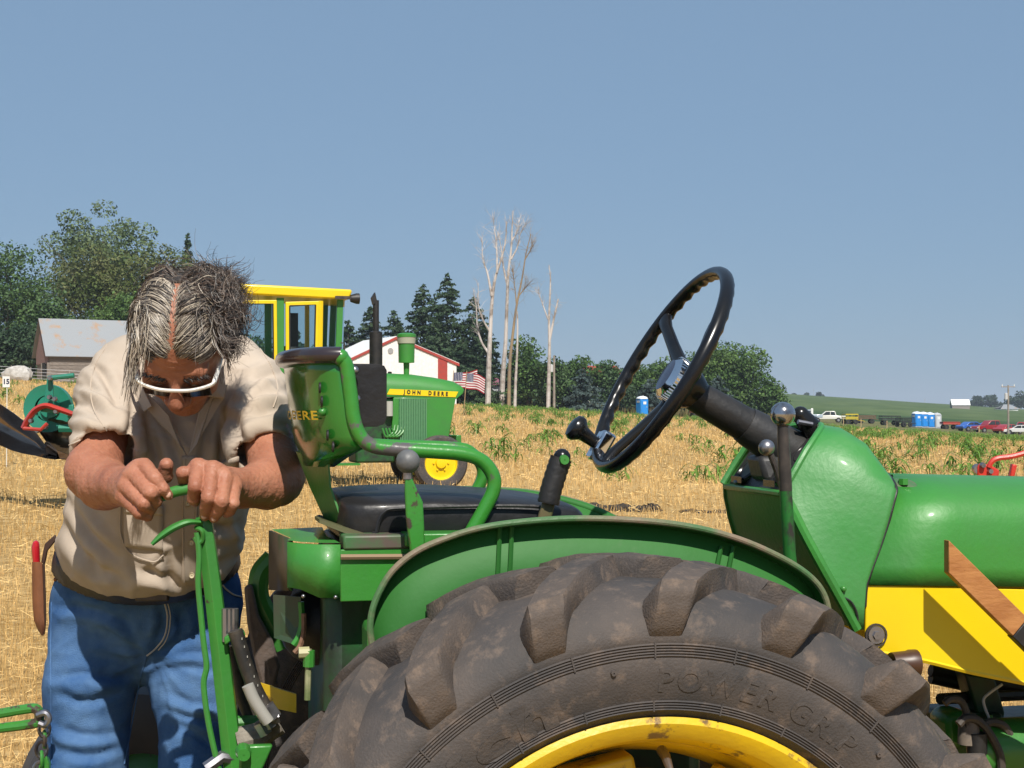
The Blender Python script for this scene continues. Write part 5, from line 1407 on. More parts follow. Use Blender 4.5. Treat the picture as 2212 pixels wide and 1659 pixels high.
MB().box((a.x + .005, -.275, zt1 - .001), (a.x + .13, -.20, zt1 + .024)).build('hinge_plate', mat('worn hinge', (.10, .075, .06), rough=.5, col2=(.03, .15, .04), scale=12), tractor, bevel=.004)
MB().box((a.x + .11, -.285, zt1 + .004), (a.x + .36, -.17, zt1 + .026)).build('lid_flange', green, tractor, bevel=.003)
MB().tube([(a.x + .0, -.277, zt1 - .012), (a.x + .30, -.277, zt1 - .016)], .005, 6).build('hinge_rod', mat('sandy rust rod', (.25, .17, .10), rough=.8), tractor)
for px, py in ((725, 1290), (655, 1288), (713, 1225)):
    MB().sphere(TQ(px, py, -.274 if px > 720 else -.262), .0035, 8).build('rivet', bare_steel, tractor)
# frame, transmission and differential below
MB().box((a.x - .02, -.20, .42), (plan[0].x + .4, .20, zb1 + .02)).build('transmission_case', mat('greasy dark green', (.012, .075, .018), rough=.45, col2=(.02, .03, .018), scale=8, bump=.2, bscale=30), tractor, bevel=.03)
MB().lathe([(-.8, .06), (-.5, .08), (-.44, .10), (-.40, .13), (-.2, .15), (.2, .15), (.40, .13), (.44, .10), (.5, .08), (.8, .06)], 'y', (AX, 0, AZ), 24).build('axle_housing', MATS['greasy dark green'], tractor)
MB().box((-.42, -.22, .30), (.1, .22, .52)).build('differential_case', MATS['greasy dark green'], tractor, bevel=.04)
p0 = TQ(655, 1395, -.33)
MB().box((p0.x + .10, -.40, TQ(770, 1470, -.36).z), (p0.x + .17, -.30, TQ(770, 1345, -.36).z)).build('fender_bracket', green, tractor, bevel=.012)
# hanging shield with a bright edge below the housing
MB().prism([TQ(590, 1285, -.1), TQ(650, 1290, -.14), TQ(650, 1350, -.14), TQ(635, 1392, -.14), TQ(592, 1378, -.1)], (.0, .004, 0)).build('hanging_shield', mat('dusty dark shield', (.035, .07, .035), rough=.5, col2=(.05, .05, .035), scale=8), tractor, smooth=False)
MB().tube(spline([TQ(650, 1300, -.15), TQ(652, 1345, -.15), TQ(645, 1375, -.15), TQ(634, 1393, -.15)], 4), .006, 6).build('shield_edge', green_clean, tractor)
MB().tube(spline([TQ(656, 1325, -.16), TQ(656, 1365, -.16), TQ(648, 1395, -.16), TQ(636, 1410, -.16)], 4), .005, 6).build('rusty_strap', rust, tractor)
MB().sphere(TQ(690, 1350, -.05), .075, 18, (1, .8, 1)).build('black_pulley_cover', black_mat, tractor)
# short rod with a collar
MB().tube([TQ(667, 1402, -.2), TQ(664, 1512, -.2)], .0055, 8).build('hitch_pin', mat('pale pin', (.30, .30, .17), rough=.5, col2=(.12, .16, .06), scale=20), tractor)
MB().tube([TQ(668, 1405, -.2), TQ(667, 1440, -.2)], .010, 8).build('pin_collar', green, tractor)
MB().tube([TQ(645, 1410, -.2), TQ(668, 1409, -.2)], .010, 8).build('pin_eye', mat('cream pin head', (.4, .38, .2), rough=.5), tractor)
MB().prism([TQ(545, 1470, .1), TQ(640, 1500, .0), TQ(640, 1540, 0), TQ(545, 1520, .1)], (0, .01, 0)).build('yellow_guard', yellow_rim, tractor, smooth=False)
# far hand rail / lift arm curving down at the left of the housing
MB().tube(spline([TQ(590, 1205, .34), TQ(562, 1240, .34), TQ(560, 1290, .34), TQ(585, 1345, .34), TQ(610, 1400, .34)], 6), .022, 10).build('lift_arm', green, tractor)
MB().prism([TQ(528, 1270, .30), TQ(545, 1262, .30), TQ(560, 1330, .30), TQ(590, 1385, .30), TQ(605, 1440, .30), TQ(590, 1500, .30), TQ(568, 1500, .30), TQ(548, 1420, .30), TQ(535, 1350, .30)], (0, .03, 0)).build('worn_link_plate', mat('worn brown rubber', (.07, .055, .05), rough=.7, col2=(.12, .085, .065), scale=6, bump=.4, bscale=50), tractor, bevel=.006)
# drawbar and lower links at the bottom left
MB().tube([TQ(505, 1560, .0), TQ(600, 1558, .0)], .012, 8).build('cross_shaft', green, tractor)
MB().prism([TQ(520, 1612, -.12), TQ(590, 1610, -.12), TQ(560, 1680, -.12), TQ(515, 1680, -.12)], (0, .02, 0)).build('lower_link', green, tractor, bevel=.004)
MB().lathe([(-.02, .001), (-.02, .011), (.0, .014), (.02, .014)], 'y', TQ(526, 1626, -.14), 12).build('link_pin', green, tractor)
MB().box((-.95, -.06, .36), (-.1, .06, .41)).build('drawbar', green, tractor, bevel=.006)
MB().tube([TQ(512, 1600, -.05), TQ(560, 1588, -.05), TQ(600, 1560, -.05)], .024, 10).build('clevis_rag', mat('greasy cloth wrap', (.30, .27, .22), rough=.9, col2=(.14, .12, .10), scale=20, bump=.6, bscale=40), tractor)
# hydraulic hoses
def hose(pts, r, lat, m=None, name='hydraulic_hose'):
    pp = [TQ(a_, b_, lat if not hasattr(lat, '__len__') else lat[i]) for i, (a_, b_) in enumerate(pts)]
    h_ = MB().tube(spline(pp, 8), r, 12).build(name, m or hose_m, tractor); return h_, pp
h_, pp = hose([(508, 1362), (518, 1395), (532, 1440), (552, 1490), (573, 1530), (585, 1555)], .0135, -.08)
for i in range(9):
    t = .12 + i * .09; k = spline(pp, 8)[int(t * 40)]; MB().box(k + Vector((.007, -.0136, -.002)), k + Vector((.0085, -.0125, .002))).build('printed_mark', mat('worn print', (.35, .34, .30), rough=.8), h_, smooth=False)
hose([(535, 1480), (548, 1510), (565, 1538), (580, 1560)], .011, -.12, mat('grey sleeve', (.32, .31, .28), rough=.6))
hose([(500, 1395), (510, 1440), (520, 1500), (545, 1560), (560, 1600)], .012, .02)
for a_, b_, c_, d_, r in ((573, 1528, 590, 1552, .019), (585, 1550, 602, 1545, .014), (570, 1548, 585, 1572, .012), (560, 1560, 575, 1585, .013)):
    MB().tube([TQ(a_, b_, -.10), TQ(c_, d_, -.10)], r, 6).build('hose_fitting', bare_steel, tractor)
for dx_ in (0, 9, 18): MB().lathe([(-.03, .001), (-.03, .008), (.03, .008), (.03, .001)], 'z', TQ(488 + dx_, 1350, -.06), 8).build('clamp_bolt', bare_steel, tractor)
MB().prism([TQ(484, 1378, -.08), TQ(512, 1362, -.08), TQ(530, 1368, -.08), TQ(530, 1378, -.08), TQ(512, 1376, -.08), TQ(486, 1395, -.08)], (0, .05, 0)).build('hose_clamp', green, tractor, bevel=.003)

# --- levers
def ball_lever(pts, r0, r1, ball, rb, lat, m, mball, name):
    pp = [TQ(a_, b_, lat) for a_, b_ in pts]; l = MB().tube(pp, [r0 + (r1 - r0) * i / (len(pp) - 1) for i in range(len(pp))], 12).build(name, m, tractor)
    MB().sphere(TQ(ball[0], ball[1], lat), rb, 24).build('ball_knob', mball, l)
    return l
# flat green hydraulic lever with a grey ball
latl = -.34
fl = MB().prism([TQ(876, 1030, latl), TQ(889, 1030, latl), TQ(914, 1085, latl), TQ(920, 1195, latl), TQ(888, 1200, latl), TQ(878, 1120, latl), TQ(875, 1060, latl)], (0, .012, 0)).build('hydraulic_lever', green_chip, tractor, bevel=.003)
MB().tube([TQ(881, 1035, latl + .006), TQ(881, 1015, latl + .006)], .008, 10).build('lever_neck', bare_steel, fl)
MB().sphere(TQ(881, 997, latl + .006), .0205, 28).build('ball_knob', mat('grey rubber ball', (.085, .09, .095), rough=.5, col2=(.13, .13, .13), scale=20, bump=.1, bscale=60), fl)
# brake lever with black ribbed grip
lb = -.30
br = MB().prism([TQ(1160, 1130, lb), TQ(1172, 1090, lb), TQ(1185, 1060, lb), TQ(1206, 1066, lb), TQ(1196, 1105, lb), TQ(1190, 1128, lb)], (0, .012, 0)).build('brake_lever', mat('olive worn lever', (.085, .085, .03), rough=.5, col2=(.14, .10, .05), scale=10), tractor, bevel=.003)
gp = MB().tube(spline([TQ(1184, 1088, lb + .006), TQ(1190, 1060, lb + .006), TQ(1202, 1020, lb + .006), TQ(1212, 990, lb + .006)], 5), [.0185 + .0012 * (i % 2) for i in range(16)], 14).build('grip', black_mat, br)
MB().sphere(TQ(1214, 988, lb + .004), .0155, 16).build('grip_end', black_pl, gp)
MB().lathe([(-.014, .001), (-.014, .008), (-.006, .009)], 'y', TQ(1216, 993, lb - .004), 14).build('grip_plug', green_clean, gp)
# tall gear lever
lg = -.30
gl = MB().tube([TQ(1710, 1240, lg), TQ(1706, 1200, lg), TQ(1701, 1120, lg), TQ(1696, 1040, lg), TQ(1693, 965, lg), TQ(1691, 915, lg)], [.0115, .0115, .0115, .0113, .0108, .0095], 14).build('gear_lever', mat('worn lever paint', (.035, .03, .03), rough=.4, metal=.3, col2=(.02, .15, .028), scale=10, lo=.42, hi=.5, stretch=(1, 1, .6)), tractor)
MB().tube([TQ(1697.5, 1060, lg - .0), TQ(1695, 1010, lg), TQ(1693, 965, lg), TQ(1691, 915, lg)], [.0117, .0118, .0112, .0100], 14).build('lever_shank', mat('bare lever shank', (.045, .04, .038), rough=.4, metal=.4, col2=(.09, .075, .065), scale=20), gl)
MB().sphere(TQ(1691, 895, lg), .0225, 32).build('ball_knob', mat('worn chrome ball', (.42, .42, .45), rough=.18, metal=.95, col2=(.16, .13, .12), scale=30, lo=.5, hi=.7), gl)
MB().tube([TQ(1691, 920, lg), TQ(1691, 911, lg)], [.011, .015], 14).build('knob_collar', dark_iron, gl)
# small throttle lever
lt = -.2
tl = MB().tube([TQ(1690, 1050, lt), TQ(1676, 1010, lt), TQ(1662, 975, lt)], [.008, .0065, .006], 10).build('throttle_lever', dark_iron, tractor)
MB().sphere(TQ(1656, 967, lt), .0155, 24).build('ball_knob', bare_steel, tl)

# --- cowl, dash, hood
A_near = [(1850, 1360, -.235), (1812, 1290, -.232), (1770, 1215, -.225), (1735, 1150, -.205), (1708, 1095, -.185), (1690, 1062, -.165), (1712, 1025, -.165), (1740, 975, -.160), (1764, 940, -.14), (1774, 925, -.10), (1773, 919, -.05), (1769, 917, 0)]
B_near = [(1866, 1360, -.236), (1868, 1310, -.237), (1872, 1262, -.238), (1886, 1222, -.238), (1902, 1180, -.237), (1918, 1130, -.236), (1930, 1085, -.234), (1936, 1060, -.228), (1934, 1048, -.215), (1928, 1036, -.18), (1921, 1027, -.10), (1917, 1024, 0)]
mirror = lambda pts: [Vector((p.x, -p.y, p.z)) for p in pts[-2::-1]]
An = [TQ(*p) for p in A_near]; Bn = [TQ(*p) for p in B_near]
Aall = An + mirror(An); Ball = Bn + mirror(Bn)
mid_rings = []
for t in (0, .04, .3, .6, .96, 1):
    ring = []
    for i, (p, q_) in enumerate(zip(Aall, Ball)):
        v_ = p.lerp(q_, t); k = i if i < 12 else 22 - i
        bul = .030 * math.sin(math.pi * t) * min(1, max(0, (k - 4) / 4))
        v_ = v_ + Vector((0, -math.copysign(1, v_.y) * -0 * bul, bul * (1 if k > 7 else .2)))
        if k < 10: v_.y += math.copysign(.012 * math.sin(math.pi * t) * (k > 3), v_.y)
        ring.append(v_)
    mid_rings.append(ring)
cowl = MB().loft(mid_rings, closed=False).build('dash_cowl', green_wet, tractor, ang=48)
so = cowl.modifiers.new('t', 'SOLIDIFY'); so.thickness = .004; so.offset = -1
# rear face of the cowl, below the dash
low = Aall[:6]; lowm = [Vector((p.x, -p.y, p.z)) for p in low]
MB().loft([[p + Vector((.004, .003, 0)) for p in low], [p + Vector((.004, -.003, 0)) for p in lowm]], closed=False).build('cowl_rear_panel', green, tractor, ang=40)
# rear edge bead running down the cowl side
MB().tube(spline([p + Vector((0, -.002, 0)) for p in An[:6]], 5), .010, 8).build('cowl_edge_bead', green, tractor)
# dash plate: closed by the upper part of the rear ring, set back a little
dash_n = An[5:]; dash_all = dash_n + mirror(dash_n)
nrm = (dash_all[-1] - dash_all[0]).cross(dash_n[-1] - dash_n[0]).normalized()
if nrm.x > 0: nrm = -nrm
cd = sum(dash_all, Vector()) / len(dash_all)
plate = [cd + (p - cd) * .94 - nrm * .008 for p in dash_all]
MB().prism(plate, -nrm * .01).build('dash_plate', black_mat, tractor, smooth=False)
MB().tube([cd + (p - cd) * 1.0 for p in dash_all], .007, 8).build('dash_rim', green_wet, tractor)
MB().box(dash_n[0] + Vector((.0, 0, -.012)), Vector((dash_n[0].x + .03, -dash_n[0].y, dash_n[0].z + .001))).build('dash_sill', green, tractor, bevel=.004)
def gauge(c, r, nm='gauge'):
    zx = nrm; M = zx.to_track_quat('Z', 'Y').to_matrix().to_4x4(); M.translation = c
    vs = MB().lathe([(.0, r * 1.15), (.010, r * 1.12), (.013, r), (.009, r * .93), (.004, r * .9)], 'z', (0, 0, 0), 28); vs.v = [tuple(M @ Vector(p)) for p in vs.v]
    g_ = vs.build(nm, black_pl, tractor)
    fc_ = MB().lathe([(.0045, .001), (.0045, r * .9)], 'z', (0, 0, 0), 28); fc_.v = [tuple(M @ Vector(p)) for p in fc_.v]; fc_.build('dial', mat('gauge dial', (.10, .13, .19), rough=.12, coat=1.0), g_)
    nd = MB().box((-.0015, 0, .006), (.0015, r * .7, .008)); nd.v = [tuple(M @ Vector(p)) for p in nd.v]; nd.build('needle', white, g_, smooth=False)
up_d = (dash_n[-1] - (dash_n[0] + mirror(dash_n)[-1]) / 2).normalized(); sd = Vector((0, 1, 0))
lowc = (dash_n[0] + mirror(dash_n)[-1]) / 2
gauge(lowc + up_d * .115 - sd * .095 - nrm * .006, .037)
gauge(lowc + up_d * .045 + sd * .095 - nrm * .006, .037)
gauge(lowc + up_d * .115 + sd * .095 - nrm * .006, .037)
gauge(lowc + up_d * .04 - sd * .10 - nrm * .006, .022, 'small_gauge')
# ignition switch barrel with key, upper right of the dash
ks = lowc + up_d * .165 - sd * .03 - nrm * .006
kk = MB().tube([ks, ks + nrm * .035, ks + nrm * .055], [.024, .020, .017], 16).build('switch_barrel', black_pl, tractor)
MB().sphere(ks + nrm * .055, .0172, 16).build('switch_cap', black_pl, kk)
MB().tube([ks + nrm * .03 + Vector((0, -.02, .0)), ks + nrm * .045 + Vector((-.02, -.02, -.006))], .005, 8).build('switch_toggle', bare_steel, kk)
for yy in (-.12, .06): MB().box(lowc + up_d * .008 + Vector((-.004, yy, 0)), lowc + up_d * .02 + Vector((-.012, yy + .06, .006))).build('dash_clip', black_pl, tractor, bevel=.003)

# steering column and wheel (on the centreline)
hub = TQ(1452, 818, 0); colb = TQ(1730, 990, 0); cdir = (colb - hub).normalized()
wheel_n = -cdir
ct = MB().tube([TQ(1490, 848, 0), TQ(1560, 888, 0), TQ(1640, 935, 0)], [.031, .0335, .036], 24).build('column_sleeve', black_mat, tractor)
MB().tube([TQ(1608, 916, 0), TQ(1622, 925, 0), TQ(1690, 965, 0), TQ(1760, 1015, 0)], [.037, .0395, .045, .058], 24).build('column_base', mat('grey black column', (.018, .018, .020), rough=.5, col2=(.032, .031, .030), scale=9, bump=.1, bscale=90), tractor)
MB().prism([TQ(1640, 985, -.035), TQ(1652, 1040, -.045), TQ(1690, 1045, -.05), TQ(1690, 985, -.04)], (0, .08, 0)).build('column_foot', MATS['grey black column'], tractor, bevel=.01)
MB().tube([TQ(1470, 835, 0), TQ(1492, 849, 0)], [.026, .031], 20).build('column_collar', black_mat, tractor)
RW = .2215
Mw = wheel_n.to_track_quat('Z', 'Y').to_matrix(); ex = Vector((Mw[0][0], Mw[1][0], Mw[2][0])); ey = Vector((Mw[0][1], Mw[1][1], Mw[2][1]))
# make ey the in-plane up direction
upw = Vector((0, 0, 1)); ey = (upw - wheel_n * upw.dot(wheel_n)).normalized(); ex = ey.cross(wheel_n).normalized()
wc = TQ(1428, 798, 0); hubc = hub + wheel_n * .004
rings = []
NS = 168
for k in range(NS):
    a = 2 * math.pi * k / NS; cdv = ex * math.cos(a) + ey * math.sin(a); pc = wc + cdv * RW
    ring = []
    fing = .5 + .5 * math.cos(a * 42)
    for j in range(14):
        b = 2 * math.pi * j / 14; inner_under = max(0, -math.cos(b) * .6 - math.sin(b) * .7)
        r = .0128 - .0048 * fing * min(1, inner_under)
        ring.append(pc + cdv * math.cos(b) * r * 1.0 + wheel_n * math.sin(b) * r * 1.15)
    rings.append(ring)
rings.append(rings[0])
sw = MB().loft(rings).build('steering_wheel', black_pl, tractor, ang=80)
def _pix(w): Y_ = ORG.y + tf.f.y * w.x + tf.l.y * w.y; return (CX + F * (ORG.x + tf.f.x * w.x + tf.l.x * w.y) / Y_, HY - F * (w.z - H) / Y_)
def _rim_angle(px, py): return min(range(0, 360), key=lambda t: abs(_pix(wc + (ex * math.cos(R(t)) + ey * math.sin(R(t))) * RW)[0] - px) + abs(_pix(wc + (ex * math.cos(R(t)) + ey * math.sin(R(t))) * RW)[1] - py))
_sp = _rim_angle(1443, 690)
for ang_ in (_sp, _sp + 120, _sp + 240):
    a = R(ang_); cdv = ex * math.cos(a) + ey * math.sin(a); tv = ex * -math.sin(a) + ey * math.cos(a)
    rr2 = []
    for t, w, h_, drop in ((.03, .021, .015, .052), (.06, .018, .012, .046), (.12, .0145, .010, .026), (.18, .0135, .010, .006), (.205, .017, .011, .0), (.215, .022, .010, 0)):
        p = wc + cdv * t - wheel_n * drop
        rr2.append([p + tv * w * math.copysign(abs(math.cos(b)) ** .6, math.cos(b)) + wheel_n * h_ * math.sin(b) for b in np.linspace(0, 2 * math.pi, 12, endpoint=False)])
    MB().loft(rr2, cap=True).build('spoke', black_pl, sw, ang=50)
def on_axis(mb, c, ax): 
    M = ax.to_track_quat('Z', 'Y').to_matrix().to_4x4(); M.translation = c; mb.v = [tuple(M @ Vector(p)) for p in mb.v]; return mb
on_axis(MB().lathe([(-.075, .026), (-.05, .040), (-.03, .046), (-.012, .046)], 'z', n=28), hubc, wheel_n).build('hub', black_pl, sw)
cap_ = on_axis(MB().lathe([(-.018, .045), (.0, .046), (.004, .043), (.010, .036), (.012, .034)], 'z', n=40), hubc, wheel_n).build('hub_cap', chrome, sw)
on_axis(MB().lathe([(.012, .034), (.0135, .02), (.014, .001)], 'z', n=32), hubc, wheel_n).build('emblem_disc', mat('dark emblem', (.05, .055, .09), rough=.15, metal=.4), cap_)
for k in range(40):
    a = 2 * math.pi * k / 40; c_ = hubc + (ex * math.cos(a) + ey * math.sin(a)) * .0455
    on_axis(MB().box((-.0014, -.0014, -.016), (.0014, .0014, .002)), c_, wheel_n).build('hub_rib', chrome, cap_, smooth=False)
# spinner knob with its clamp
ka = R(236); kc = wc + (ex * math.cos(ka) + ey * math.sin(ka)) * (RW - .006)
_ka = R(_rim_angle(1306, 970)); kc = wc + (ex * math.cos(_ka) + ey * math.sin(_ka)) * (RW - .005)
kn = on_axis(MB().lathe([(.012, .012), (.02, .0125), (.045, .0155), (.052, .0215), (.058, .0265), (.066, .0275), (.073, .024), (.077, .014), (.078, .001)], 'z', n=28), kc, (wheel_n + Vector((0, 0, .15))).normalized()).build('spinner_knob', black_pl, sw)
on_axis(MB().lathe([(.008, .001), (.008, .018), (.014, .018), (.014, .001)], 'z', n=20), kc, wheel_n).build('spinner_clamp', bare_steel, kn)
on_axis(MB().box((-.022, -.034, -.016), (.022, .034, .014)), kc, wheel_n).build('clamp_plate', chrome, kn, bevel=.006)

# hood
B_h = [TQ(1872, 1264, -.237), TQ(1886, 1222, -.2372), TQ(1902, 1180, -.237), TQ(1918, 1130, -.234), TQ(1925, 1095, -.225), TQ(1925, 1065, -.20), TQ(1925, 1042, -.155), TQ(1925, 1028, -.09), TQ(1925, 1024, 0)]
HB = [(p.y, p.z) for p in B_h]; hx0 = [p.x for p in B_h]
drop_top = (TQ(1920, 1020, -.0).z - TQ(2212, 1028, 0).z) / (TQ(2212, 1028, 0).x - TQ(1920, 1020, 0).x)
drop_bot = (TQ(1872, 1262, -.237).z - TQ(2212, 1272, -.237).z) / (TQ(2212, 1272, -.237).x - TQ(1872, 1262, -.237).x)
rings = []
for s_ in (0, .1, .3, .6, 1.0, 1.25, 1.34, 1.38):
    ring = []; sh = 1.0 if s_ < 1.2 else (.96 if s_ < 1.3 else (.86 if s_ < 1.36 else .7))
    for (y_, z_), xx in zip(HB, hx0):
        t = (z_ - HB[0][1]) / (HB[-1][1] - HB[0][1]); zz = z_ - (drop_bot * (1 - t) + drop_top * t) * s_ - (1 - sh) * .12 * t
        xs = xx + .004 if s_ == 0 else hx0[-1] + s_ if s_ > .25 else xx + (hx0[-1] - xx) * (s_ / .3) + s_
        ring.append(Vector((xs, y_ * sh, zz)))
    rings.append(ring + [Vector((p.x, -p.y, p.z)) for p in ring[-2::-1]])
hood = MB().loft(rings, closed=False).build('hood', green_clean, tractor, ang=70)
so = hood.modifiers.new('t', 'SOLIDIFY'); so.thickness = .004; so.offset = -1
# rolled lower edge of the hood and a black tube painting the shaded gap at the cowl seam
MB().tube(spline([p + Vector((.002, .004, -.001)) for p in Bn[1:]], 3), .0035, 6).build('seam_gap_shade', black_mat, tractor)
# bolt plate on the hood
bp0 = TQ(1950, 1048, -.165)
hb = MB().sphere(bp0, 1, 20); hb.v = [tuple(bp0 + Vector(((Vector(v_) - bp0).x * .030, (Vector(v_) - bp0).y * .016, (Vector(v_) - bp0).z * .004 + (Vector(v_) - bp0).y * .012))) for v_ in hb.v]
hbo = hb.build('hood_washer', mat('rough green washer', (.05, .13, .05), rough=.5, col2=(.14, .12, .08), scale=30), tractor)
MB().lathe([(0, .001), (.0, .010), (.012, .0095), (.013, .001)], 'z', bp0 + Vector((0, -.003, .001)), 6).build('hood_bolt', green, tractor)
# yellow side panel
yp = [TQ(1871, 1266, -.236), TQ(1873, 1263, -.236)]
plow = [(1872, 1264), (2040, 1268), (2212, 1273), (2600, 1286), (2900, 1296), (2900, 1560), (2600, 1535), (2400, 1510), (2212, 1477), (2100, 1454), (2020, 1434), (1960, 1421), (1912, 1413), (1868, 1413)]
plp = []
for a_, b_ in plow:
    if a_ > 2300:      # beyond the frame the panel runs on to the nose
        p = TQ(2212, b_, -.233); p.x += (a_ - 2212) / 1150.0
        plp.append(p)
    else: plp.append(TQ(a_, b_, -.233))
pnl = MB().prism(plp, (0, .004, 0)).build('side_panel', yellow, tractor, bevel=.002)
MB().prism([Vector((p.x, -p.y, p.z)) for p in plp], (0, -.004, 0)).build('side_panel', yellow, tractor, bevel=.002)
MB().tube([plp[i] + Vector((0, .004, .002)) for i in (13, 12, 11, 10, 9, 8, 7)], .006, 6).build('panel_rolled_edge', yellow, pnl)
wsh = TQ(1892, 1372, -.236)
MB().lathe([(-.004, .001), (-.004, .016), (0, .018)], 'y', wsh, 20).build('panel_washer', bare_steel, pnl)
MB().lathe([(-.008, .001), (-.008, .008), (0, .009)], 'y', wsh, 6).build('panel_bolt', bare_steel, pnl)
MB().lathe([(-.003, .0185), (-.003, .022), (.001, .022)], 'y', wsh, 20).build('panel_hole_rim', dark_iron, pnl)
for px, py in ((1822, 1272),): MB().sphere(TQ(px, py, -.236), .006, 10).build('cowl_rivet', green, tractor)
MB().tube(spline([TQ(1812, 1287, -.236), TQ(1838, 1300, -.2375), TQ(1852, 1330, -.2375), TQ(1848, 1360, -.2375)], 6), .0022, 6).build('cowl_cutout_edge', black_mat, tractor)
MB().tube([TQ(1826, 1318, -.2375), TQ(1831, 1318, -.2375)], .003, 6).build('cowl_screw', green, tractor)
# steering gear / engine visible below the panel
MB().lathe([(-.03, .001), (-.03, .022), (.0, .024), (.005, .026), (.02, .026), (.022, .001)], 'x', TQ(1958, 1434, -.28), 18).build('round_reflector', mat('dark amber lamp', (.06, .025, .012), rough=.4), tractor)
xe0 = TQ(2060, 1600, -.1).x
grs = MATS['greasy dark green']
MB().prism([TQ(2085, 1455, 0), TQ(2150, 1465, 0), TQ(2172, 1540, 0), TQ(2165, 1570, 0), TQ(2110, 1540, 0)], (0, .05, 0)).build('engine_bracket', grs, tractor, bevel=.005)
MB().tube([TQ(2010, 1448, .1), TQ(2240, 1495, .1)], .013, 8).build('far_frame_rod', black_mat, tractor)
MB().tube([TQ(2010, 1465, .1), TQ(2090, 1482, .1)], .012, 8).build('far_frame_rod', black_mat, tractor)
MB().tube([TQ(2030, 1510, .0), TQ(2230, 1500, .1)], .012, 8).build('far_frame_rod', black_mat, tractor)
MB().box((TQ(2040, 1560, 0).x, -.02, TQ(2100, 1600, 0).z), (TQ(2160, 1560, 0).x, .12, TQ(2100, 1540, 0).z)).build('gearbox_top', grs, tractor, bevel=.01)
MB().box((TQ(2155, 1560, 0).x, -.05, TQ(2160, 1680, 0).z), (TQ(2155, 1560, 0).x + 1.0, .2, TQ(2160, 1565, 0).z)).build('engine_block', grs, tractor, bevel=.02)
MB().prism([TQ(2045, 1555, -.08), TQ(2060, 1540, -.08), TQ(2085, 1538, -.08), TQ(2118, 1548, -.08), TQ(2128, 1600, -.08), TQ(2100, 1625, -.08), TQ(2050, 1610, -.08)], (0, .08, 0)).build('pump_housing', green, tractor, bevel=.012)
MB().lathe([(-.10, .001), (-.10, .055), (-.02, .06), (.10, .06), (.13, .05), (.13, .001)], 'x', TQ(2185, 1615, -.10), 20).build('cylinder_body', green, tractor)
MB().lathe([(-.015, .001), (-.015, .022), (.03, .020), (.045, .012), (.045, .001)], 'z', TQ(2093, 1590, -.14), 14).build('distributor_cap', mat('dusty bakelite', (.11, .09, .075), rough=.7, col2=(.2, .16, .12), scale=20), tractor)
def wire(pts, r, lat, m, name='cable'): MB().tube(spline([TQ(a_, b_, lat) for a_, b_ in pts], 8), r, 8).build(name, m, tractor)
dusty = mat('dusty black cable', (.03, .027, .025), rough=.6, col2=(.09, .07, .055), scale=15)
wire([(2040, 1520), (2055, 1510), (2075, 1515), (2086, 1535), (2090, 1570)], .0075, -.15, dusty)
wire([(2070, 1565), (2085, 1552), (2110, 1555), (2135, 1580), (2160, 1630), (2165, 1690)], .0085, -.16, dusty)
wire([(2125, 1565), (2145, 1560), (2170, 1570), (2185, 1600), (2190, 1650), (2205, 1700)], .0085, -.14, dusty)
wire([(2165, 1478), (2140, 1495), (2125, 1510), (2128, 1530), (2140, 1560), (2143, 1580)], .003, -.10, MATS['mast steel'], 'control_wire')
MB().tube([TQ(2140, 1545, -.10), TQ(2142, 1572, -.10)], [.004, .006], 8).build('wire_end', green_clean, tractor)
MB().lathe([(-.02, .001), (-.02, .02), (.02, .02), (.02, .001)], 'z', TQ(2110, 1605, -.15), 12).build('oil_cup', black_mat, tractor)
# front of the tractor, beyond the frame
fx = hx0[-1] + 1.15
for s in (-1, 1):
    t = MB().lathe([(-.06, .2), (-.08, .26), (-.075, .32), (-.04, .345), (.04, .345), (.075, .32), (.08, .26), (.06, .2)], 'y', (fx, s * .58, .345), 36).build('front_tyre', rubber_side, tractor)
    MB().lathe([(-.07, .205), (-.05, .19), (-.02, .18), (-.03, .1), (-.06, .06), (-.06, .001)] if s < 0 else [(.07, .205), (.05, .19), (.02, .18), (.03, .1), (.06, .06), (.06, .001)], 'y', (fx, s * .58, .345), 28).build('front_rim', yellow_rim, tractor)
MB().tube([(fx, -.55, .36), (fx, -.3, .48), (fx, .3, .48), (fx, .55, .36)], .04, 8).build('front_axle', green, tractor)
MB().box((xe0 + .2, -.2, .5), (fx + .1, .2, .72)).build('front_frame', green, tractor, bevel=.02)
MB().box((hx0[-1] + 1.30, -.20, .62), (hx0[-1] + 1.36, .20, 1.06)).build('radiator_grille', green_clean, tractor, bevel=.02)
# running boards / foot plate
MB().box((plan[0].x, -.40, .52), (plan[0].x + .55, -.2, .53)).build('foot_plate', green, tractor, smooth=False)

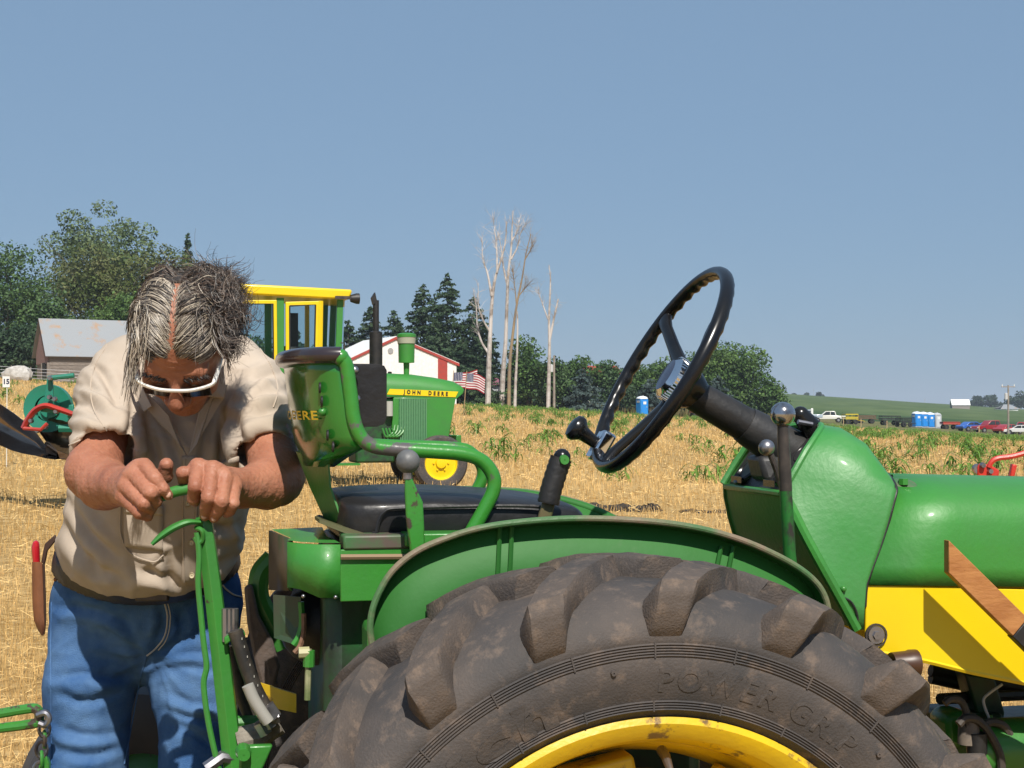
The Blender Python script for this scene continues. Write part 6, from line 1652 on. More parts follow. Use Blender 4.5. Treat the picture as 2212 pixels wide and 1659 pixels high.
# --- wooden stake standing before the bonnet
def wood_stake():
    wood = mat('orange brown wood', (.42, .185, .058), rough=.55, col2=(.32, .125, .035), scale=9, lo=.38, hi=.62, stretch=(1.2, 5, 5), bump=.15, bscale=30, col3=(.10, .035, .012), scale3=14, lo3=.68, hi3=.74)
    la = -.335
    W = lambda px, py, lat=la: tf.o + tf.f * TQ(px, py, lat).x + tf.l * TQ(px, py, lat).y + Vector((0, 0, TQ(px, py, lat).z))
    a1, a2 = W(2050, 1167), W(2050, 1238)
    b1, b2 = W(2212, 1327), W(2180, 1352)
    dirv = (W(2206, 1321) - a1).normalized()
    wv = (a2 - a1); wv = wv - dirv * wv.dot(dirv)
    base_ = a1 + dirv * ((a1.z - .0) / -dirv.z)
    root = empty('wooden_stake', (base_.x, base_.y, 0), 0, 'orange brown wooden stake with a black sleeve leaning before the yellow panel', 'stake')
    T0 = Vector((base_.x, base_.y, 0)); th = tf.l * .02
    end = a1 + dirv * .215
    MB().prism([a1 - T0, end - T0, end + wv - T0, a2 - T0], th).build('shaft', wood, root, bevel=.0015)
    e2 = base_
    o = MB().prism([end - T0 - wv * .04 + th * -.1, e2 - T0 - wv * .04 + th * -.1, e2 + wv * 1.04 - T0 + th * -.1, end + wv * 1.04 - T0 + th * -.1], th * 1.2).build('sleeve', black_mat, root, bevel=.002)
wood_stake()
# ------------------------------------------------------------------ the man: shaped as distance fields, skinned with a surface-net
def surface_net(fn, lo, hi, h):
    lo = np.array(lo, np.float32); hi = np.array(hi, np.float32); n = np.ceil((hi - lo) / h).astype(int) + 1
    ax = [lo[i] + h * np.arange(n[i], dtype=np.float32) for i in range(3)]
    G = np.stack(np.meshgrid(*ax, indexing='ij'), -1).reshape(-1, 3)
    # coarse pass: only refine where the surface can be
    val = np.full(len(G), 1e3, np.float32)
    st = 5
    ci = [np.arange(0, n[i], st) for i in range(3)]
    cg = np.stack(np.meshgrid(*[ax[i][ci[i]] for i in range(3)], indexing='ij'), -1).reshape(-1, 3)
    cv = fn(cg).reshape([len(c) for c in ci])
    idx = [np.minimum(np.round(np.arange(n[i]) / st).astype(int), len(ci[i]) - 1) for i in range(3)]
    full = cv[np.ix_(*idx)].reshape(-1)
    near = np.abs(full) < h * st * 1.6 + .012
    val[:] = full; val[near] = fn(G[near])
    v = val.reshape(n); s = v < 0
    c = n - 1
    cnt = np.zeros(c, np.int8)
    for i in (0, 1):
        for j in (0, 1):
            for k in (0, 1): cnt += s[i:i+c[0], j:j+c[1], k:k+c[2]]
    act = (cnt > 0) & (cnt < 8); ids = np.argwhere(act); m = len(ids)
    lut = np.full(c, -1, np.int32); lut[act] = np.arange(m)
    acc = np.zeros((m, 3), np.float32); w = np.zeros(m, np.float32)
    corners = [(i, j, k) for i in (0, 1) for j in (0, 1) for k in (0, 1)]
    for a in corners:
        for b in corners:
            if sum(b) - sum(a) == 1 and sum(abs(p - q) for p, q in zip(a, b)) == 1:
                va = v[ids[:, 0] + a[0], ids[:, 1] + a[1], ids[:, 2] + a[2]]; vb = v[ids[:, 0] + b[0], ids[:, 1] + b[1], ids[:, 2] + b[2]]
                cr = (va < 0) != (vb < 0); t = np.where(cr, va / np.where(np.abs(va - vb) < 1e-9, 1, va - vb), 0)
                pa = np.array(a, np.float32); d = np.array(b, np.float32) - pa
                acc += np.where(cr[:, None], pa + d * t[:, None], 0); w += cr
    V = lo + (ids + acc / w[:, None]) * h
    Fq = []
    for ax_ in range(3):
        o1, o2 = (ax_ + 1) % 3, (ax_ + 2) % 3
        sl0 = [slice(1, c[i]) for i in range(3)]; sl0[ax_] = slice(0, c[ax_]); sl1 = list(sl0); sl1[ax_] = slice(1, c[ax_] + 1)
        e0 = s[tuple(sl0)]; e1 = s[tuple(sl1)]; ch = np.argwhere(e0 != e1)
        if not len(ch): continue
        off = np.ones(3, int); off[ax_] = 0; base_ = ch + off
        fl = e0[tuple(ch.T)]
        def cell(d1, d2):
            q = base_.copy(); q[:, o1] -= d1; q[:, o2] -= d2; return lut[tuple(q.T)]
        q = np.stack([cell(1, 1), cell(0, 1), cell(0, 0), cell(1, 0)], -1)
        q[~fl] = q[~fl][:, ::-1]; Fq.append(q)
    return V, np.concatenate(Fq)

def A(v): return np.array(tuple(v), np.float32)
def cone(p, a, b, ra, rb):
    a = A(a); b = A(b); ab = b - a; t = np.clip(((p - a) @ ab) / (ab @ ab), 0, 1)
    return np.linalg.norm(p - a - t[:, None] * ab, axis=1) - (ra + (rb - ra) * t)
def ell(p, c, r, M=None):
    q = p - A(c)
    if M is not None: q = q @ M
    r = A(r); k0 = np.linalg.norm(q / r, axis=1); k1 = np.linalg.norm(q / (r * r), axis=1); return k0 * (k0 - 1) / np.maximum(k1, 1e-6)
def smin(a, b, k):
    h = np.clip(.5 + .5 * (b - a) / k, 0, 1); return b + (a - b) * h - k * h * (1 - h)
def smax(a, b, k): return -smin(-a, -b, k)
def chain(p, pts, rad, k=.006):
    d = None
    for i in range(len(pts) - 1):
        e = cone(p, pts[i], pts[i+1], rad[i], rad[i+1]); d = e if d is None else smin(d, e, k)
    return d
def pixels(p): return CX + F * p[:, 0] / p[:, 1], HY - F * (p[:, 2] - H) / p[:, 1]

feet = Vector(((300 - CX) * 3.4 / F, 3.42, 0)); feet.z = gz(feet.x, feet.y)
man = empty('person', feet, 0, 'man in tan shirt and blue jeans bowing over the green plough lever', 'person')

skin = mat('sunburnt skin', (.40, .175, .108), rough=.5, spec=.3, col2=(.29, .112, .066), scale=11, lo=.36, hi=.68, bump=.2, bscale=190, col3=(.26, .10, .06), scale3=45, lo3=.66, hi3=.74)
skin.node_tree.nodes[skin['bsdf']].inputs['Subsurface Weight'].default_value = .12
skin.node_tree.nodes[skin['bsdf']].inputs['Subsurface Radius'].default_value = (.012, .004, .002)
cloth = mat('tan work shirt cotton', (.475, .40, .325), rough=.88, spec=.1, col2=(.40, .335, .27), scale=3, lo=.4, hi=.65, bump=.12, bscale=420, col3=(.33, .28, .22), scale3=9, lo3=.68, hi3=.80)
denim = mat('blue denim', (.026, .080, .215), rough=.9, spec=.1, col2=(.105, .20, .365), scale=7, lo=.34, hi=.70, detail=14, bump=.35, bscale=420, col3=(.035, .075, .17), scale3=4, lo3=.55, hi3=.75)
leather = mat('black belt leather', (.015, .013, .012), rough=.45, bump=.1, bscale=80)
stitch = mat('pale denim stitch', (.42, .40, .38), rough=.8)

# belt plane: sags in front below the belly
_b1, _b2, _b3 = P(112, 1172, 3.42), P(528, 1192, 3.42), P(332, 1272, 3.235)
BN = (_b2 - _b1).cross(_b3 - _b1).normalized()
if BN.z < 0: BN = -BN
BNa, B0 = A(BN), A(_b1)
def beltd(p): return (p - B0) @ BNa
pelvis = P(318, 1235, 3.43)
def torso(p, g=0.0):
    d = ell(p, P(326, 1140, 3.33), (.187 + g, .175 + g, .185 + g))
    d = smin(d, ell(p, P(370, 990, 3.29), (.190 + g, .150 + g, .20 + g)), .08)
    d = smin(d, ell(p, P(395, 845, 3.34), (.185 + g, .125 + g, .115 + g)), .06)
    return d
def hips(p): return smin(ell(p, pelvis, (.190, .165, .17)), ell(p, pelvis + Vector((0, .03, -.10)), (.186, .16, .15)), .05)
SL = [P(240, 850, 3.27), P(228, 985, 3.055)]; SR = [P(550, 845, 3.27), P(572, 985, 3.04)]
def shirt_sdf(p):
    d = smin(torso(p), hips(p) - .006, .05)
    d = smin(d, smin(cone(p, P(285, 806, 3.31), P(500, 800, 3.31), .070, .070), np.minimum(cone(p, P(285, 806, 3.31), P(240, 845, 3.28), .072, .064), cone(p, P(500, 800, 3.31), P(548, 838, 3.28), .072, .062)), .03), .05)
    for (a, b), r0, r1 in ((SL, .069, .072), (SR, .064, .063)):
        axd = A(b - a); axd = axd / np.linalg.norm(axd)
        sl = smax(cone(p, a, b + (b - a) * .2, r0, r1), (p - A(b)) @ axd, .004)
        hol = smax(cone(p, b - (b - a) * .35, b + (b - a) * .4, r1 - .015, r1 - .013), -((p - A(b - (b - a) * .28)) @ axd), .003)
        d = smin(d, sl, .035); d = np.maximum(d, -hol)
    d = np.maximum(d, -(beltd(p) + .012))
    # open collar
    px, py = pixels(p); sc = p[:, 1] / F
    e1 = ((px - 408) * (880 - 985) - (py - 985) * (338 - 408)); e1 = e1 / math.hypot(105, 70)      # left edge
    e2 = -((px - 408) * (880 - 985) - (py - 985) * (462 - 408)); e2 = e2 / math.hypot(105, 54)
    wd = np.maximum(np.maximum(-e1, -e2), np.maximum(py - 985, 800 - py)) * sc
    wd = np.maximum(wd, np.maximum(-torso(p) - .03, p[:, 1] - 3.34))
    return smax(d, -wd, .006)
LEG = [[P(212, 1300, 3.44), P(196, 1480, 3.40), P(188, 1660, 3.37), Vector((P(180, 1660, 3.4).x, 3.44, feet.z + .10))],
       [P(422, 1300, 3.44), P(418, 1480, 3.40), P(425, 1660, 3.36), Vector((P(430, 1660, 3.4).x, 3.42, feet.z + .10))]]
LRAD = [[.104, .096, .084, .072], [.100, .088, .078, .068]]
def jeans_sdf(p):
    d = hips(p)
    for pts, rad in zip(LEG, LRAD): d = smin(d, chain(p, pts, rad, .03), .035)
    d = np.maximum(d, beltd(p) - .004)
    return np.maximum(d, feet.z + .06 - p[:, 2])

def vnormals(V, Fq):
    n = np.zeros_like(V); a = np.cross(V[Fq[:, 2]] - V[Fq[:, 0]], V[Fq[:, 3]] - V[Fq[:, 1]])
    for k in range(4): np.add.at(n, Fq[:, k], a)
    return n / (np.linalg.norm(n, axis=1, keepdims=True) + 1e-12)
def ridge(q): 
    x = vnoise(q); return 1 - np.abs(x) * 2.2
def smooth_mesh(V, Fq, it=1, lam=.5):
    for _ in range(it):
        acc = np.zeros_like(V); c = np.zeros(len(V))
        for a, b in ((0, 1), (1, 2), (2, 3), (3, 0)):
            np.add.at(acc, Fq[:, a], V[Fq[:, b]]); np.add.at(acc, Fq[:, b], V[Fq[:, a]]); np.add.at(c, Fq[:, a], 1); np.add.at(c, Fq[:, b], 1)
        V = V + lam * (acc / np.maximum(c, 1)[:, None] - V)
    return V

def world_obj(name, V, Fq, m, parent=man, base_=feet):
    return obj_np(name, np.asarray(V) - A(base_), Fq, m, parent, smooth=True)

def crease_lines(V, N_, lines, w, depth):
    """soft folds of the cloth along given runs: a valley with a raised bank beside it"""
    px, py = pixels(V); d = np.zeros(len(V)); facing = N_[:, 1] < .35
    for k, ln in enumerate(lines):
        pts = spline([Vector((x, y, 0)) for x, y in ln], 5); best = np.full(len(V), 1e9); sgn = np.zeros(len(V)); tt = np.zeros(len(V)); n = len(pts) - 1
        for i in range(n):
            ax, ay, bx, by = pts[i].x, pts[i].y, pts[i+1].x, pts[i+1].y; L2 = (bx-ax)**2 + (by-ay)**2 + 1e-9
            t = np.clip(((px-ax)*(bx-ax) + (py-ay)*(by-ay)) / L2, 0, 1); ds = np.hypot(px - ax - t*(bx-ax), py - ay - t*(by-ay)); m_ = ds < best
            best = np.where(m_, ds, best); sgn = np.where(m_, np.sign((px-ax)*(by-ay) - (py-ay)*(bx-ax)), sgn); tt = np.where(m_, (i + t) / n, tt)
        e = np.clip(np.sin(math.pi * np.clip(tt, .04, .96)), 0, 1) ** .6; s_ = sgn * (1 if k % 2 else -1)
        x = best * s_ / w
        d += e * depth * (-1.0 * np.exp(-(x / .75) ** 2) + .85 * np.exp(-((x - 1.9) / 1.1) ** 2) + .25 * np.exp(-((x + 2.0) / 1.2) ** 2))
    return d * facing
# shirt
V, Fq = surface_net(shirt_sdf, (-1.08, 2.92, 1.02), (-.42, 3.56, 1.70), .0055)
V = smooth_mesh(V, Fq, 2)
N_ = vnormals(V, Fq); px, py = pixels(V)
arm = np.minimum(cone(V, SL[0], SL[1], 0, 0), cone(V, SR[0], SR[1], 0, 0)); wa = np.clip(1.35 - arm / .10, 0, 1)
def crease(q, p=3): return np.clip(1 - np.abs(vnoise(q)) * 1.9, 0, 1) ** p - .3
side = np.where(px < 390, 1, -1)
fold_t = crease(np.stack([V[:, 0] * 11 + V[:, 2] * 2.5, V[:, 1] * 6, V[:, 2] * 2.6 + V[:, 0] * 2], -1)) * .0075 + crease(np.stack([V[:, 0] * 17 - side * V[:, 2] * 11, V[:, 1] * 6 + 4, V[:, 2] * 7 + 7], -1), 4) * .0050 + .0012 * vnoise(V * 45)
# creases radiating from the armpits
for ap in (P(300, 930, 3.13), P(515, 920, 3.12)):
    dv = V - A(ap); rr = np.linalg.norm(dv, axis=1); an = np.arctan2(dv[:, 2], dv[:, 0])
    fold_t += crease(np.stack([an * 3.2, rr * 2.5, an * 0 + 4], -1), 4) * .009 * np.exp(-(rr / .13) ** 2)
fold_a = crease(np.stack([V[:, 0] * 7 * side + V[:, 2] * 15, V[:, 1] * 9 + 3, V[:, 2] * 11 - V[:, 0] * 8 * side], -1), 3) * .0095 + crease(np.stack([V[:, 0] * 15, V[:, 1] * 15, V[:, 2] * 28 + V[:, 0] * 12 * side], -1), 4) * .0040
axl = A(SL[1] - SL[0]); axl /= np.linalg.norm(axl); axr = A(SR[1] - SR[0]); axr /= np.linalg.norm(axr)
cf_ = np.minimum(np.abs((V - A(SL[1])) @ axl) + (px > 390), np.abs((V - A(SR[1])) @ axr) + (px < 390)); fold_a = fold_a * np.clip(cf_ / .04, .15, 1)
# blousing above the belt
bl = np.exp(-((beltd(V) - .03) / .035) ** 2) * (.008 + .007 * vnoise(np.stack([V[:, 0] * 22, V[:, 1] * 10, V[:, 2] * 6], -1)))
SH_CREASE = [[(150, 825), (200, 843), (238, 872), (266, 900)], [(153, 846), (175, 856), (219, 889), (275, 934)], [(160, 900), (200, 906), (244, 928), (285, 960)], [(155, 872), (190, 880), (230, 905)], [(185, 780), (215, 800), (245, 850), (262, 885)], [(152, 935), (200, 932), (250, 950)],
             [(513, 906), (538, 875), (578, 853), (613, 843)], [(516, 928), (556, 900), (613, 881)], [(531, 837), (563, 815), (603, 806)], [(519, 947), (563, 928), (619, 919)], [(525, 880), (555, 850), (600, 828)], [(530, 962), (575, 945), (625, 940)],
             [(291, 853), (281, 922), (272, 1000), (268, 1060)], [(513, 903), (519, 953), (522, 1010)], [(456, 878), (444, 947), (436, 1010)], [(345, 905), (372, 960), (392, 1010)], [(320, 900), (335, 970), (345, 1040)], [(480, 900), (478, 980), (470, 1060)],
             [(135, 1120), (160, 1168), (210, 1222), (270, 1252)], [(150, 1080), (190, 1150), (250, 1205)], [(300, 1230), (340, 1240), (385, 1262)], [(430, 1180), (460, 1220), (500, 1200)], [(445, 1100), (475, 1140), (512, 1130)], [(190, 1210), (205, 1236), (222, 1248)], [(362, 1205), (368, 1240), (378, 1262)]]
cl_ = crease_lines(V, N_, SH_CREASE, 11.0, .0115)
V = V + N_ * ((1 - wa) * fold_t * .8 + wa * fold_a * .8 + bl + cl_)[:, None]
V = smooth_mesh(V, Fq, 1)
shirt_V, shirt_F = V, Fq
world_obj('shirt', V, Fq, cloth)
# jeans
V, Fq = surface_net(jeans_sdf, (-1.08, 3.10, feet.z + .02), (-.40, 3.70, 1.22), .0065)
V = smooth_mesh(V, Fq, 2); N_ = vnormals(V, Fq)
cr = A(P(325, 1420, 3.30)); dv = V - cr; dist = np.linalg.norm(dv * [1, .6, 1], axis=1); ang = np.arctan2(dv[:, 2], dv[:, 0])
whisk = crease(np.stack([ang * 3.0, dist * 3, ang * 0 + 2], -1)) * .011 * np.exp(-(dist / .19) ** 2)
horiz = crease(np.stack([V[:, 0] * 4, V[:, 1] * 5, V[:, 2] * 12 + V[:, 0] * 5], -1)) * .010 * np.clip((1.08 - V[:, 2]) / .3, .3, 1) + crease(np.stack([V[:, 0] * 9, V[:, 1] * 9, V[:, 2] * 22 - V[:, 0] * 9], -1)) * .0045
JN_CREASE = [[(256, 1335), (285, 1370), (316, 1420)], [(250, 1369), (290, 1403), (312, 1428)], [(453, 1355), (401, 1380), (340, 1408)], [(455, 1412), (390, 1414), (332, 1432)], [(465, 1450), (400, 1440), (338, 1448)], [(290, 1452), (239, 1463), (180, 1455), (120, 1462)],
             [(363, 1497), (410, 1519), (460, 1523)], [(370, 1560), (420, 1585), (470, 1620)], [(120, 1310), (200, 1318), (280, 1345)], [(125, 1500), (180, 1515), (250, 1500)], [(120, 1570), (190, 1590), (262, 1580)], [(360, 1530), (410, 1550), (470, 1556)], [(350, 1310), (352, 1350), (335, 1390)], [(385, 1320), (392, 1350), (380, 1385)], [(130, 1620), (190, 1632), (255, 1615)]]
cl_ = crease_lines(V, N_, JN_CREASE, 10.5, .0095)
V = smooth_mesh(V + N_ * (whisk * .7 + horiz * .7 + cl_)[:, None], Fq, 1)
jeans_V, jeans_F = V, Fq
world_obj('jeans', V, Fq, denim)
bvh_s = BVHTree.FromPolygons([Vector(v) for v in shirt_V], [tuple(int(i) for i in f) for f in shirt_F])
bvh_j = BVHTree.FromPolygons([Vector(v) for v in jeans_V], [tuple(int(i) for i in f) for f in jeans_F])
def hit(b, px, py, off=0.0):
    o = Vector((0, 0, H)); dr = Vector(((px - CX) / F, 1, (HY - py) / F)).normalized(); r = b.ray_cast(o, dr)
    if r[0] is None: return None
    return r[0] + r[1] * off * (1 if r[1].dot(dr) < 0 else -1)
def seam(b, pts, r, m, name, off=.0005, parent=man, n=5, flat=1.0):
    path = [hit(b, p.x, p.y, off) for p in spline([Vector((x, y, 0)) for x, y in pts], n)]; path = [p - feet for p in path if p is not None]
    if len(path) > 1: return MB().tube(path, r, 6, flat=flat).build(name, m, parent)
def patch(b, poly, name, m, off=.004, nu=10, nv=10, thick=.003, parent=man):
    """sheet laid on the surface inside a four-cornered outline (tl, tr, br, bl)"""
    g_ = []
    for j in range(nv + 1):
        for i in range(nu + 1):
            u, v = i / nu, j / nv
            x = (poly[0][0] * (1-u) + poly[1][0] * u) * (1-v) + (poly[3][0] * (1-u) + poly[2][0] * u) * v
            y = (poly[0][1] * (1-u) + poly[1][1] * u) * (1-v) + (poly[3][1] * (1-u) + poly[2][1] * u) * v
            h_ = hit(b, x, y, off)
            if h_ is None: h_ = g_[-1] + feet if g_ else P(x, y, 3.15)
            g_.append(h_ - feet)
    f_ = [(j*(nu+1)+i, j*(nu+1)+i+1, (j+1)*(nu+1)+i+1, (j+1)*(nu+1)+i) for j in range(nv) for i in range(nu)]
    o = MB().add(g_, f_).build(name, m, parent, ang=70); s_ = o.modifiers.new('t', 'SOLIDIFY'); s_.thickness = thick; s_.offset = 0
    return o
# shirt details
shirt_o = [c for c in man.children if c.name.startswith('shirt')][0]
patch(bvh_s, [(394, 985), (424, 985), (428, 1262), (392, 1262)], 'placket', cloth, .002, 4, 24, .003, shirt_o)
patch(bvh_s, [(268, 1090), (352, 1098), (352, 1190), (270, 1180)], 'chest_pocket', cloth, .004, 8, 8, .003, shirt_o)
patch(bvh_s, [(272, 1086), (352, 1092), (352, 1112), (270, 1106)], 'pocket_flap', cloth, .007, 8, 4, .003, shirt_o)
patch(bvh_s, [(448, 1010), (512, 985), (515, 1060), (452, 1075)], 'chest_pocket', cloth, .004, 8, 8, .003, shirt_o)
seam(bvh_s, [(262, 1092), (262, 1150), (280, 1192), (330, 1212), (352, 1196)], .0018, cloth, 'pocket_seam', .004, shirt_o)
for xx_ in (395, 424): seam(bvh_s, [(xx_ + 8, 990), (xx_, 1080), (xx_, 1180), (xx_ + 2, 1255)], .0013, mat('shirt stitching', (.40, .33, .26), rough=.9), 'placket_seam', .004, shirt_o)
for bx, by in ((405, 1086), (412, 1170), (412, 1240)):
    c = hit(bvh_s, bx, by, .006)
    if c is not None: MB().lathe([(-.0025, .001), (-.0025, .004), (-.004, .0055), (-.001, .0062), (.002, .005)], 'y', c - feet, 14).build('button', mat('horn button', (.50, .44, .30), rough=.35), shirt_o)
for pts in ([(150, 962), (190, 945), (250, 952), (300, 975)], [(512, 968), (560, 950), (605, 955), (632, 965)]):
    seam(bvh_s, pts, .0016, cloth, 'cuff_hem', .0008, shirt_o)
for pts in ([(232, 745), (205, 790), (196, 840), (205, 890), (230, 930)], [(555, 745), (585, 790), (600, 840), (590, 880)]): seam(bvh_s, pts, .0016, cloth, 'shoulder_seam', .0006, shirt_o)
def flap(pts, name, off, thick=.004):
    """collar piece: outline lifted off the shirt"""
    vs = []
    for (x, y, o_) in pts:
        h_ = hit(bvh_s, x, y, 0); 
        if h_ is None: h_ = P(x, y, 3.2)
        vs.append(h_ + Vector((0, -off - o_, 0)) - feet)
    o = MB().add(vs, [tuple(range(len(vs)))]).build(name, cloth, shirt_o, smooth=False)
    s_ = o.modifiers.new('t', 'SOLIDIFY'); s_.thickness = thick; s_.offset = 0
    b_ = o.modifiers.new('b', 'BEVEL'); b_.width = .0015; b_.segments = 2
flap([(300, 835, .03), (330, 850, .03), (372, 897, .02), (408, 985, .004), (394, 962, .01), (372, 935, .012), (352, 918, .012), (330, 890, .014)], 'collar_lapel', .012)
flap([(500, 830, .03), (470, 850, .03), (436, 890, .02), (410, 985, .004), (428, 960, .008), (452, 920, .012), (470, 885, .012), (490, 860, .014)], 'collar_lapel', .012)
flap([(296, 800, .04), (322, 836, .04), (341, 878, .03), (322, 890, .02), (304, 868, .02), (294, 840, .02)], 'collar_point', .02)
flap([(494, 790, .04), (466, 830, .045), (458, 858, .035), (490, 860, .02), (496, 840, .02)], 'collar_point', .02)
# belt
def belt_sdf(p): return np.maximum(smin(hips(p), torso(p) + .02, .03) - .018, np.abs(beltd(p) + .016) - .022)
V, Fq = surface_net(belt_sdf, (-1.10, 3.10, .98), (-.40, 3.70, 1.26), .006)
world_obj('belt', V, Fq, leather)
bk = hit(bvh_s, 330, 1268, 0) or P(330, 1275, 3.22)
bh = P(330, 1280, 3.225)
MB().box(bh - feet + Vector((-.035, -.012, -.018)), bh - feet + Vector((.035, .004, .020))).build('belt_buckle', dark_iron, [c for c in man.children if c.name.startswith('belt')][0], bevel=.004)
# jean seams, pockets, loops
jo = [c for c in man.children if c.name.startswith('jeans')][0]
seam(bvh_j, [(352, 1290), (362, 1330), (357, 1372), (338, 1398), (318, 1415)], .0020, stitch, 'fly_stitch', .0012, jo)
seam(bvh_j, [(358, 1288), (368, 1330), (362, 1376), (342, 1404)], .0013, stitch, 'fly_stitch', .0012, jo)
seam(bvh_j, [(110, 1248), (150, 1262), (200, 1276), (232, 1290), (252, 1270)], .0018, stitch, 'pocket_stitch', .0012, jo)
seam(bvh_j, [(470, 1225), (478, 1260), (500, 1282), (522, 1290)], .0018, stitch, 'pocket_stitch', .0012, jo)
seam(bvh_j, [(112, 1300), (110, 1400), (110, 1500), (112, 1600), (112, 1650)], .0016, denim, 'side_seam', .0008, jo)
seam(bvh_j, [(318, 1415), (300, 1480), (285, 1560), (268, 1650)], .0016, denim, 'inseam', .0008, jo)
c = hit(bvh_j, 122, 1252, .002)
if c is not None: MB().sphere(c - feet, .005, 10).build('rivet', mat('copper rivet', (.30, .12, .05), rough=.4, metal=.8), jo)
for lx in (240, 440):
    p0 = hit(bvh_j, lx, 1262, .012); 
    if p0 is not None: MB().box(p0 - feet + Vector((-.007, -.012, -.025)), p0 - feet + Vector((.007, -.006, .035))).build('belt_loop', denim, jo, bevel=.002)
# boots
for pts in LEG:
    f0 = pts[-1]; rings = []
    for t, w, h_ in ((-.10, .035, .07), (-.07, .045, .13), (-.02, .048, .14), (.05, .05, .10), (.12, .052, .075), (.18, .042, .05), (.205, .02, .03)):
        rings.append([Vector((f0.x + w * math.cos(a), f0.y - t, feet.z + h_ * (.5 + .5 * math.sin(a)))) - feet for a in np.linspace(0, 2 * math.pi, 14, endpoint=False)])
    MB().loft(rings, cap=True).build('boot', mat('brown boot leather', (.09, .05, .03), rough=.5), man)

# ---- head
HP, HRl = R(56), R(3)
hf = Vector((0, -math.cos(HP), -math.sin(HP))); hu = Vector((0, -math.sin(HP), math.cos(HP))); hr = Vector((1, 0, 0))
_rq = Matrix.Rotation(-HRl, 3, hf) ; hr = _rq @ hr; hu = _rq @ hu
HC = P(394, 745, 2.98)
HM = np.stack([A(hr), A(hf), A(hu)], 1)           # columns: right, forward, up
def to_head(p): return (p - A(HC)) @ HM
def hw(a, b, c): return HC + hr * a + hf * b + hu * c
neck_base = P(398, 830, 3.24)
def skull(q, g=0.0): return ell(q, (0, -.012, .034), (.080 + g, .104 + g, .096 + g))
def head_sdf(p):
    q = to_head(p)
    d = skull(q)
    d = smin(d, ell(q, (0, .022, -.045), (.064, .078, .083)), .035)
    d = smin(d, ell(q, (0, .066, -.103), (.030, .026, .022)), .03)
    d = smin(d, cone(q, (-.045, .078, .022), (.045, .078, .022), .013, .013), .02)
    d = smin(d, np.minimum(ell(q, (-.043, .062, -.032), (.030, .028, .030)), ell(q, (.043, .062, -.032), (.030, .028, .030))), .02)
    d = smax(d, -np.minimum(ell(q, (-.033, .104, .002), (.020, .018, .012)), ell(q, (.033, .104, .002), (.020, .018, .012))), .012)
    d = smin(d, np.minimum(ell(q, (-.033, .083, .002), (.016, .012, .011)), ell(q, (.033, .083, .002), (.016, .012, .011))), .004)
    d = smin(d, cone(q, (0, .092, .012), (0, .120, -.028), .009, .0155), .010)
    d = smin(d, np.minimum(ell(q, (-.016, .108, -.034), (.010, .013, .010)), ell(q, (.016, .108, -.034), (.010, .013, .010))), .006)
    d = smin(d, np.minimum(cone(q, (-.020, .093, -.062), (.020, .093, -.062), .006, .006), cone(q, (-.016, .090, -.076), (.016, .090, -.076), .007, .007)), .006)
    d = smax(d, -cone(q, (-.024, .101, -.069), (.024, .101, -.069), .0016, .0016), .003)
    for sg in (-1, 1): d = smin(d, cone(q, (sg * .020, .096, -.040), (sg * .034, .078, -.070), .004, .004) , .02) if False else d
    d = smin(d, np.minimum(ell(q, (-.080, -.005, -.008), (.010, .020, .032)), ell(q, (.080, -.005, -.008), (.010, .020, .032))), .008)
    # neck
    d = smin(d, cone(p, hw(0, -.01, -.07), neck_base, .056, .066), .03)
    return d
V1, F1 = surface_net(head_sdf, A(HC) - [.12, .17, .26], A(HC) + [.12, .36, .17], .0034)
V1 = smooth_mesh(V1, F1, 1, .4)
N1 = vnormals(V1, F1); q1 = to_head(V1)
wr = np.exp(-((q1[:, 2] - .045) / .02) ** 2) * (q1[:, 1] > .05)
V1 = V1 + N1 * (wr * .0010 * np.sin(q1[:, 2] * 430 + 6 * vnoise(q1 * 28)) + .0007 * vnoise(q1 * 120))[:, None]
# chest behind the open collar
def chest_sdf(p): 
    d = smin(torso(p) + .016, cone(p, neck_base, P(395, 860, 3.30), .066, .09), .04)
    return np.maximum(d, np.maximum(np.abs(p[:, 0] - P(395, 900, 3.2).x) - .10, P(395, 1030, 3.2).z - p[:, 2]))
V2, F2 = surface_net(chest_sdf, (-.84, 3.02, 1.30), (-.58, 3.45, 1.66), .007)

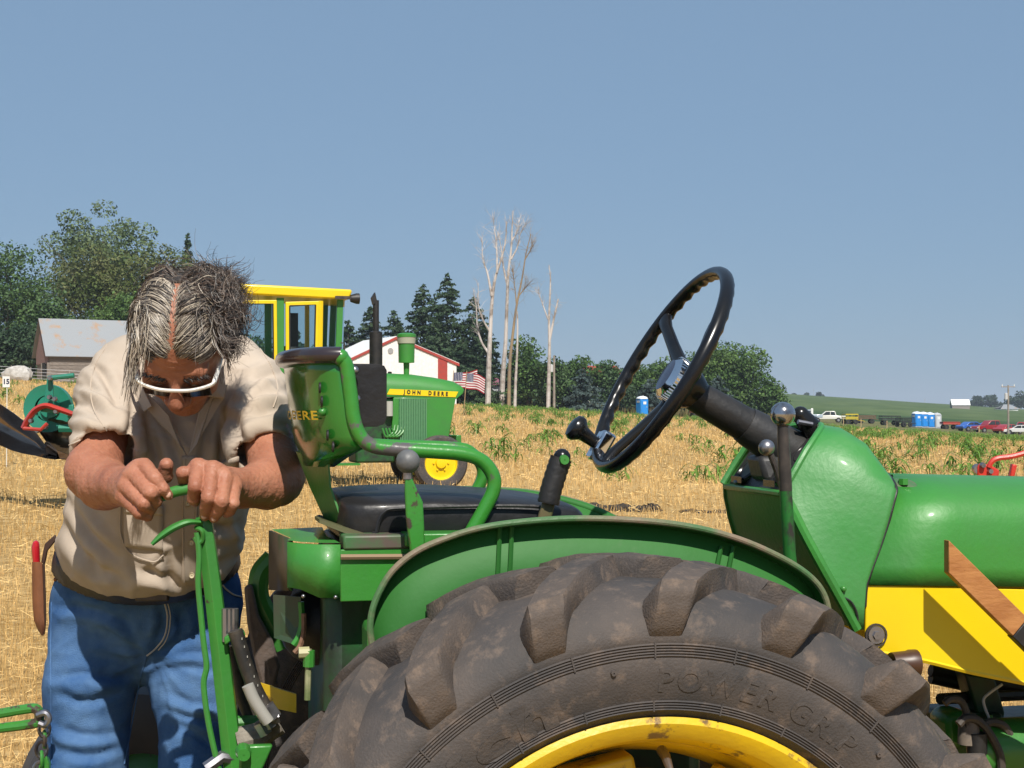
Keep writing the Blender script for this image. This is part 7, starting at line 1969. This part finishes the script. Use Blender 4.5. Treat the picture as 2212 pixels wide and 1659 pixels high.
# ---- arms and hands
def hp(x, y, d): return P(138.3 + .2344 * x, 933.4 + .2344 * y, d)      # hand landmarks, from an enlarged frame
def arm_l(p):
    d = cone(p, P(224, 930, 3.12), P(205, 1022, 3.035), .050, .049)
    d = smin(d, chain(p, [P(203, 1022, 3.035), P(225, 1045, 2.99), hp(520, 500, 2.90), hp(600, 500, 2.862)], [.052, .050, .036, .031], .01), .02)
    d = smin(d, ell(p, P(190, 1012, 3.03), (.030, .04, .035)), .03)
    # back of the hand
    palm = chain(p, [hp(590, 500, 2.865), hp(690, 330, 2.815)], [.026, .017]); palm = smin(palm, chain(p, [hp(590, 510, 2.865), hp(620, 400, 2.81)], [.026, .017]), .012)
    palm = smin(palm, chain(p, [hp(585, 530, 2.865), hp(570, 500, 2.81)], [.026, .016]), .012); palm = smin(palm, chain(p, [hp(585, 560, 2.865), hp(545, 590, 2.815)], [.024, .015]), .012)
    d = smin(d, palm, .015)
    fg = chain(p, [hp(740, 310, 2.81), hp(845, 430, 2.775), hp(915, 525, 2.775), hp(965, 588, 2.785)], [.0145, .0125, .0108, .0088], .003)
    f = fg
    f = np.minimum(f, chain(p, [hp(640, 385, 2.805), hp(800, 560, 2.762), hp(850, 640, 2.785), hp(830, 670, 2.815)], [.0142, .0128, .011, .009], .003))
    f = np.minimum(f, chain(p, [hp(575, 495, 2.803), hp(735, 660, 2.764), hp(800, 710, 2.788), hp(790, 700, 2.82)], [.0138, .0124, .0105, .009], .003))
    f = np.minimum(f, chain(p, [hp(545, 595, 2.81), hp(690, 745, 2.775), hp(770, 775, 2.79), hp(790, 750, 2.815)], [.013, .0112, .0095, .008], .003))
    d = smin(d, f, .006)
    d = smin(d, chain(p, [hp(650, 430, 2.86), hp(830, 430, 2.862), hp(930, 400, 2.84), hp(945, 300, 2.825)], [.020, .0165, .0145, .0125], .004), .008)
    return d
def arm_r(p):
    d = cone(p, P(574, 930, 3.10), P(598, 1020, 3.015), .050, .050)
    d = smin(d, chain(p, [P(598, 1022, 3.015), P(575, 1045, 2.96), hp(1640, 520, 2.89), hp(1560, 500, 2.862)], [.050, .048, .036, .032], .01), .02)
    d = smin(d, ell(p, P(612, 1040, 3.0), (.026, .04, .04)), .03)
    palm = chain(p, [hp(1560, 500, 2.862), hp(1235, 320, 2.81)], [.027, .017]); palm = smin(palm, chain(p, [hp(1560, 505, 2.862), hp(1375, 345, 2.802)], [.027, .017]), .012)
    palm = smin(palm, chain(p, [hp(1565, 515, 2.862), hp(1485, 415, 2.802)], [.026, .016]), .012); palm = smin(palm, chain(p, [hp(1570, 530, 2.862), hp(1570, 490, 2.81)], [.024, .015]), .012)
    d = smin(d, palm, .015)
    f = chain(p, [hp(1235, 325, 2.808), hp(1210, 500, 2.768), hp(1195, 610, 2.785), hp(1210, 640, 2.812)], [.0150, .0135, .0115, .0095], .003)
    f = np.minimum(f, chain(p, [hp(1370, 350, 2.802), hp(1330, 600, 2.757), hp(1310, 700, 2.772), hp(1292, 775, 2.785)], [.0146, .0132, .0112, .009], .003))
    f = np.minimum(f, chain(p, [hp(1478, 420, 2.803), hp(1455, 640, 2.760), hp(1415, 735, 2.775), hp(1382, 795, 2.788)], [.0138, .0125, .0108, .0088], .003))
    f = np.minimum(f, chain(p, [hp(1565, 495, 2.812), hp(1560, 660, 2.772), hp(1525, 725, 2.785), hp(1495, 750, 2.80)], [.013, .0112, .0098, .008], .003))
    d = smin(d, f, .006)
    d = smin(d, chain(p, [hp(1400, 450, 2.86), hp(1240, 470, 2.865), hp(1130, 450, 2.83), hp(1098, 375, 2.80)], [.020, .0165, .0150, .0130], .004), .008)
    return d
parts = [(V1, F1), (V2, F2)]
for fn, lo, hi in ((arm_l, (-.99, 2.70, 1.24), (-.58, 3.20, 1.47)), (arm_r, (-.74, 2.70, 1.24), (-.36, 3.20, 1.47))):
    V3, F3 = surface_net(fn, lo, hi, .0029)
    V3 = smooth_mesh(V3, F3, 1, .4); N3 = vnormals(V3, F3)
    V3 = V3 + N3 * (.0009 * vnoise(V3 * 60) + .0006 * ridge(V3 * 150))[:, None]
    parts.append((V3, F3))
allV = np.concatenate([a for a, _ in parts]); offs = np.cumsum([0] + [len(a) for a, _ in parts[:-1]]); allF = np.concatenate([f + o_ for (_, f), o_ in zip(parts, offs)])
body = world_obj('body', allV, allF, skin)
bvh_b = BVHTree.FromPolygons([Vector(v) for v in V1], [tuple(int(i) for i in f) for f in F1])
# finger nails
nail = mat('finger nail', (.55, .33, .25), rough=.3)
for a, b, dd in ((958, 575, 2.775), (1290, 770, 2.775), (1380, 792, 2.778)):
    MB().sphere(hp(a, b, dd) - feet, .0062, 10, (.9, .5, 1.1)).build('finger_nail', nail, body)
# eyes under the brow
for sg in (-1, 1):
    e_ = MB().sphere(hw(sg * .033, .082, .001) - feet, .0125, 14).build('eye', mat('eye', (.5, .47, .44), rough=.2), body)
# glasses: white frame, dark lenses
fw = mat('white glasses frame', (.85, .83, .78), rough=.2, coat=.4)
gl_ = MB().tube(spline([hw(-.074, .080, .010), hw(-.069, .098, .010), hw(-.035, .111, .008), hw(0, .114, .008), hw(.035, .111, .008), hw(.069, .098, .010), hw(.074, .080, .010)], 6), [.0026] * 4 + [.0031] * 28 + [.0026] * 5, 8, flat=1.3)
gl_.v = [tuple(Vector(v) - feet) for v in gl_.v]; gf = gl_.build('glasses', fw, man)
for sg in (-1, 1):
    t_ = MB().tube([hw(sg * .072, .094, .010) - feet, hw(sg * .077, .06, .008) - feet, hw(sg * .083, .0, .006) - feet, hw(sg * .082, -.02, -.006) - feet], [.0045, .004, .0028, .0025], 8).build('temple_arm', fw, gf)
    ln = []
    for j in range(7):
        for i in range(9):
            u, v = i / 8, j / 6; ln.append(hw(sg * (.008 + .056 * u), .110 - .010 * u * u - .006 * v, .006 - .038 * v + .004 * math.sin(math.pi * u)) - feet)
    MB().add(ln, [(j*9+i, j*9+i+1, (j+1)*9+i+1, (j+1)*9+i) for j in range(6) for i in range(8)]).build('lens', mat('dark lens', (.02, .016, .014), rough=.08, coat=1.0), gf)

# ---- hair
rs = np.random.default_rng(321)
GR = np.array([0, 0, -1.0])
def grow(n, picker, length, off, lateral, back, grav, curl, wind, seg=15, coh=.9):
    """roots on the scalp, each step slides over the skull and then hangs"""
    out = []
    U = picker(n)                                # head coordinates of roots (unit directions)
    c0 = np.array([0, -.012, .034]); rad = np.array([.080, .104, .096])
    q = c0 + U * rad * 1.0
    L_ = length[0] + (length[1] - length[0]) * rs.random(n); of = off[0] + (off[1] - off[0]) * rs.random(n)
    sgn = np.where(q[:, 0] + rs.normal(0, .004, n) < 0, -1.0, 1.0)
    w2h = HM                                     # world -> head for directions: d @ HM
    g_h = GR @ HM; wind_h = np.array(wind) @ HM
    d = np.stack([sgn * lateral * (.7 + .6 * rs.random(n)), -back * (.6 + .8 * rs.random(n)), .25 * np.ones(n)], -1) + rs.normal(0, .12, (n, 3))
    ph = rs.random(n) * 50; jit = .022 * rs.random(n)
    pts = [q.copy()]
    for k in range(seg):
        t = k / seg
        nz = np.stack([vnoise(np.stack([q[:, 0] * 28 + i * 9, q[:, 1] * 28 + ph * .12, q[:, 2] * 28 + t * 3 + i * 5], -1)) for i in range(3)], -1)
        d = d * .80 + g_h * grav * (.25 + t) + wind_h * t + nz * curl * (.35 + t)
        nn = (q - c0) / (rad * rad); nn /= np.linalg.norm(nn, axis=1, keepdims=True) + 1e-9
        dn = (d * nn).sum(1); un = (q - c0) / rad; d = d - nn * (np.maximum(dn, 0) * coh * max(0, 1.25 - t) * np.clip(1.3 - 1.6 * np.maximum(un[:, 1], 0), 0, 1))[:, None]
        d /= np.linalg.norm(d, axis=1, keepdims=True) + 1e-9
        q = q + d * (L_ / seg)[:, None]
        e = (q - c0) / (rad + of[:, None] * min(1, .25 + 2.5 * t)); r = np.linalg.norm(e, axis=1); ins = r < 1
        q = np.where(ins[:, None], c0 + (q - c0) / np.maximum(r, 1e-6)[:, None], q)
        # keep off the face
        fz = (q[:, 1] > .02) & (q[:, 2] < .075); q[:, 0] += np.where(fz, np.sign(q[:, 0]) * np.maximum(0, .078 + jit - np.abs(q[:, 0])) * .22, 0)
        pts.append(q.copy())
    return np.stack(pts, 1)                      # n, seg+1, 3 in head coords
def ribbons(paths, width):
    n, m, _ = paths.shape; W = paths @ HM.T + A(HC)
    t = np.gradient(W, axis=1); view = W - np.array([.3, -.4, 2.2]); sd = np.cross(t, view); sd /= np.linalg.norm(sd, axis=2, keepdims=True) + 1e-9
    wv = (width * (.6 + .8 * rs.random(n)))[:, None] * np.linspace(1, .35, m)[None, :]
    V = np.stack([W - sd * wv[..., None] / 2, W + sd * wv[..., None] / 2], 2).reshape(-1, 3)
    i = (np.arange(n)[:, None] * m + np.arange(m - 1)[None, :]).reshape(-1) * 2
    return V, np.stack([i, i + 1, i + 3, i + 2], -1)
def pick(cond):
    def f(n):
        out = np.zeros((0, 3))
        while len(out) < n:
            u = rs.normal(size=(n * 4, 3)); u /= np.linalg.norm(u, axis=1, keepdims=True); out = np.concatenate([out, u[cond(u)]])
        return out[:n]
    return f
# regions on the unit scalp: u0 right, u1 forward, u2 up
front = lambda u: (u[:, 1] > -.15) & (u[:, 1] < .86) & (u[:, 2] > .25 + .25 * (u[:, 1] > .6)) & (np.abs(u[:, 0]) > .10) & (np.abs(u[:, 0]) < .75) & (u[:, 1] * .75 + .1 * np.abs(u[:, 0]) < .64 + .1 * (np.abs(u[:, 0]) < .45))
frontL = lambda u: front(u) & (u[:, 0] < 0)
frontR = lambda u: front(u) & (u[:, 0] > 0)
sides = lambda u: (np.abs(u[:, 0]) > .55) & (u[:, 1] < .5) & (u[:, 2] > -.35)
backt = lambda u: (u[:, 1] < .02) & (u[:, 2] > -.55) & ((np.abs(u[:, 0]) > .16) | (u[:, 1] < -.45))
backR = lambda u: backt(u) & (u[:, 0] > -.05)
hm = dict(light=mat('silver hair', (.36, .31, .245), rough=.4, spec=.4, island=.3), grey=mat('grey brown hair', (.15, .118, .095), rough=.42, spec=.4, island=.4), dark=mat('dark brown hair', (.018, .0135, .0115), rough=.42, spec=.4, island=.5), brown=mat('warm brown hair', (.060, .036, .024), rough=.45, spec=.4, island=.4))
bags = {k: [] for k in hm}
def addhair(paths, probs, width):
    fz_ = (paths[..., 1] > .045) & (.83 * paths[..., 1] - .56 * paths[..., 2] > .052) & (paths[..., 0] > -.060) & (paths[..., 0] < .066); paths = paths[~fz_.any(1)]
    ks = list(probs); pr = np.array([probs[k] for k in ks]); pr = pr / pr.sum(); which = rs.choice(len(ks), len(paths), p=pr)
    for i, k in enumerate(ks):
        if (which == i).any(): bags[k].append(ribbons(paths[which == i], width))
def flow(n, picker, length, off, m0, seg=14, fall=.0, curl=.1, spread=1.0, lift=0.0):
    """combed hair: slides over the scalp outwards and back, each strand keeping its own lane"""
    c0 = np.array([0, -.012, .034]); rad = np.array([.080, .104, .096]); U = picker(n); L_ = length[0] + (length[1] - length[0]) * rs.random(n); of = off[0] + (off[1] - off[0]) * rs.random(n)
    lane = np.round(rs.random(n) * 46) * 7.3
    sgn = np.sign(U[:, 0]); q = c0 + U * rad; pts = [q.copy()]; g_h = GR @ HM
    for k in range(seg):
        t = k / seg; nn = (q - c0) / (rad * rad); nn /= np.linalg.norm(nn, axis=1, keepdims=True)
        d = np.stack([sgn * spread * (.55 + .9 * t), -np.ones(n) * m0 * (1 - t * .9), np.zeros(n)], -1) + g_h * fall * t * t * 2.2
        wob = np.stack([vnoise(np.stack([lane + i * 11.3, q[:, 1] * 18 + 5, q[:, 2] * 18 + t * 2], -1)) for i in range(3)], -1)
        d = d + wob * curl + rs.normal(0, .04, (n, 3)); d -= nn * (d * nn).sum(1)[:, None]; d /= np.linalg.norm(d, axis=1, keepdims=True) + 1e-9
        q = q + d * (L_ / seg)[:, None]; e = (q - c0) / (rad + (of * math.sin(math.pi * min(1, .12 + t)) + lift * t)[:, None]); r = np.linalg.norm(e, axis=1)
        q = c0 + (q - c0) / r[:, None]; pts.append(q.copy())
    return np.stack(pts, 1)
def lanes(paths, k, amt):
    # gather strands into combed locks: pull each towards the leader of its lock
    n = len(paths); lead = rs.integers(0, n, k); d = np.linalg.norm(paths[:, None, 4] - paths[lead][None, :, 4], axis=2); own = lead[d.argmin(1)]
    w = np.linspace(0, amt, paths.shape[1])[None, :, None]
    return paths * (1 - w) + (paths[own] + rs.normal(0, .0012, (n, 1, 3))) * w
hl = lambda u, w=.0: (u[:, 2] > .10) & (u[:, 1] < .945 - .16 * np.abs(u[:, 0]) - .10 * np.exp(-(u[:, 0] / .07) ** 2)) & (np.abs(u[:, 0]) < .72)
fL = lambda u: hl(u) & (u[:, 0] < -.015 - .035 * (u[:, 1] < .8)) & (u[:, 1] > .18); fR = lambda u: hl(u) & (u[:, 0] > .015 + .04 * (u[:, 1] < .8)) & (u[:, 1] > .18)
wisp = lambda u: hl(u) & (np.abs(u[:, 0]) < .22) & (u[:, 1] > -.3)
tL = lambda u: (u[:, 2] > .2) & (u[:, 0] < -.05) & (u[:, 0] > -.5) & (u[:, 1] < .40) & (u[:, 1] > -.35); tR = lambda u: (u[:, 2] > .2) & (u[:, 0] > .06) & (u[:, 0] < .5) & (u[:, 1] < .40) & (u[:, 1] > -.35)
addhair(flow(420, pick(wisp), (.03, .10), (.002, .008), .9, fall=.1, curl=.9), dict(light=.55, grey=.35, dark=.10), .0008)
addhair(lanes(flow(1300, pick(fL), (.07, .13), (.002, .010), 1.7, fall=.05), 60, .7), dict(light=.52, grey=.30, dark=.18), .0013)
addhair(lanes(flow(1150, pick(fR), (.06, .11), (.002, .010), 1.9, fall=.05), 55, .7), dict(light=.42, grey=.34, dark=.24), .0013)
addhair(lanes(flow(1300, pick(tL), (.10, .19), (.006, .020), .55, fall=.22, curl=.2), 70, .7), dict(light=.40, grey=.30, dark=.30), .0016)
addhair(lanes(flow(1000, pick(tR), (.08, .15), (.006, .020), .65, fall=.18, curl=.3), 60, .65), dict(light=.22, grey=.30, dark=.48), .0016)
addhair(lanes(grow(1000, pick(lambda u: sides(u) & (u[:, 0] < 0) & (u[:, 1] < .25)), (.08, .15), (.004, .020), .3, .2, .46, .45, (.0, 0, 0), coh=.95), 60, .55), dict(light=.18, grey=.40, dark=.42), .0016)
addhair(lanes(grow(160, pick(lambda u: sides(u) & (u[:, 0] < -.6) & (u[:, 1] > -.1) & (u[:, 1] < .3)), (.10, .17), (.006, .020), .25, .0, .55, .42, (-.01, 0, 0), coh=.85), 14, .5), dict(light=.45, grey=.40, dark=.15), .0015)
addhair(grow(900, pick(lambda u: sides(u) & (u[:, 0] > 0) & (u[:, 1] < .35)), (.08, .17), (.004, .020), .5, .4, .22, .50, (.14, 0, .03), coh=.75), dict(light=.06, grey=.22, dark=.44, brown=.28), .0015)
addhair(lanes(grow(1500, pick(lambda u: backt(u) & (u[:, 0] < .1)), (.06, .12), (.006, .024), .5, .35, .14, .55, (.06, 0, .08), coh=.9), 80, .6), dict(light=.04, grey=.14, dark=.64, brown=.18), .0016)
addhair(lanes(grow(1500, pick(backR), (.08, .17), (.012, .044), .7, .35, .12, .75, (.05, 0, .10), coh=.8), 110, .6), dict(light=.03, grey=.12, dark=.65, brown=.20), .0016)
addhair(lanes(grow(1400, pick(backR), (.08, .19), (.014, .048), .6, .1, .08, .95, (.30, 0, .16), coh=.6), 70, .5), dict(grey=.14, dark=.52, brown=.34), .0013)
addhair(grow(45, pick(backR), (.12, .19), (.01, .035), .6, .1, .05, 1.1, (.3, 0, .2), seg=20, coh=.5), dict(grey=.5, dark=.5), .0009)
for k, bs in bags.items():
    o_ = 0; VV, FF = [], []
    for v_, f_ in bs: VV.append(v_); FF.append(f_ + o_); o_ += len(v_)
    if VV: tag(world_obj('hair', np.concatenate(VV), np.concatenate(FF), hm[k]), kind='stuff')
# dark undergrowth of hair, close to the skull, open along the bald parting and the face
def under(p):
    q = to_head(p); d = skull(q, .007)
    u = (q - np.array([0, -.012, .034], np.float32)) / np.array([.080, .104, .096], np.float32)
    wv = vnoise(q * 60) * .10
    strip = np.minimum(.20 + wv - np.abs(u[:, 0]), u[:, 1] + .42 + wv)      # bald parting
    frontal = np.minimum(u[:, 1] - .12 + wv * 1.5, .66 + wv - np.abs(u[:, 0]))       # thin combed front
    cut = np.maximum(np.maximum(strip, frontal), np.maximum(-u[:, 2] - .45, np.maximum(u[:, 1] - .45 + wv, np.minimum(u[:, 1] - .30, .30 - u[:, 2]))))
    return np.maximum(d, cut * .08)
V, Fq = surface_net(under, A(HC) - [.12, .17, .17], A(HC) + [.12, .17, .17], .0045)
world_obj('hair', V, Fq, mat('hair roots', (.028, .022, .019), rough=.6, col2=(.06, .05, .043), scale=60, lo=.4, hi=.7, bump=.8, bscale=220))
# eyebrows
eb = []
for sg in (-1, 1):
    k = 90; t = rs.random(k); a0 = np.stack([sg * (.014 + .042 * t), .096 - .012 * t * t + rs.normal(0, .001, k), .020 + .010 * t - .010 * t * t + rs.normal(0, .003, k)], -1)
    d_ = np.stack([sg * (.004 + .006 * rs.random(k)), .004 * np.ones(k), .004 * rs.normal(0, 1, k)], -1)
    eb.append(np.stack([a0, a0 + d_ * .6, a0 + d_ * 1.2], 1))
v_, f_ = ribbons(np.concatenate(eb), .0014); tag(world_obj('eyebrow', v_, f_, hm['dark']), kind='stuff')

# ------------------------------------------------------------------ sheath knife hanging from his belt
def knife():
    c = P(84, 1180, 3.40); base_ = Vector((c.x, c.y, P(84, 1372, 3.40).z))
    root = empty('sheath_knife', base_, 0, 'red handled knife in a brown leather sheath hanging at the man\'s hip', 'knife')
    q = lambda x, y, o=0.0: P(x, y, 3.40 + o) - base_
    MB().tube([q(79, 1217), q(78, 1200), q(77, 1182), q(78, 1172), q(79, 1168)], [.011, .012, .0125, .010, .004], 12, flat=.7).build('handle', mat('red plastic handle', (.42, .012, .02), rough=.25, coat=.4), root)
    MB().loft([[q(x0_, y_, -.008), q((x0_ + x1_) / 2, y_, -.014), q(x1_, y_, -.008), q(x1_, y_, .008), q((x0_ + x1_) / 2, y_, .012), q(x0_, y_, .008)] for x0_, x1_, y_ in ((69, 91, 1214), (69, 93, 1250), (70, 96, 1300), (73, 97, 1340), (82, 96, 1362), (90, 94, 1373))], cap=True).build('sheath', mat('brown sheath leather', (.20, .075, .03), rough=.5, col2=(.11, .04, .018), scale=10, stretch=(1, 1, .4), bump=.2, bscale=60), root, ang=60)
    MB().tube([q(94, 1218, -.009), q(97, 1300, -.009), q(97, 1345, -.006), q(94, 1370, -.004)], .003, 6).build('welt', mat('dark sheath edge', (.04, .018, .01), rough=.6), root)
    MB().prism([q(88, 1215), q(96, 1175), q(118, 1155), q(122, 1165), q(102, 1190), q(96, 1220)], (0, .008, 0)).build('belt_hanger', MATS['dark sheath edge'], root, bevel=.002)
knife()
# ------------------------------------------------------------------ trailing plough behind the tractor: lift lever, latch, wheel, chain hook
def plough():
    d0 = 2.86
    b0 = Vector((P(520, 1659, 2.8).x, 2.95, gz(-.5, 2.95)))
    root = empty('trailing_plough', b0, 0, 'green trailing plough with a tall lift lever held by the man', 'plough')
    q = lambda x, y, d=2.80: P(x, y, d) - b0
    # lever: flat bar with a bright side
    a0, a1 = q(437, 1140, 2.80), q(505, 1665, 2.80)
    ext = a1 + (a1 - a0) * .75
    bar = MB().loft([[p + Vector((-w, -.006, 0)), p + Vector((0, -.012, 0)), p + Vector((w, -.004, 0)), p + Vector((w, .010, 0)), p + Vector((-w, .010, 0))] for p, w in ((q(440, 1118), .014), (q(446, 1165), .0145), (q(462, 1290), .0155), (a1, .0175), (ext, .019))], cap=True).build('lift_lever', green, root, ang=20, bevel=.001)
    # grip: rises from the lever head and turns to the left under the hands
    MB().tube(spline([q(444, 1125, 2.80), q(446, 1095, 2.806), q(444, 1068, 2.81), q(425, 1055, 2.812), q(395, 1058, 2.812), q(365, 1066, 2.812), q(320, 1082, 2.812)], 6), .0105, 12).build('hand_grip', green_clean, bar)
    MB().box(q(428, 1145, 2.793), q(458, 1112, 2.808)).build('lever_head', green, bar, bevel=.004)
    # trip handle: curved leaf
    pth = spline([q(432, 1128, 2.785), q(405, 1128, 2.775), q(375, 1140, 2.77), (q(348, 1158, 2.765)), q(328, 1176, 2.76)], 6)
    MB().tube(pth, [.008 + .0075 * math.sin(math.pi * min(1, i / (len(pth) - 1) * 1.0)) for i in range(len(pth))], 10, flat=.45).build('trip_handle', green_clean, bar)
    MB().tube(spline([q(422, 1140, 2.785), q(436, 1146, 2.78), q(438, 1165, 2.785), q(428, 1172, 2.785), q(420, 1160, 2.785)], 5), .0045, 8).build('trip_eye', green, bar)
    # latch rod running down the lever with its kink
    MB().tube(spline([q(425, 1150, 2.785), q(430, 1200, 2.785), q(428, 1260, 2.785), q(434, 1330, 2.785), q(440, 1390, 2.785), q(446, 1440, 2.785), q(440, 1480, 2.785), q(450, 1560, 2.785), q(470, 1650, 2.785), q(485, 1700, 2.785)], 6), .0055, 8).build('latch_rod', green_clean, bar)
    MB().tube([q(445, 1660, 2.78), q(480, 1635, 2.79), q(500, 1640, 2.80)], .012, 8).build('latch_spring', bare_steel, bar)
    # frame on the ground behind
    lowz = ext.z
    MB().tube([Vector((-1.6, .25, .48)), Vector((-.9, .15, .50)), ext + Vector((0, .0, .0)), Vector((.35, .12, .42))], .035, 8).build('plough_beam', green, root)
    # tyre seen between his legs
    wc_ = P(325, 1745, 3.95) - b0
    t = MB().lathe([(-.09, .16), (-.115, .24), (-.10, .31), (-.05, .335), (.05, .335), (.10, .31), (.115, .24), (.09, .16)], 'y', wc_, 40).build('tyre', mat('smooth dark rubber', (.028, .030, .036), rough=.55, col2=(.04, .04, .045), scale=6), root)
    MB().lathe([(-.10, .001), (-.10, .05), (-.06, .08), (-.04, .15), (-.09, .17)], 'y', wc_, 28).build('rim', green, root)
    MB().tube([wc_, wc_ + Vector((.0, -.6, .02))], .025, 8).build('wheel_axle', green, root)
    # share body ploughed into the ground behind the lever
    MB().prism([Vector((-.95, .1, .0)), Vector((-.55, .1, -.1)), Vector((-.45, .1, .25)), Vector((-.8, .1, .42))], (0, .03, 0)).build('mouldboard', bare_steel, root)
plough()
def chain_hook():
    d = 3.25; b0 = Vector((P(40, 1600, d).x, d, gz(-1, d)))
    root = empty('drag_chain_hook', b0, 0, 'green rod hook with a hanging chain at the lower left corner', 'hook')
    q = lambda x, y, o=0.0: P(x, y, d + o) - b0
    MB().tube(spline([q(-40, 1545), q(0, 1541), q(40, 1534), (q(72, 1530)), q(82, 1535), q(85, 1548), q(82, 1560), q(72, 1563), q(40, 1568), q(0, 1573), q(-40, 1580)], 6), .0105, 10).build('rod', green_chip, root)
    MB().tube(spline([q(80, 1545, -.012), q(98, 1540, -.012), q(106, 1552, -.012), q(98, 1566, -.012), q(84, 1562, -.012)], 5), .007, 8).build('ring', bare_steel, root)
    for i in range(6):
        c = q(96 - i * 3 + (3 if i % 2 else 0), 1575 + i * 22); rot = Matrix.Rotation(R(90 * (i % 2) + 20), 3, 'Z'); loop = [c + rot @ Vector((.011 * math.cos(a), 0, .0165 * math.sin(a))) for a in np.linspace(0, 2 * math.pi, 13)]
        MB().tube(loop, .004, 6).build('chain_link', green_chip if i % 2 else bare_steel, root)
    MB().prism([q(82, 1640), q(98, 1628), q(106, 1650), q(104, 1690), q(84, 1690)], (0, .015, 0)).build('anchor_plate', green_chip, root, bevel=.002)
    MB().tube([q(-40, 1562), q(-200, 1580)], .02, 8).build('draw_bar', green, root)
    MB().tube([q(95, 1690), Vector((q(95, 1690).x, 0, 0))], .02, 8).build('upright', green, root)
    MB().tube([q(-200, 1580), Vector((q(-200, 1580).x, 0, 0))], .025, 8).build('upright', green, root)
chain_hook()
# ------------------------------------------------------------------ summer haze
def haze():
    m = bpy.data.materials.new('haze'); m.use_nodes = True; N = m.node_tree.nodes; L = m.node_tree.links; N.clear()
    out = N.new('ShaderNodeOutputMaterial'); v = N.new('ShaderNodeVolumePrincipled')
    v.inputs['Density'].default_value = HAZE; v.inputs['Color'].default_value = (.72, .82, .95, 1); v.inputs['Anisotropy'].default_value = 0.0
    L.new(v.outputs[0], out.inputs['Volume'])
    o = MB().box((-3600, -3100, -90), (3600, 6100, 70)).build('haze', m, smooth=False); tag(o, kind='stuff')
HAZE = .00021
haze()
